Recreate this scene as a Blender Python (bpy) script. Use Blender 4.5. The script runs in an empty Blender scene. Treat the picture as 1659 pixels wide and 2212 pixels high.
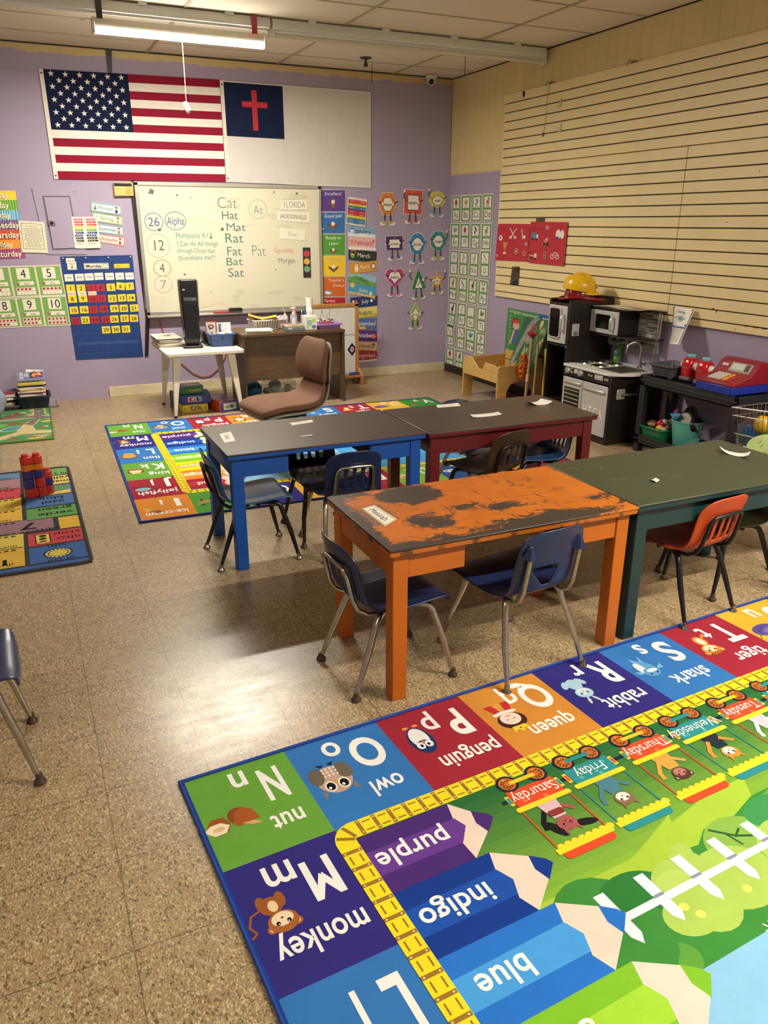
import bpy, math, random
from mathutils import Vector, Matrix
random.seed(7)
SC = bpy.context.scene
COL = SC.collection
PI = math.pi
R = math.radians

# ---------------------------------------------------------------- camera, exposure, world, lamps
cam_data = bpy.data.cameras.new('camera')
cam_data.sensor_fit = 'VERTICAL'
cam_data.sensor_height = 36.0
cam_data.sensor_width = 27.0
cam_data.lens = 1683.64 / 2212 * 36.0
cam_data.clip_start = 0.05
cam = bpy.data.objects.new('camera', cam_data)
COL.objects.link(cam)
cam.matrix_world = Matrix.Translation((-4.461, -8.044, 1.613)) @ Matrix.Rotation(-0.429357, 4, 'Z') @ Matrix.Rotation(1.216187, 4, 'X') @ Matrix.Rotation(0.003382, 4, 'Z')
SC.camera = cam
SC.view_settings.view_transform = 'Standard'
SC.view_settings.look = 'None'
SC.view_settings.gamma = 1.0
SC.view_settings.use_curve_mapping = False
SC.view_settings.exposure = 0.0
SC.cycles.max_bounces = 8
SC.cycles.diffuse_bounces = 4
SC.cycles.glossy_bounces = 3
SC.cycles.sample_clamp_indirect = 4.0
SC.cycles.caustics_reflective = False
SC.cycles.caustics_refractive = False
SC.cycles.use_denoising = True
world = bpy.data.worlds.new('world')
SC.world = world
world.use_nodes = True
world.node_tree.nodes['Background'].inputs[0].default_value = (1, .95, .88, 1)
world.node_tree.nodes['Background'].inputs[1].default_value = 0.12
H_CEIL = 3.033
LED_POWER = 118.0
TUBE_POWER = 225.0
LAMP_COLOR = (1.0, 0.925, 0.80)


def tube_lamp(name, parent, loc, length, width, power, rz=0.0, col=LAMP_COLOR):
    l = bpy.data.lights.new(name, 'AREA')
    l.shape = 'RECTANGLE'
    l.size = length
    l.size_y = width
    l.energy = power
    l.color = col
    o = bpy.data.objects.new(name, l)
    COL.objects.link(o)
    o.location = loc
    o.rotation_euler = (0, 0, rz)
    if parent:
        o.parent = parent
    return o


# ---------------------------------------------------------------- colour and materials
def lin(h):
    if not isinstance(h, str):
        return tuple(h)
    h = h.lstrip('#')
    if len(h) == 3:
        h = ''.join(ch * 2 for ch in h)
    out = []
    for k in (0, 2, 4):
        c = int(h[k:k + 2], 16) / 255
        out.append(c / 12.92 if c <= .04045 else ((c + .055) / 1.055) ** 2.4)
    return tuple(out)


MATS = {}


def node_mat(name):
    m = bpy.data.materials.new(name)
    m.use_nodes = True
    nt = m.node_tree
    return m, nt, nt.nodes['Principled BSDF']


def link(nt, a, b):
    nt.links.new(a, b)


def ramp(nt, fac, stops, interp='LINEAR'):
    r = nt.nodes.new('ShaderNodeValToRGB')
    r.color_ramp.interpolation = interp
    e = r.color_ramp.elements
    while len(e) < len(stops):
        e.new(.5)
    for k, (p, c) in enumerate(stops):
        e[k].position = p
        e[k].color = (*lin(c), 1) if not isinstance(c, float) else (c, c, c, 1)
    if fac is not None:
        link(nt, fac, r.inputs[0])
    return r


def noise(nt, scale, detail=4, rough=.5, vec=None, dist=0):
    n = nt.nodes.new('ShaderNodeTexNoise')
    n.inputs['Scale'].default_value = scale
    n.inputs['Detail'].default_value = detail
    n.inputs['Roughness'].default_value = rough
    n.inputs['Distortion'].default_value = dist
    if vec is not None:
        link(nt, vec, n.inputs['Vector'])
    return n


def mapping(nt, scale=(1, 1, 1), src='Object', rot=(0, 0, 0), loc=(0, 0, 0)):
    t = nt.nodes.new('ShaderNodeTexCoord')
    m = nt.nodes.new('ShaderNodeMapping')
    m.inputs['Scale'].default_value = scale
    m.inputs['Rotation'].default_value = rot
    m.inputs['Location'].default_value = loc
    link(nt, t.outputs[src], m.inputs[0])
    return m.outputs[0]


def bump(nt, b, height, strength=.2, dist=.01):
    n = nt.nodes.new('ShaderNodeBump')
    n.inputs['Strength'].default_value = strength
    n.inputs['Distance'].default_value = dist
    link(nt, height, n.inputs['Height'])
    link(nt, n.outputs[0], b.inputs['Normal'])


def mix(nt, fac, a, b, mode='MIX'):
    n = nt.nodes.new('ShaderNodeMix')
    n.data_type = 'RGBA'
    n.blend_type = mode
    for v, i in ((fac, 0), (a, 6), (b, 7)):
        if isinstance(v, (int, float)):
            n.inputs[i].default_value = v
        elif isinstance(v, (str, tuple)):
            n.inputs[i].default_value = (*lin(v), 1)
        else:
            link(nt, v, n.inputs[i])
    return n.outputs[2]


def M(name, col='#888888', rough=.5, metal=0.0, var=.06, vscale=18, bmp=0.0, bscale=200, spec=.5, alpha=1, emit=0, trans=0):
    """Plain painted, plastic or metal surface with a little tonal variation."""
    if name in MATS:
        return MATS[name]
    m, nt, b = node_mat(name)
    b.inputs['Roughness'].default_value = rough
    b.inputs['Metallic'].default_value = metal
    b.inputs['Specular IOR Level'].default_value = spec
    c = lin(col)
    if var:
        n = noise(nt, vscale, 5, .6, mapping(nt))
        r = ramp(nt, n.outputs[0], [(.3, tuple(x * (1 - var) for x in c)), (.7, tuple(min(1, x * (1 + var)) for x in c))])
        link(nt, r.outputs[0], b.inputs['Base Color'])
    else:
        b.inputs['Base Color'].default_value = (*c, 1)
    if bmp:
        bump(nt, b, noise(nt, bscale, 3, .6, mapping(nt)).outputs[0], bmp, .004)
    if alpha < 1:
        b.inputs['Alpha'].default_value = alpha
    if trans:
        b.inputs['Transmission Weight'].default_value = trans
    if emit:
        b.inputs['Emission Color'].default_value = (*c, 1)
        b.inputs['Emission Strength'].default_value = emit
    MATS[name] = m
    return m


def print_mat(name, rough=.5, weave=0.0, spec=.4, wscale=900, blotch=.06, coat=0, wrinkle=0):
    """Printed or dyed surface: colours come from the print itself."""
    if name in MATS:
        return MATS[name]
    m, nt, b = node_mat(name)
    a = nt.nodes.new('ShaderNodeAttribute')
    a.attribute_name = 'ink'
    n = noise(nt, 9, 6, .65, mapping(nt))
    r = ramp(nt, n.outputs[0], [(.25, 1 - blotch), (.75, 1.0)])
    link(nt, mix(nt, 1.0, a.outputs['Color'], r.outputs[0], 'MULTIPLY'), b.inputs['Base Color'])
    b.inputs['Roughness'].default_value = rough
    b.inputs['Specular IOR Level'].default_value = spec
    if weave:
        bump(nt, b, noise(nt, wscale, 2, .7, mapping(nt)).outputs[0], weave, .003)
    if wrinkle:
        bump(nt, b, noise(nt, 4, 3, .5, mapping(nt, (1, 1, .5)), 1.2).outputs[0], wrinkle, .03)
    if coat:
        b.inputs['Coat Weight'].default_value = coat
        b.inputs['Coat Roughness'].default_value = .12
    MATS[name] = m
    return m


def wood_mat(name, c0, c1, rough=.45, scale=(1, 12, 12), fine=14):
    if name in MATS:
        return MATS[name]
    m, nt, b = node_mat(name)
    n = noise(nt, 3, 8, .6, mapping(nt, scale), .6)
    n2 = noise(nt, fine, 3, .6, mapping(nt, (scale[0] * 1.5, scale[1] * 3, scale[2] * 3)))
    r = ramp(nt, n.outputs[0], [(.3, c0), (.72, c1)])
    r2 = ramp(nt, n2.outputs[0], [(.35, .8), (.6, 1.0)])
    link(nt, mix(nt, .8, r.outputs[0], r2.outputs[0], 'MULTIPLY'), b.inputs['Base Color'])
    b.inputs['Roughness'].default_value = rough
    MATS[name] = m
    return m


# ---------------------------------------------------------------- objects and properties
def tag(o, label=None, cat=None, group=None, kind=None):
    if label:
        o['label'] = label
    if cat:
        o['category'] = cat
    if group:
        o['group'] = group
    if kind:
        o['kind'] = kind
    return o


def thing(name, label, cat, loc=(0, 0, 0), rz=0.0, group=None):
    o = bpy.data.objects.new(name, None)
    o.empty_display_size = .05
    COL.objects.link(o)
    o.location = loc
    o.rotation_euler = (0, 0, rz)
    return tag(o, label, cat, group)


KIDS = {}


def copy_tree(o, parent=None):
    c = o.copy()
    COL.objects.link(c)
    if parent:
        c.parent = parent
        KIDS.setdefault(parent.name, []).append(c)
    for ch in KIDS.get(o.name, []):
        copy_tree(ch, c)
    return c


class MB:
    """Collects shapes and links them as ONE mesh object."""

    def __init__(s):
        s.v, s.f, s.fm = [], [], []

    def add(s, vs, fs, mi=0):
        b = len(s.v)
        s.v += [tuple(p) for p in vs]
        for f in fs:
            s.f.append(tuple(i + b for i in f))
            s.fm.append(mi)
        return s

    def box(s, x0, x1, y0, y1, z0, z1, mi=0):
        vs = [(x, y, z) for z in (z0, z1) for y in (y0, y1) for x in (x0, x1)]
        return s.add(vs, [(0, 2, 3, 1), (4, 5, 7, 6), (0, 1, 5, 4), (2, 6, 7, 3), (0, 4, 6, 2), (1, 3, 7, 5)], mi)

    def obox(s, c, size, rot=None, mi=0):
        a, b, d = size[0] / 2, size[1] / 2, size[2] / 2
        vs = [Vector((x, y, z)) for z in (-d, d) for y in (-b, b) for x in (-a, a)]
        if rot is not None:
            vs = [rot @ p for p in vs]
        vs = [p + Vector(c) for p in vs]
        return s.add(vs, [(0, 2, 3, 1), (4, 5, 7, 6), (0, 1, 5, 4), (2, 6, 7, 3), (0, 4, 6, 2), (1, 3, 7, 5)], mi)

    def hexa(s, b, t, mi=0):
        """Box from four bottom corners and four top corners (same order)."""
        return s.add(list(b) + list(t), [(3, 2, 1, 0), (4, 5, 6, 7), (0, 1, 5, 4), (1, 2, 6, 5), (2, 3, 7, 6), (3, 0, 4, 7)], mi)

    def tube(s, path, r, n=10, mi=0, closed=False, caps=True):
        P = [Vector(p) for p in path]
        k = len(P)
        rs = r if isinstance(r, (list, tuple)) else [r] * k
        vs, fs = [], []
        up = None
        for i, p in enumerate(P):
            if closed:
                d = (P[(i + 1) % k] - P[i - 1])
            else:
                d = (P[min(i + 1, k - 1)] - P[max(i - 1, 0)])
            d.normalize()
            if up is None:
                up = Vector((0, 0, 1)) if abs(d.z) < .9 else Vector((0, 1, 0))
            a = d.cross(up)
            if a.length < 1e-4:
                a = d.orthogonal()
            a.normalize()
            u = a.cross(d)
            up = u
            for j in range(n):
                t = 2 * PI * j / n
                vs.append(p + (a * math.cos(t) + u * math.sin(t)) * rs[i])
        for i in range(k if closed else k - 1):
            for j in range(n):
                q = (i + 1) % k
                fs.append((i * n + j, i * n + (j + 1) % n, q * n + (j + 1) % n, q * n + j))
        if caps and not closed:
            fs.append(tuple(reversed(range(n))))
            fs.append(tuple((k - 1) * n + j for j in range(n)))
        return s.add(vs, fs, mi)

    def lathe(s, prof, n=24, c=(0, 0, 0), rot=None, mi=0, sx=1, sy=1):
        vs, fs = [], []
        k = len(prof)
        for (r, z) in prof:
            for j in range(n):
                t = 2 * PI * j / n
                p = Vector((r * math.cos(t) * sx, r * math.sin(t) * sy, z))
                if rot is not None:
                    p = rot @ p
                vs.append(p + Vector(c))
        for i in range(k - 1):
            for j in range(n):
                fs.append((i * n + j, i * n + (j + 1) % n, (i + 1) * n + (j + 1) % n, (i + 1) * n + j))
        if prof[0][0] > 1e-5:
            fs.append(tuple(reversed(range(n))))
        if prof[-1][0] > 1e-5:
            fs.append(tuple((k - 1) * n + j for j in range(n)))
        return s.add(vs, fs, mi)

    def prism(s, poly, a0, a1, axis='z', mi=0):
        def pt(p, a):
            return {'z': (p[0], p[1], a), 'y': (p[0], a, p[1]), 'x': (a, p[0], p[1])}[axis]
        n = len(poly)
        vs = [pt(p, a0) for p in poly] + [pt(p, a1) for p in poly]
        fs = [tuple(reversed(range(n))), tuple(range(n, 2 * n))]
        fs += [(i, (i + 1) % n, n + (i + 1) % n, n + i) for i in range(n)]
        return s.add(vs, fs, mi)

    def sphere(s, c, r, n=16, m=10, mi=0, sq=(1, 1, 1), rot=None):
        prof = [(r * math.sin(PI * i / m), -r * math.cos(PI * i / m)) for i in range(m + 1)]
        vs, fs = [], []
        for (a, z) in prof:
            for j in range(n):
                t = 2 * PI * j / n
                p = Vector((a * math.cos(t) * sq[0], a * math.sin(t) * sq[1], z * sq[2]))
                if rot is not None:
                    p = rot @ p
                vs.append(p + Vector(c))
        for i in range(m):
            for j in range(n):
                fs.append((i * n + j, i * n + (j + 1) % n, (i + 1) * n + (j + 1) % n, (i + 1) * n + j))
        return s.add(vs, fs, mi)

    def build(s, name, mats, parent=None, loc=(0, 0, 0), rz=0.0, smooth=35, bevel=0, seg=2, sub=0, solid=0, offset=0):
        me = bpy.data.meshes.new(name)
        me.from_pydata(s.v, [], s.f)
        if not isinstance(mats, (list, tuple)):
            mats = [mats]
        for m in mats:
            me.materials.append(m)
        me.polygons.foreach_set('material_index', s.fm)
        me.validate()
        import bmesh
        bm = bmesh.new()
        bm.from_mesh(me)
        if sub or solid:
            bmesh.ops.remove_doubles(bm, verts=bm.verts, dist=1e-5)
        if not solid:
            bmesh.ops.recalc_face_normals(bm, faces=bm.faces)
        bm.to_mesh(me)
        bm.free()
        if smooth:
            me.polygons.foreach_set('use_smooth', [True] * len(me.polygons))
            if not sub:
                me.set_sharp_from_angle(angle=R(smooth))
        me.update()
        o = bpy.data.objects.new(name, me)
        COL.objects.link(o)
        o.location = loc
        o.rotation_euler = (0, 0, rz)
        if solid:
            md = o.modifiers.new('thickness', 'SOLIDIFY')
            md.thickness = solid
            md.offset = offset
        if bevel:
            md = o.modifiers.new('bevel', 'BEVEL')
            md.width = bevel
            md.segments = seg
            md.limit_method = 'ANGLE'
            md.angle_limit = R(40)
            md.harden_normals = False
        if sub:
            md = o.modifiers.new('subdivision', 'SUBSURF')
            md.levels = sub
            md.render_levels = sub
        if parent:
            o.parent = parent
            KIDS.setdefault(parent.name, []).append(o)
        return o


def arc(c, r, a0, a1, n, ax='xy'):
    out = []
    for i in range(n + 1):
        t = R(a0 + (a1 - a0) * i / n)
        u, v = r * math.cos(t), r * math.sin(t)
        if ax == 'xy':
            out.append((c[0] + u, c[1] + v, c[2]))
        elif ax == 'xz':
            out.append((c[0] + u, c[1], c[2] + v))
        else:
            out.append((c[0], c[1] + u, c[2] + v))
    return out


def rrect(x0, x1, y0, y1, r, n=4):
    out = []
    for cx, cy, a in ((x1 - r, y1 - r, 0), (x0 + r, y1 - r, 90), (x0 + r, y0 + r, 180), (x1 - r, y0 + r, 270)):
        for i in range(n + 1):
            t = R(a + 90 * i / n)
            out.append((cx + r * math.cos(t), cy + r * math.sin(t)))
    return out


# ---------------------------------------------------------------- printing: flat inked shapes on real sheets
_fo = bpy.data.curves.new('letters', 'FONT')
_fobj = bpy.data.objects.new('letters', _fo)
COL.objects.link(_fobj)
GL = {}


def _raw(body, off):
    _fo.body = body
    _fo.offset = off
    _fo.resolution_u = 5
    _fobj.update_tag()
    bpy.context.view_layer.update()
    ev = _fobj.evaluated_get(bpy.context.evaluated_depsgraph_get())
    me = ev.to_mesh()
    vs = [(v.co.x, v.co.y) for v in me.vertices]
    fs = [tuple(p.vertices) for p in me.polygons]
    ev.to_mesh_clear()
    return vs, fs


_h = _raw('H', 0)[0]
CAP = max(p[1] for p in _h)
_bar = _raw('||', 0)[0]
_barw = max(p[0] for p in _bar) - min(p[0] for p in _bar)


def glyph(ch, st):
    key = (ch, st)
    if key not in GL:
        off = {'n': 0.0, 'b': .018, 'x': .03, 't': -.018}[st]
        if ch == ' ':
            GL[key] = ([], [], .38)
        else:
            vs, fs = _raw(ch, off)
            w = _raw('|' + ch + '|', 0)[0]
            adv = (max(p[0] for p in w) - min(p[0] for p in w)) - _barw
            GL[key] = ([(x / CAP, y / CAP) for x, y in vs], fs, (adv + {'n': 0, 'b': .02, 'x': .05, 't': 0}[st]) / CAP)
    return GL[key]


class Art:
    """A print: coloured outlines in sheet coordinates, each on its own thin layer of ink."""

    def __init__(s, W=1.0, H=1.0, paper='#f4f1e4'):
        s.W, s.H, s.paper = W, H, paper
        s.P = []
        s.k = 0
        s.hold = False
        s.T = [(1, 0, 0, 0, 1, 0)]

    def push(s, tx=0, ty=0, sc=1, rot=0, sy=None):
        a, b, c, d, e, f = s.T[-1]
        sy = sc if sy is None else sy
        t = R(rot)
        m = (sc * math.cos(t), -sy * math.sin(t), sc * math.sin(t), sy * math.cos(t))
        s.T.append((a * m[0] + b * m[2], a * m[1] + b * m[3], a * tx + b * ty + c,
                    d * m[0] + e * m[2], d * m[1] + e * m[3], d * tx + e * ty + f))

    def pop(s):
        s.T.pop()

    def poly(s, pts, c, L=1):
        a, b, cc, d, e, f = s.T[-1]
        if not s.hold:
            s.k += 1
        s.P.append((L + (s.k % 16) / 18, lin(c), [(a * x + b * y + cc, d * x + e * y + f) for x, y in pts]))

    def rect(s, x, y, w, h, c, L=1):
        s.poly([(x, y), (x + w, y), (x + w, y + h), (x, y + h)], c, L)

    def rr(s, x, y, w, h, r, c, L=1):
        s.poly(rrect(x, x + w, y, y + h, r, 3), c, L)

    def ell(s, x, y, rx, ry, c, L=1, n=18, a0=0, a1=360, rot=0):
        full = a1 - a0 >= 360
        pts = []
        cr, sr = math.cos(R(rot)), math.sin(R(rot))
        for i in range(n if full else n + 1):
            t = R(a0 + (a1 - a0) * i / n)
            u, v = rx * math.cos(t), ry * math.sin(t)
            pts.append((x + u * cr - v * sr, y + u * sr + v * cr))
        s.poly(pts, c, L)

    def line(s, pts, w, c, L=1, closed=False):
        k = len(pts)
        for i in range(k if closed else k - 1):
            (x0, y0), (x1, y1) = pts[i], pts[(i + 1) % k]
            dx, dy = x1 - x0, y1 - y0
            l = math.hypot(dx, dy) or 1e-6
            ox, oy = -dy / l * w / 2, dx / l * w / 2
            ex, ey = dx / l * w * .35, dy / l * w * .35
            s.poly([(x0 - ex + ox, y0 - ey + oy), (x0 - ex - ox, y0 - ey - oy), (x1 + ex - ox, y1 + ey - oy), (x1 + ex + ox, y1 + ey + oy)], c, L)

    def ring(s, x, y, rx, ry, w, c, L=1, n=24, a0=0, a1=360):
        pts = [(x + rx * math.cos(R(a0 + (a1 - a0) * i / n)), y + ry * math.sin(R(a0 + (a1 - a0) * i / n))) for i in range(n + 1)]
        s.line(pts, w, c, L)

    def txt(s, body, x, y, h, c, L=3, st='n', rot=0, sx=1.0, al='c', jit=0, w=0):
        adv = [glyph(ch, st)[2] for ch in body]
        tot = sum(adv)
        px = {'c': -tot / 2, 'l': 0, 'r': -tot}[al]
        if w:
            sx = w / (tot * h)
        s.push(x, y, h * sx, rot, h)
        s.k += 1
        s.hold = True
        for ch, ad in zip(body, adv):
            vs, fs, _ = glyph(ch, st)
            j = random.uniform(-jit, jit)
            for f in fs:
                s.poly([(vs[i][0] + px, vs[i][1] - .5 + j) for i in f], c, L)
            px += ad
        s.hold = False
        s.pop()

    def build(s, name, fmap, mat, th=.001, parent=None, loc=(0, 0, 0), dz=.00022, rim=None, nu=1, nv=1, solidw=True):
        """fmap(x, y, lift) gives the local 3-D point of a sheet point."""
        vs, fs, cs = [], [], []
        pc = lin(s.paper)
        rc = lin(rim) if rim else pc
        # the sheet itself
        b = 0
        for k in (0, 1):
            for j in range(nv + 1):
                for i in range(nu + 1):
                    vs.append(fmap(s.W * i / nu, s.H * j / nv, 0 if k == 0 else -th))
        N = (nu + 1) * (nv + 1)
        for j in range(nv):
            for i in range(nu):
                q = j * (nu + 1) + i
                fs.append((q, q + 1, q + nu + 2, q + nu + 1)); cs.append(pc)
                fs.append((N + q, N + q + nu + 1, N + q + nu + 2, N + q + 1)); cs.append(rc)
        edge = [i for i in range(nu + 1)] + [j * (nu + 1) + nu for j in range(1, nv + 1)] + [nv * (nu + 1) + i for i in range(nu - 1, -1, -1)] + [j * (nu + 1) for j in range(nv - 1, 0, -1)]
        for i in range(len(edge)):
            a, c = edge[i], edge[(i + 1) % len(edge)]
            fs.append((a, N + a, N + c, c)); cs.append(rc)
        for L, c, pts in s.P:
            b = len(vs)
            vs += [fmap(x, y, L * dz) for x, y in pts]
            fs.append(tuple(range(b, b + len(pts)))); cs.append(c)
        me = bpy.data.meshes.new(name)
        me.from_pydata([tuple(v) for v in vs], [], fs)
        me.materials.append(mat)
        at = me.color_attributes.new('ink', 'FLOAT_COLOR', 'CORNER')
        buf = []
        for p in me.polygons:
            c = cs[p.index]
            buf += [c[0], c[1], c[2], 1.0] * p.loop_total
        at.data.foreach_set('color', buf)
        me.update()
        o = bpy.data.objects.new(name, me)
        COL.objects.link(o)
        o.location = loc
        if parent:
            o.parent = parent
            KIDS.setdefault(parent.name, []).append(o)
        return o


def quad_map(Q, W, H, n, origin):
    """Bilinear sheet through four corner points TL, TR, BR, BL; n = lift direction."""
    tl, tr, br, bl = [Vector(q) - Vector(origin) for q in Q]
    n = Vector(n)

    def f(x, y, h):
        u, v = x / W, 1 - y / H
        return tl * (1 - u) * (1 - v) + tr * u * (1 - v) + br * u * v + bl * (1 - u) * v + n * h
    return f


def sheet(name, label, cat, art, Q, mat, wall='B', off=.003, th=.0015, group=None, parent=None, rim=None):
    """A flat sheet fixed to the back wall (B) or right wall (R), from its four corners on the wall."""
    if wall == 'B':
        q = [(a, -off, b) for a, b in Q]
        n = (0, -1, 0)
    else:
        q = [(-off, a, b) for a, b in Q]
        n = (-1, 0, 0)
    c = sum((Vector(p) for p in q), Vector()) / 4
    o = art.build(name, quad_map(q, art.W, art.H, n, c), mat, th, parent, tuple(c), rim=rim)
    if label:
        tag(o, label, cat, group)
    return o


PAPER = print_mat('paper_print', .55)
LAMINATE = print_mat('laminated_print', .32, coat=.25)
RUG = print_mat('rug_print', .95, weave=.5, spec=.15, wscale=700, blotch=.12)
CLOTH = print_mat('cloth_print', .9, weave=.15, spec=.1, wscale=500, wrinkle=.35)

# ================================================================ the room shell
X_LEFT, Y_FRONT = -8.6, -11.6
GX, GY, TILE = -4.12, -5.339, .3048


def floor_material():
    m, nt, b = node_mat('speckled_vinyl_tile')
    tc = nt.nodes.new('ShaderNodeTexCoord')
    warp = noise(nt, 110, 3, .6, tc.outputs['Object'])
    add = nt.nodes.new('ShaderNodeVectorMath'); add.operation = 'MULTIPLY_ADD'
    link(nt, warp.outputs['Color'], add.inputs[0])
    add.inputs[1].default_value = (.009, .009, .009)
    link(nt, tc.outputs['Object'], add.inputs[2])
    cols = None
    base = noise(nt, 3, 4, .6, tc.outputs['Object'])
    cols = ramp(nt, base.outputs[0], [(.3, '#957f5f'), (.7, '#a18a68')]).outputs[0]
    for scale, lo, c, amt in ((250, .84, '#cdbd94', .75), (235, .86, '#54462f', .85), (280, .87, '#a58058', .6), (340, .82, '#6e5d45', .65), (380, .84, '#c8b78e', .65)):
        mp = nt.nodes.new('ShaderNodeMapping')
        mp.inputs['Location'].default_value = (scale * .37, scale * .11, 0)
        mp.inputs['Rotation'].default_value = (0, 0, scale * .3)
        mp.inputs['Scale'].default_value = (1, .55, 1)
        link(nt, add.outputs[0], mp.inputs[0])
        v = nt.nodes.new('ShaderNodeTexVoronoi')
        v.inputs['Scale'].default_value = scale
        link(nt, mp.outputs[0], v.inputs['Vector'])
        sp = nt.nodes.new('ShaderNodeSeparateColor')
        link(nt, v.outputs['Color'], sp.inputs[0])
        k = ramp(nt, sp.outputs[0], [(lo, 0.0), (lo + .03, amt)])
        cols = mix(nt, k.outputs[0], cols, c)
    # seams between the tiles
    sx = nt.nodes.new('ShaderNodeSeparateXYZ')
    link(nt, tc.outputs['Object'], sx.inputs[0])
    edges = []
    cells = []
    for ax, g in ((0, GX), (1, GY)):
        a = nt.nodes.new('ShaderNodeMath'); a.operation = 'SUBTRACT'
        link(nt, sx.outputs[ax], a.inputs[0]); a.inputs[1].default_value = g - TILE * 60
        d = nt.nodes.new('ShaderNodeMath'); d.operation = 'DIVIDE'
        link(nt, a.outputs[0], d.inputs[0]); d.inputs[1].default_value = TILE
        fr = nt.nodes.new('ShaderNodeMath'); fr.operation = 'FRACT'
        link(nt, d.outputs[0], fr.inputs[0])
        s = nt.nodes.new('ShaderNodeMath'); s.operation = 'SUBTRACT'
        link(nt, fr.outputs[0], s.inputs[0]); s.inputs[1].default_value = .5
        ab = nt.nodes.new('ShaderNodeMath'); ab.operation = 'ABSOLUTE'
        link(nt, s.outputs[0], ab.inputs[0])
        edges.append(ab)
        flr = nt.nodes.new('ShaderNodeMath'); flr.operation = 'FLOOR'
        link(nt, d.outputs[0], flr.inputs[0])
        cells.append(flr)
    mx = nt.nodes.new('ShaderNodeMath'); mx.operation = 'MAXIMUM'
    link(nt, edges[0].outputs[0], mx.inputs[0]); link(nt, edges[1].outputs[0], mx.inputs[1])
    seam = ramp(nt, mx.outputs[0], [(.4945, 0.0), (.4975, .8)])
    cv = nt.nodes.new('ShaderNodeCombineXYZ')
    link(nt, cells[0].outputs[0], cv.inputs[0]); link(nt, cells[1].outputs[0], cv.inputs[1])
    wn = nt.nodes.new('ShaderNodeTexWhiteNoise')
    link(nt, cv.outputs[0], wn.inputs['Vector'])
    tone = ramp(nt, wn.outputs[0], [(0.0, .965), (1.0, 1.0)])
    cols = mix(nt, 1.0, cols, tone.outputs[0], 'MULTIPLY')
    cols = mix(nt, seam.outputs[0], cols, '#3d3222')
    link(nt, cols, b.inputs['Base Color'])
    rn = noise(nt, 5, 6, .7, mapping(nt, (1, 3, 1)))
    link(nt, ramp(nt, rn.outputs[0], [(.3, .235), (.7, .35)]).outputs[0], b.inputs['Roughness'])
    b.inputs['Specular IOR Level'].default_value = .5
    bump(nt, b, seam.outputs[0], -.3, .002)
    return m


MB().box(X_LEFT, .25, Y_FRONT, .25, -.12, 0).build('floor', floor_material(), smooth=0)['kind'] = 'structure'


def wall_paint(name, lo, hi, z0, amp, nz, var=.05):
    """Paint `lo` up to a brushed, uneven edge near height z0 and `hi` above it."""
    m, nt, b = node_mat(name)
    tc = nt.nodes.new('ShaderNodeTexCoord')
    sx = nt.nodes.new('ShaderNodeSeparateXYZ')
    link(nt, tc.outputs['Object'], sx.inputs[0])
    n = noise(nt, nz, 3, .75, mapping(nt, (1, 1, .15)))
    k = nt.nodes.new('ShaderNodeMath'); k.operation = 'MULTIPLY_ADD'
    link(nt, n.outputs[0], k.inputs[0]); k.inputs[1].default_value = amp
    link(nt, sx.outputs[2], k.inputs[2])
    st = nt.nodes.new('ShaderNodeMath'); st.operation = 'GREATER_THAN'
    link(nt, k.outputs[0], st.inputs[0]); st.inputs[1].default_value = z0 + amp * .5
    n2 = noise(nt, 1.6, 6, .6, tc.outputs['Object'])
    c = lin(lo); d = lin(hi)
    a1 = ramp(nt, n2.outputs[0], [(.3, tuple(x * (1 - var) for x in c)), (.7, tuple(x * (1 + var) for x in c))])
    a2 = ramp(nt, n2.outputs[0], [(.3, tuple(x * (1 - var) for x in d)), (.7, tuple(x * (1 + var) for x in d))])
    link(nt, mix(nt, st.outputs[0], a1.outputs[0], a2.outputs[0]), b.inputs['Base Color'])
    b.inputs['Roughness'].default_value = .55
    b.inputs['Specular IOR Level'].default_value = .35
    bump(nt, b, noise(nt, 160, 3, .6, tc.outputs['Object']).outputs[0], .08, .003)
    return m


PURPLE = '#a497b0'
CREAM = '#dac68f'
MB().box(X_LEFT, .25, 0, .2, 0, 3.2).build('wall_back', wall_paint('lavender_paint_brushed_edge', PURPLE, '#c9b27c', 2.962, .085, 6), smooth=0)['kind'] = 'structure'
MB().box(0, .2, Y_FRONT, 0, 0, 3.2).build('wall_right', wall_paint('lavender_under_cream_panelling', PURPLE, CREAM, 2.1, .004, 20), smooth=0)['kind'] = 'structure'
MB().box(X_LEFT - .2, X_LEFT, Y_FRONT, .2, 0, 3.2).build('wall_left', M('plain_wall', '#d9d2d6', .6), smooth=0)['kind'] = 'structure'
MB().box(X_LEFT, .2, Y_FRONT - .2, Y_FRONT, 0, 3.2).build('wall_front', M('plain_wall'), smooth=0)['kind'] = 'structure'

# cream sheet panelling above the lavender on the right wall: shallow vertical grooves
cream = M('cream_panel_paint', CREAM, .5, var=.05, vscale=3)
mb = MB()
ys = [0]
random.seed(3)
while ys[-1] > -6.6:
    ys.append(ys[-1] - random.choice((.105, .155, .2, .13)))
for a, b_ in zip(ys, ys[1:]):
    mb.box(-.006, 0, b_ + .003, a - .003, 2.112, 3.03)
    mb.box(-.0048, 0, a - .003, a + .003, 2.112, 3.03)
o = mb.build('trim_1', cream, smooth=0)
o['kind'] = 'structure'

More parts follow.
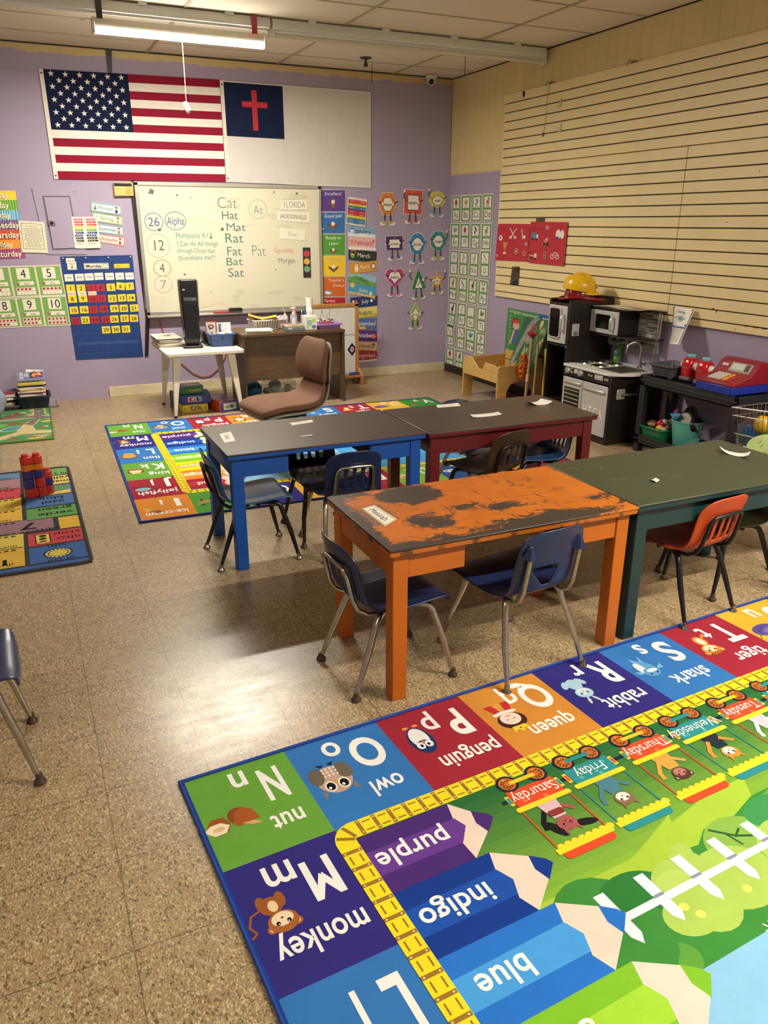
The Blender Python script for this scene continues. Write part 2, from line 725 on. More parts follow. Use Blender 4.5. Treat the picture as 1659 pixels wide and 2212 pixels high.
# ceiling: lay-in tiles on a metal grid
m, nt, b = node_mat('ceiling_tile')
n = noise(nt, 90, 4, .7, mapping(nt))
n2 = noise(nt, 1.2, 4, .6, mapping(nt))
c1 = ramp(nt, n.outputs[0], [(.35, '#dbd0be'), (.6, '#e3d9c8')])
link(nt, mix(nt, .25, c1.outputs[0], ramp(nt, n2.outputs[0], [(.3, '#cfc3b0'), (.7, '#e6dccb')]).outputs[0]), b.inputs['Base Color'])
b.inputs['Roughness'].default_value = .9
bump(nt, b, n.outputs[0], .25, .004)
mb = MB()
xs = [.0] + [-.70 - 1.2 * k for k in range(0, 8)]
yc = [0.0] + [-.46 - .607 * k for k in range(0, 20)]
for x1, x0 in zip(xs, xs[1:]):
    for y1, y0 in zip(yc, yc[1:]):
        mb.box(x0 + .006, x1 - .006, y0 + .006, y1 - .006, H_CEIL - .004 - random.uniform(0, .003), H_CEIL + .02)
mb.box(X_LEFT, .2, Y_FRONT, .2, H_CEIL + .02, H_CEIL + .1)
mb.build('ceiling', m, smooth=0)['kind'] = 'structure'
mb = MB()
for x in xs[1:]:
    mb.box(x - .012, x + .012, Y_FRONT, 0, H_CEIL - .012, H_CEIL + .012)
for y in yc[1:]:
    mb.box(X_LEFT, 0, y - .008, y + .008, H_CEIL - .010, H_CEIL + .012)
mb.build('trim_2', M('ceiling_grid_metal', '#a99c88', .55), smooth=0)['kind'] = 'structure'
mb = MB()
mb.box(X_LEFT, 0, -.014, 0, 3.018, 3.034)
mb.box(-.014, 0, Y_FRONT, 0, 3.018, 3.034)
mb.box(-.006, .001, -.006, .001, 2.11, 3.03)
mb.build('trim_3', M('dark_gap', '#2b251f', .8), smooth=0)['kind'] = 'structure'

# baseboards
bb = M('chipped_cream_baseboard', '#cfc3a3', .6, var=.12, vscale=7)
mb = MB()
mb.box((-3.757, 0.101)[0], -.012, -.016, 0, 0, .098)
mb.build('baseboard_back', bb, bevel=.003)['kind'] = 'structure'
MB().box(-.014, 0, -8, -.018, 0, .088).build('baseboard_right', M('black_cove_base', '#1d1a18', .5), bevel=.003)['kind'] = 'structure'

# ---------------------------------------------------------------- slatwall panels
slat_paint = M('cream_slatwall_paint', '#e6d29e', .45, var=.05, vscale=2.5)
groove = M('bare_shaded_groove', '#4d4538', .7)  # unpainted groove interior, colour darkened to hold the shade of the recess


SCUFFS = [(*(-3.889, 1.059), .008, .005), (*(-3.925, 1.043), .006, .007), (*(-4.194, 0.972), .018, .0025), (*(-4.27, 0.971), .022, .002), (*(-4.337, 0.97), .02, .002), (*(-4.107, 0.941), .006, .003), (*(-3.9, 1.628), .004, .004), (*(-4.102, 1.933), .003, .005), (*(-3.681, 1.925), .003, .003)]


def slat_panel(label, y0, y1, z0, z1, g0):
    mb = MB()
    mb.box(-.012, -.007, y1, y0, z0, z1, 1)
    zs = [z0]
    z = g0
    while z < z1 - .01:
        if z > z0 + .01:
            zs += [z - .0045, z + .0045]
        z += .0768
    zs.append(z1)
    for a, c in zip(zs[::2], zs[1::2]):
        mb.box(-.026, -.012, y1, y0, a, c, 0)
    for u, v, w_, h_ in (SCUFFS if y0 < -3.46 and z0 < 1 else []):
        mb.box(-.0268, -.0255, u - w_, u + w_, v - h_, v + h_, 1)
    o = mb.build('slatwall', [slat_paint, groove], loc=(0, 0, 0), smooth=0, bevel=.0015, seg=1)
    tag(o, label, 'slatwall panel', 'slatwall panels on the right wall')


G0 = 2.665 - .0768 * 30
slat_panel('large cream slatwall panel along the top of the right wall', -1.045, -6.2, 2.133, 2.742, G0)
slat_panel('cream slatwall panel under the big one, behind the red papers and hard hats', -1.04, -3.456, .925, 2.126, G0)
slat_panel('cream slatwall panel at the right photo edge, beyond the vertical seam', -3.464, -6.2, .925, 2.126, G0)

hook_metal = M('tarnished_steel', '#8a8474', .35, .9, var=.2, vscale=60)
for lab, y, z, kind in (('bent wire hook on the top edge of the slatwall, with a string below', -1.76, 2.742, 0), ('second bent wire hook on the slatwall top edge, further right', -2.79, 2.742, 0),
                        ('upper of two small clear clips in the slatwall grooves', -1.93, 2.58, 1), ('lower of two small clear clips in the slatwall grooves', -1.955, 2.39, 1)):
    mb = MB()
    if kind == 0:
        mb.tube([(-.012, 0, .0), (-.03, 0, .012), (-.05, .01, .02), (-.06, .02, .0), (-.05, .03, -.012)], .004, 6)
        mb.tube([(-.012, -.03, .0), (-.04, -.03, .015), (-.055, -.045, .005)], .004, 6)
        mb.box(-.03, -.004, -.035, .03, .001, .008)
    else:
        mb.box(-.032, -.026, -.012, .006, -.035, .03)
        mb.tube([(-.03, 0, -.03), (-.05, 0, -.04), (-.052, 0, -.02)], .003, 6)
    o = mb.build('slatwall_hook', hook_metal if kind == 0 else M('clear_clip', '#c6b68c', .3), loc=(-.001, y, z))
    tag(o, lab, 'hook', 'hooks on the slatwall')
mb = MB().tube([(-.03, -1.755, 2.745), (-.034, -1.735, 2.6), (-.032, -1.73, 2.45), (-.034, -1.715, 2.36)], .002, 5)
mb.box(-.04, -.028, -1.722, -1.708, 2.335, 2.365)
tag(mb.build('hanging_string', hook_metal), 'thin grey string hanging down the upper slatwall from a hook', 'string')
tag(MB().prism([(-1.345, 2.735), (-1.385, 2.735), (-1.38, 2.70), (-1.362, 2.685), (-1.35, 2.7)], -.029, -.0262, 'x').build('tape_scrap', M('black_tape', '#17161a', .4), smooth=0),
    'small scrap of black tape at the slatwall top left corner', 'tape')

# ================================================================ ceiling fixtures
white_steel = M('white_enamel_steel', '#e0e4e2', .4, var=.04)


def lamp_body(label, x0, x1, y, lit, tubes=True, power=0):
    t = thing('strip_light', label, 'strip light', ((x0 + x1) / 2, y, 2.95), 0, 'ceiling strip lights')
    h = (x1 - x0) / 2
    MB().prism([(-.055, .0), (-.06, .02), (-.045, .068), (.045, .068), (.06, .02), (.055, .0)], -h, h, 'x').build('channel', white_steel, t, bevel=.003)
    for k in (-.75, -.25, .25, .75):
        MB().box(h * k - .03, h * k + .03, -.07, .02, .058, .078).build('bracket', white_steel, t, bevel=.002)
    if tubes:
        for s in (-1, 1):
            MB().box(s * h - .02, s * h + .02, -.03, .03, -.05, .004).build('lamp_holder', white_steel, t, bevel=.003)
        tm = M('lit_tube', '#fff4dc', .3, emit=6, var=0) if lit else M('unlit_tube', '#d9d6c6', .25, var=.02)
        MB().tube([(-h + .02, 0, -.03), (h - .02, 0, -.03)], .017, 14).build('tube', tm, t)
        if lit:
            tube_lamp('tube_glow', t, (0, 0, -.055), 2 * h - .1, .06, power)
    return t


LY = -1.66
lamp_body('long white ceiling strip light with an unlit tube, ending at the right wall', -2.47, -.05, LY, False)
lamp_body('long white ceiling channel without a tube, above the bright lamp', -4.9, -2.49, LY, False, tubes=False)
lamp_body('lit ceiling strip light above the alphabet rug, out of the frame', -2.3, -.1, -7.7, True, power=TUBE_POWER)
lamp_body('dim ceiling strip light added for fill from the left, out of the frame', -7.0, -4.6, -7.7, True, power=TUBE_POWER * .15)  # added unseen lamp, a weak fill for the left side of the room

t = thing('shop_light', 'bright lit lamp strapped under the ceiling channel with tape', 'lamp', (-3.125, LY, 2.86), 0)
MB().prism([(-.03, .0), (-.034, .03), (-.028, .055), (.028, .055), (.034, .03), (.03, .0)], -.6, .6, 'x').build('housing', M('white_lamp_housing', '#e6e2d4', .4), t, bevel=.004)
MB().prism([(-.03, -.001), (-.034, -.02), (-.02, -.036), (.02, -.036), (.034, -.02), (.03, -.001)], -.595, .595, 'x').build('diffuser', M('glowing_diffuser', '#fff6e2', .4, emit=55, var=0), t, smooth=60)
for s in (-1, 1):
    MB().box(s * .6 - .008, s * .6 + .008, -.036, .036, -.038, .056).build('end_cap', M('white_lamp_housing'), t, bevel=.003)
MB().tube([(-.6, .0, .04), (-.64, 0, .05), (-.66, .01, .03), (-.69, 0, .045)], .004, 6).build('lead', M('white_lamp_housing'), t)
tube_lamp('lamp_glow', t, (0, 0, -.042), 1.18, .06, LED_POWER)


def strap(name, label, x, mat):
    w = .02
    o = MB().prism([(-.066, -.03), (-.066, .09), (-.06, .09), (-.06, -.03)], x - w, x + w, 'x').build(name, mat, smooth=0, loc=(0, LY, 2.93))
    tag(o, label, 'tape')


strap('tape_strap', 'black tape strap round the ceiling channel above the lamp left end', (-3.684, 2.939)[0], M('black_tape'))
strap('tape_strap', 'dark red tape strap round the ceiling channel above the lamp right end', (-2.613, 2.947)[0], M('red_tape', '#8e2233', .4))
t = thing('pull_cord', 'thin white pull cord hanging from the lamp in front of the flag', 'cord', ((-3.13, 2.835)[0], LY, 2.82))
cx = (-3.13, 2.835)[0]
MB().tube([(0, 0, 0), ((-3.13, 2.646)[0] - cx, 0, (-3.13, 2.646)[1] - 2.82), ((-3.133, 2.45)[0] - cx, 0, (-3.133, 2.45)[1] - 2.82)], .0018, 6).build('string', M('white_string', '#e8e4da', .6), t)
zx, zz = (-3.137, 2.402)
mb = MB()
mb.hexa([(-.03, 0, .02), (.005, -.012, -.045), (.03, .006, -.03), (-.008, .012, .035)], [(-.022, -.012, .032), (.0, -.02, -.03), (.034, -.01, -.015), (.008, .0, .045)])
mb.build('plastic_tag', M('crumpled_clear_plastic', '#8d8983', .25, spec=.4, alpha=.7), t, (zx - cx, 0, zz - 2.82), smooth=0)

t = thing('fire_sprinkler', 'dark metal fire sprinkler head on the ceiling near the back wall', 'sprinkler', (*(-1.262, -0.623), 3.03))
MB().lathe([(.0, .0), (.055, .0), (.05, -.012), (.012, -.014), (.012, -.05), (.0, -.05)], 16).build('cup_plate', M('dark_bronze', '#4a4238', .45, .7), t)
MB().lathe([(.0, -.05), (.018, -.05), (.02, -.075), (.0, -.078)], 10).build('deflector', M('dark_bronze'), t)
for lab, u in (('thin wire hanging from the ceiling beside the sprinkler', ((-1.088, -0.364))), ('thin wire hanging from the ceiling near the right corner', ((-0.509, -1.122)))):
    tag(MB().tube([(0, 0, 0), (.002, 0, -.08), (0, .002, -.17)], .003, 5).build('ceiling_wire', M('dark_bronze'), loc=(u[0], u[1], 3.03)), lab, 'wire', 'wires hanging from the ceiling')
t = thing('security_camera', 'white dome security camera in the ceiling corner', 'camera', (-.31, -.1, 3.02))
MB().lathe([(.0, .0), (.062, .0), (.06, -.02), (.05, -.03), (.0, -.03)], 20).build('base', M('white_camera_plastic', '#d8d4cb', .4), t)
MB().sphere((0, -.005, -.045), .046, 18, 12).build('eyeball', M('white_camera_plastic'), t)
MB().sphere((-.018, -.035, -.06), .027, 16, 10, sq=(1, 1, 1)).build('lens', M('black_gloss', '#0c0c10', .15), t)

# ================================================================ back wall: flags
def star(A, x, y, r, c, L=2, rot=90, n=5, k=.382):
    A.poly([(x + (r if i % 2 == 0 else r * k) * math.cos(R(rot + i * 180 / n)), y + (r if i % 2 == 0 else r * k) * math.sin(R(rot + i * 180 / n))) for i in range(2 * n)], c, L)


W, H = 1.56, .90
A = Art(W, H, '#ece4da')
hd = .035
for i in range(13):
    if i % 2 == 0:
        A.rect(hd, H - (i + 1) * H / 13, W - hd, H / 13, '#8d1f35')
cw, chh = .70, H * 7 / 13
A.rect(hd, H - chh, cw, chh, '#1b2341', 2)
for r in range(9):
    for c in range(6 if r % 2 == 0 else 5):
        star(A, hd + cw * ((c + .5) / 6 + (0 if r % 2 == 0 else 1 / 12)), H - chh * (r + .62) / 9.4, .027, '#f0eadf', 3)
for y in (.03, H - .03):
    A.ell(hd * .5, y, .008, .008, '#6b6156', 3)
    A.ell(hd * .5, y, .004, .004, '#222', 4)
sheet('national_flag', 'large striped flag with white stars on blue, pinned on the back wall', 'flag', A, ((-4.015, 2.832), (-2.471, 2.854), (-2.47, 1.983), (-4.006, 1.972)), CLOTH, off=.012)
W, H = 1.27, .86
A = Art(W, H, '#d6d0cb')
A.rect(0, 0, .028, H, '#e6dfd0')
A.rect(.028, H - .46, .475, .46, '#1b2442', 2)
A.rect(.245, H - .40, .042, .34, '#c23a40', 3)
A.rect(.165, H - .205, .205, .048, '#c23a40', 4)
A.line([(.01, H - .004), (W - .004, H - .004), (W - .004, .004), (.5, .004)], .008, '#ebe6da', 2)
for y in (.03, H - .03):
    A.ell(.014, y, .008, .008, '#6b6156', 3)
sheet('white_flag', 'white flag with a red cross on a dark blue corner, right of the striped flag', 'flag', A, ((-2.467, 2.847), (-0.944, 2.845), (-0.947, 1.958), (-2.461, 1.983)), CLOTH, off=.010)

# black tape strips beside the whiteboard and above the flag
blk = M('black_tape')
mb = MB()
pts = [(-3.348, 1.97), (-3.323, 1.973), (-3.317, 1.805), (-3.318, 1.528), (-3.339, 0.843), (-3.305, 0.742), (-3.352, 0.381), (-3.386, 0.378), (-3.365, 0.553), (-3.342, 0.755), (-3.354, 1.234), (-3.357, 1.57), (-3.362, 1.824)]
mb.prism([(p[0], p[1]) for p in pts], -.014, -.001, 'y')
tag(mb.build('cable_cover', blk, smooth=0), 'long black taped strip running down the wall left of the whiteboard', 'tape strip', 'black taped strips on the back wall')
mb = MB().prism([(-3.453, 3.038), (-3.399, 3.035), (-3.417, 2.842), (-3.452, 2.839)], -.010, -.001, 'y')
tag(mb.build('cable_cover', blk, smooth=0), 'short black taped strip between the ceiling and the striped flag', 'tape strip', 'black taped strips on the back wall')

# ---------------------------------------------------------------- electrical panel painted into the wall
pp = M('lavender_painted_steel', PURPLE, .45, var=.03)
q = ((-4.203, 1.894), (-3.827, 1.898), (-3.813, 1.335), (-4.152, 1.339))
t = thing('electrical_panel', 'flush electrical panel with a latched door, painted lavender like the wall', 'electrical panel', (q[0][0] + .2, 0, q[2][1] + .25))
ox, oz = q[0][0] + .2, q[2][1] + .25
def loc2(p): return (p[0] - ox, p[1] - oz)
MB().prism([loc2(p) for p in q], -.008, 0, 'y').build('cover', pp, t, bevel=.003, smooth=0)
d = ((-4.113, 1.821), (-3.905, 1.824), (-3.877, 1.395), (-4.091, 1.387))
dk = M('panel_gap', '#6b5f78', .6)
MB().prism([loc2((d[0][0] - .012, d[0][1] + .012)), loc2((d[1][0] + .012, d[1][1] + .012)), loc2((d[2][0] + .012, d[2][1] - .012)), loc2((d[3][0] - .012, d[3][1] - .012))], -.0095, -.006, 'y').build('door_gap', dk, t, smooth=0)
dr = MB().prism([loc2(p) for p in d], -.016, -.008, 'y').build('door', pp, t, bevel=.003, smooth=0)
p = (-4.077, 1.606)
MB().box(-.03, .03, -.024, -.014, -.022, .022).build('latch', M('latch_steel', '#8f8794', .35, .6), t, (p[0] - ox, 0, p[1] - oz), bevel=.003)
MB().box(-.012, .012, -.027, -.022, -.012, .012).build('latch_button', M('black_gloss'), t, (p[0] - ox, 0, p[1] - oz))
for u, v in (((-4.183, 1.876)), ((-3.842, 1.879))):
    MB().lathe([(0, .004), (.010, .003), (.012, 0)], 12, rot=Matrix.Rotation(R(90), 3, 'X')).build('screw', pp, t, (u - ox, -.009, v - oz))

# yellowed keypad
q = ((-3.511, 1.953), (-3.339, 1.96), (-3.341, 1.843), (-3.511, 1.838))
cx, cz = sum(p[0] for p in q) / 4, sum(p[1] for p in q) / 4
t = thing('alarm_keypad', 'yellowed alarm keypad with a dark display beside the black strip', 'keypad', (cx, 0, cz))
mb = MB().prism([(p[0] - cx, p[1] - cz) for p in q], -.035, 0, 'y')
mb.build('case', M('yellowed_plastic', '#d3b565', .4), t, bevel=.005)
w, h = q[1][0] - q[0][0], q[0][1] - q[3][1]
MB().box(-w * .47, w * .43, -.038, -.034, h * .22, h * .44).build('display', M('dark_display', '#2b2a26', .2), t, bevel=.001)
for i in range(4):
    for j in range(4):
        x, z = -w * .38 + i * w * .125, h * .1 - j * h * .16
        MB().box(x - w * .045, x + w * .045, -.040, -.034, z - h * .055, z + h * .055).build('key', M('keypad_key', '#e6d28c', .45), t, bevel=.001)
MB().lathe([(0, .006), (w * .17, .004), (w * .18, 0)], 18, rot=Matrix.Rotation(R(90), 3, 'X')).build('speaker_grille', M('keypad_grille', '#b99c55', .5), t, (w * .27, -.034, -h * .12))

# ---------------------------------------------------------------- left edge: weekday banners, prayer, colours, seasons
days = [('Sunday', '#f2d53c', '#f7e27a', (-88, 411, 33, 412, 36, 432, -84, 433)), ('Monday', '#4f9b43', '#a3c94e', (-84, 433, 36, 432, 39.5, 453.5, -80, 455)),
        ('Tuesday', '#4aa5cf', '#a5d7e6', (-80, 455, 39.5, 453.5, 42, 474.5, -76, 477)), ('Wednesday', '#6b4a86', '#8d79a8', (-76, 477, 42, 474.5, 45, 495.5, -72, 499)),
        ('Thursday', '#cf4a2c', '#d9633a', (-72, 499, 45, 495.5, 48, 517, -68, 521)), ('Friday', '#e98a2b', '#f3b14d', (-68, 521, 48, 517, 51, 536.5, -64, 541)),
        ('Saturday', '#8e3a78', '#c4578f', (-64, 541, 51, 536.5, 55.6, 557, -60, 562))]
BQ = [((-4.773, 1.867), (-4.336, 1.871), (-4.336, 1.796), (-4.772, 1.786)), ((-4.772, 1.786), (-4.336, 1.796), (-4.335, 1.714), (-4.772, 1.704)), ((-4.772, 1.704), (-4.335, 1.714), (-4.337, 1.634), (-4.771, 1.622)), ((-4.771, 1.622), (-4.337, 1.634), (-4.337, 1.553), (-4.77, 1.54)), ((-4.77, 1.54), (-4.337, 1.553), (-4.338, 1.469), (-4.769, 1.456)), ((-4.769, 1.456), (-4.338, 1.469), (-4.338, 1.393), (-4.767, 1.38)), ((-4.767, 1.38), (-4.338, 1.393), (-4.332, 1.312), (-4.766, 1.298))]
ends = [16.5, 17, 21.7, 39.5, 39.5, 26, 44]
names = ['yellow', 'green', 'light blue', 'purple', 'red', 'orange', 'magenta']
for (dname, c0, c1, px), q, e, cn in zip(days, BQ, ends, names):
    A = Art(6.0, 1.0, c0)
    for i in range(22):
        x = .1 + i * .27 + random.uniform(-.05, .05)
        if dname != 'Sunday':
            A.poly([(x, 0), (x + .13, 0), (x + .10, 1), (x - .02, 1)], c1, 1)
    xr = 6.0 * (e - px[0]) / (px[2] - px[0])
    A.txt(dname, xr + .03, .47, .62, '#3b2415', 2, 'x', al='r')
    A.txt(dname, xr, .5, .6, '#f7efd6', 3, 'b', al='r')
    sheet('weekday_banner', f'{cn} striped banner reading {dname} at the left photo edge', 'banner', A, q, PAPER, off=.004, group='weekday banners')

A = Art(.78, 1, '#e9e0c6')
A.line([(.07, .12), (.07, .92), (.69, .92), (.69, .12)], .012, '#3a3733', 1, True)
A.txt('The Lords Prayer', .38, .84, .045, '#5b564d', 2, sx=.75)
for i in range(14):
    w = random.uniform(.18, .27)
    x = .38 - w
    while x < .38 + w:
        l = random.uniform(.03, .09)
        A.rect(x, .755 - i * .044, l, .014, '#6f695d', 2)
        x += l + .02
A.ell(.36, .965, .012, .012, '#222', 3)
sheet('prayer_sheet', 'white printed prayer sheet pinned over the weekday banners', 'sheet', A, ((-4.349, 1.628), (-4.137, 1.615), (-4.141, 1.351), (-4.359, 1.36)), PAPER, off=.010)

for k, (q, lab) in enumerate(((((-3.906, 1.661), (-3.793, 1.66), (-3.817, 1.388), (-3.906, 1.389)), 'left of two white sheets listing colour words in coloured pills'), (((-3.799, 1.66), (-3.685, 1.662), (-3.682, 1.393), (-3.821, 1.389)), 'right of two white sheets listing colour words in coloured pills'))):
    A = Art(.6, 1.4, '#ece4d6')
    for i, c in enumerate(('#d65f86', '#c73340', '#d8473c', '#eac944', '#6f9e3f', '#2c3f8f', '#34478f', '#2a2628', '#2a2628', '#cfcac2')):
        y = 1.24 - i * .118
        A.rr(.08 + (i % 3) * .02, y, .42, .085, .03, c, 1)
        for j in range(3):
            A.rect(.16 + j * .1, y + .03, .06, .02, '#f2e9da' if i != 9 else '#8d887f', 2)
    sheet('color_word_sheet', lab, 'sheet', A, q, LAMINATE, off=.019 + .001 * k, group='colour word sheets')

for (nm, c, ic, q, k) in (('Winter', '#5aa0b8', '#2b2f4a', ((-3.723, 1.791), (-3.458, 1.755), (-3.467, 1.674), (-3.73, 1.71)), 4), ('Spring', '#6ca457', '#d9a23c', ((-3.72, 1.705), (-3.454, 1.662), (-3.466, 1.585), (-3.725, 1.625)), 3), ('Summer', '#4a86b4', '#b5763e', ((-3.722, 1.608), (-3.457, 1.575), (-3.465, 1.495), (-3.721, 1.529)), 2), ('Autumn', '#c9503d', '#b4452f', ((-3.712, 1.519), (-3.456, 1.485), (-3.468, 1.399), (-3.715, 1.447)), 1)):
    A = Art(3.3, 1, '#efe9da')
    A.line([(.07, .07), (3.23, .07), (3.23, .93), (.07, .93)], .09, c, 1, True)
    A.txt(nm, 1.55, .52, .4, c, 2, 'b', sx=.95)
    A.ell(2.75, .62, .14, .16, '#efc7a0', 2); A.rr(2.62, .14, .27, .36, .08, ic, 2); A.ell(2.75, .74, .15, .08, '#5d3a22', 3)
    A.poly([(.3, .2), (.6, .2), (.45, .8)], {'Winter': '#4d7a5b', 'Spring': '#c77a92', 'Summer': '#d9b14a', 'Autumn': '#b8622f'}[nm], 2)
    sheet('season_card', f'white season card with a coloured border reading {nm}', 'card', A, q, LAMINATE, off=.002 + .0016 * k, group='season cards')

# ---------------------------------------------------------------- number cards
def bird(A, x, y, s, c='#9a4a35', L=3):
    A.poly([(x - s, y + s * .7), (x - s * .1, y + .1 * s), (x + s, y + s * .8), (x + s * .3, y - s * .3), (x + s * .5, y - s), (x - .1 * s, y - .4 * s), (x - s * .5, y - s * .9), (x - s * .4, y - .1 * s)], c, L)


words = {3: 'three', 4: 'four', 5: 'five', 8: 'eight', 9: 'nine', 10: 'ten'}
for n, q in ((3, ((-4.695, 1.239), (-4.485, 1.243), (-4.474, 0.974), (-4.685, 0.969))), (4, ((-4.484, 1.243), (-4.271, 1.245), (-4.258, 0.977), (-4.472, 0.974))), (5, ((-4.269, 1.245), (-4.054, 1.249), (-4.036, 0.976), (-4.258, 0.975))), (8, ((-4.674, 0.965), (-4.468, 0.97), (-4.456, 0.707), (-4.662, 0.703))), (9, ((-4.467, 0.97), (-4.257, 0.975), (-4.251, 0.708), (-4.455, 0.707))), (10, ((-4.256, 0.975), (-4.038, 0.974), (-4.03, 0.703), (-4.25, 0.704)))):
    A = Art(.82, 1, '#ece7d2')
    A.rect(.03, .035, .76, .93, '#35502f', 1)
    A.rect(.036, .041, .748, .918, '#7fae5a', 2)
    A.rect(.20, .565, .42, .37, '#b9cfa0', 3); A.rect(.206, .571, .408, .358, '#efe9da', 4)
    A.txt(str(n), .41, .75, .27, '#1d1b1a', 5, 'n', sx=.92)
    A.rr(.20, .375, .50, .125, .02, '#efe9d6', 3)
    A.txt(words[n], .47, .43, .075, '#4a4640', 4)
    bird(A, .2, .43, .07)
    A.rect(.1, .06, .62, .25, '#efe9d6', 3)
    for i in range(6):
        A.rect(.1 + i * .124 - .003, .06, .006, .25, '#5d574b', 4)
    for j in range(3):
        A.rect(.1, .06 + j * .125 - .003, .62, .006, '#5d574b', 4)
    for i in range(n):
        A.ell(.162 + (i % 5) * .124, .248 - (i // 5) * .125, .042, .042, '#b3333a', 5, 12)
    sheet('number_card', f'green bordered number card with a large {n} and {n} red dots', 'card', A, q, LAMINATE, off=.004 + .0004 * (n % 3), group='number cards')

# ---------------------------------------------------------------- blue calendar pocket chart
q = ((-4.042, 1.319), (-3.406, 1.325), (-3.401, 0.373), (-4.023, 0.381))
A = Art(1.0, 1.4, '#1f3f7d')
for i in range(8):
    A.rect(.03, 1.40 - .33 - i * .142, .94, .006, '#2d5596', 1)
A.rect(.02, 1.385, .96, .015, '#17305f', 1)
A.rect(.05, .20, .9, .04, '#31528a', 1)
CC = sum((Vector((p[0], -.006, p[1])) for p in q), Vector()) / 4
ch = sheet('pocket_chart', 'tall blue calendar pocket chart hanging on the back wall', 'calendar', A, q, print_mat('blue_vinyl_cloth', .45, wrinkle=.5), off=.006)
for u, v in (((-4.022, 1.304)), ((-3.825, 1.306)), ((-3.626, 1.307)), ((-3.425, 1.309))):
    MB().lathe([(0, .012), (.006, .01), (.007, 0)], 8, rot=Matrix.Rotation(R(90), 3, 'X')).build('hanging_pin', M('white_pin', '#d8d5cc', .3), ch, Vector((u, -.008, v)) - CC)
cards = []
rows = [[(1, (-3.989, 1.039)), (2, (-3.899, 1.037)), (3, (-3.811, 1.037)), (4, (-3.725, 1.037)), (5, (-3.632, 1.038)), (6, (-3.543, 1.046)), (7, (-3.46, 1.043))],
        [(8, (-3.986, 0.942)), (9, (-3.893, 0.944)), (10, (-3.807, 0.938)), (11, (-3.725, 0.939)), (12, (-3.63, 0.935)), (13, (-3.542, 0.938)), (14, (-3.458, 0.937))],
        [(15, (-3.986, 0.84)), (16, (-3.895, 0.842)), (17, (-3.811, 0.841)), (18, (-3.72, 0.842)), (19, (-3.622, 0.842)), (20, (-3.536, 0.841)), (21, (-3.44, 0.84))],
        [(22, (-3.984, 0.742)), (23, (-3.896, 0.746)), (24, (-3.811, 0.744)), (25, (-3.712, 0.743)), (26, (-3.633, 0.745)), (27, (-3.539, 0.747)), (28, (-3.452, 0.744))],
        [(29, (-3.72, 0.647)), (30, (-3.63, 0.647)), (31, (-3.536, 0.645))]]
red = {3, 4, 10, 11, 17, 18, 22, 24, 25}


def wall_card(name, label, cat, A, c, w, h, rot, off, group, mat=None):
    cr, sr = math.cos(R(rot)), math.sin(R(rot))
    q = [(c[0] + x * cr - z * sr, c[1] + x * sr + z * cr) for x, z in ((-w / 2, h / 2), (w / 2, h / 2), (w / 2, -h / 2), (-w / 2, -h / 2))]
    return sheet(name, label, cat, A, q, mat or PAPER, off=off, th=.0008, group=group)


for row in rows:
    for n, c in row:
        A = Art(1.1, 1, '#b02a3a' if n in red else '#ecd23a')
        A.txt(str(n), .55, .48, .5, '#5b1420' if n in red else '#3a3216', 1, 'b')
        wall_card('date_card', f'{"red" if n in red else "yellow"} calendar card with the number {n}' + (', tilted' if n == 6 else ''), 'card', A, c, .076, .067, -9 if n == 6 else random.uniform(-1, 3), .0085, 'calendar date cards')
for nm, c in (('Sunday', (-3.991, 1.133)), ('Monday', (-3.899, 1.135)), ('Tuesday', (-3.814, 1.137)), ('Wednesday', (-3.728, 1.14)), ('Thursday', (-3.632, 1.137)), ('Friday', (-3.541, 1.137)), ('Saturday', (-3.451, 1.136))):
    A = Art(1.25, 1, '#eee7da')
    A.txt(nm, .62, .5, .2, '#2c2926', 1, 'b', sx=.8)
    wall_card('weekday_card', f'small white calendar card reading {nm}', 'card', A, c, .078, .063, 1.5, .0085, 'calendar weekday cards')
for nm, c in (('Yesterday', (-3.986, 0.991)), ('Today', (-3.896, 0.989)), ('Tomorrow', (-3.804, 0.988))):
    A = Art(2.2, 1, '#ece0c4')
    A.txt(nm, 1.1, .5, .42, '#a4402f', 1, 'b', sx=.75)
    wall_card('day_strip', f'small cream strip reading {nm} in the calendar', 'card', A, c, .076, .034, 0, .0095, 'calendar day strips')
A = Art(3.6, 1, '#e7e2d2'); A.txt('Monday', 1.45, .5, .45, '#26241f', 1, 'x'); A.line([(2.85, .2), (2.85, .85), (3.2, .85), (3.2, .2)], .05, '#555', 1, True)
A.line([(.1, .1), (3.5, .1), (3.5, .9), (.1, .9)], .05, '#4b4943', 1, True)
wall_card('day_name_card', 'long white card with a border reading Monday, top of the calendar', 'card', A, (-3.739, 1.232), .218, .052, 0, .0085, None)
A = Art(3.0, 1, '#e4c23c'); A.txt('Sunny', .8, .4, .25, '#3a3216', 1, 'b'); A.ell(2.3, .55, .28, .28, '#f2dd66', 1); A.ring(2.3, .55, .3, .3, .06, '#a88a28', 2, 14)
wall_card('weather_card', 'yellow weather card reading Sunny, top right of the calendar', 'card', A, (-3.512, 1.229), .14, .04, 0, .0085, None)
A = Art(1, .5, '#ebe5d8'); A.txt('August', .4, .25, .12, '#444', 1, 'b'); A.txt('2', .8, .25, .2, '#444', 1, 'b')
wall_card('month_slip', 'small white month slip in the calendar top left pocket', 'card', A, (-3.96, 1.283), .075, .045, 0, .008, None)
A = Art(1, 1, '#dcdccb'); A.txt('St Patricks', .5, .75, .11, '#444', 1, 'b', sx=.8); A.txt('Day', .5, .58, .11, '#444', 1, 'b'); star(A, .5, .28, .17, '#2f6b4c', 1, 45, 4, .5)
wall_card('holiday_card', 'pale card with a green clover in the calendar top left corner', 'card', A, (-3.953, 1.239), .08, .072, -1, .0095, None)

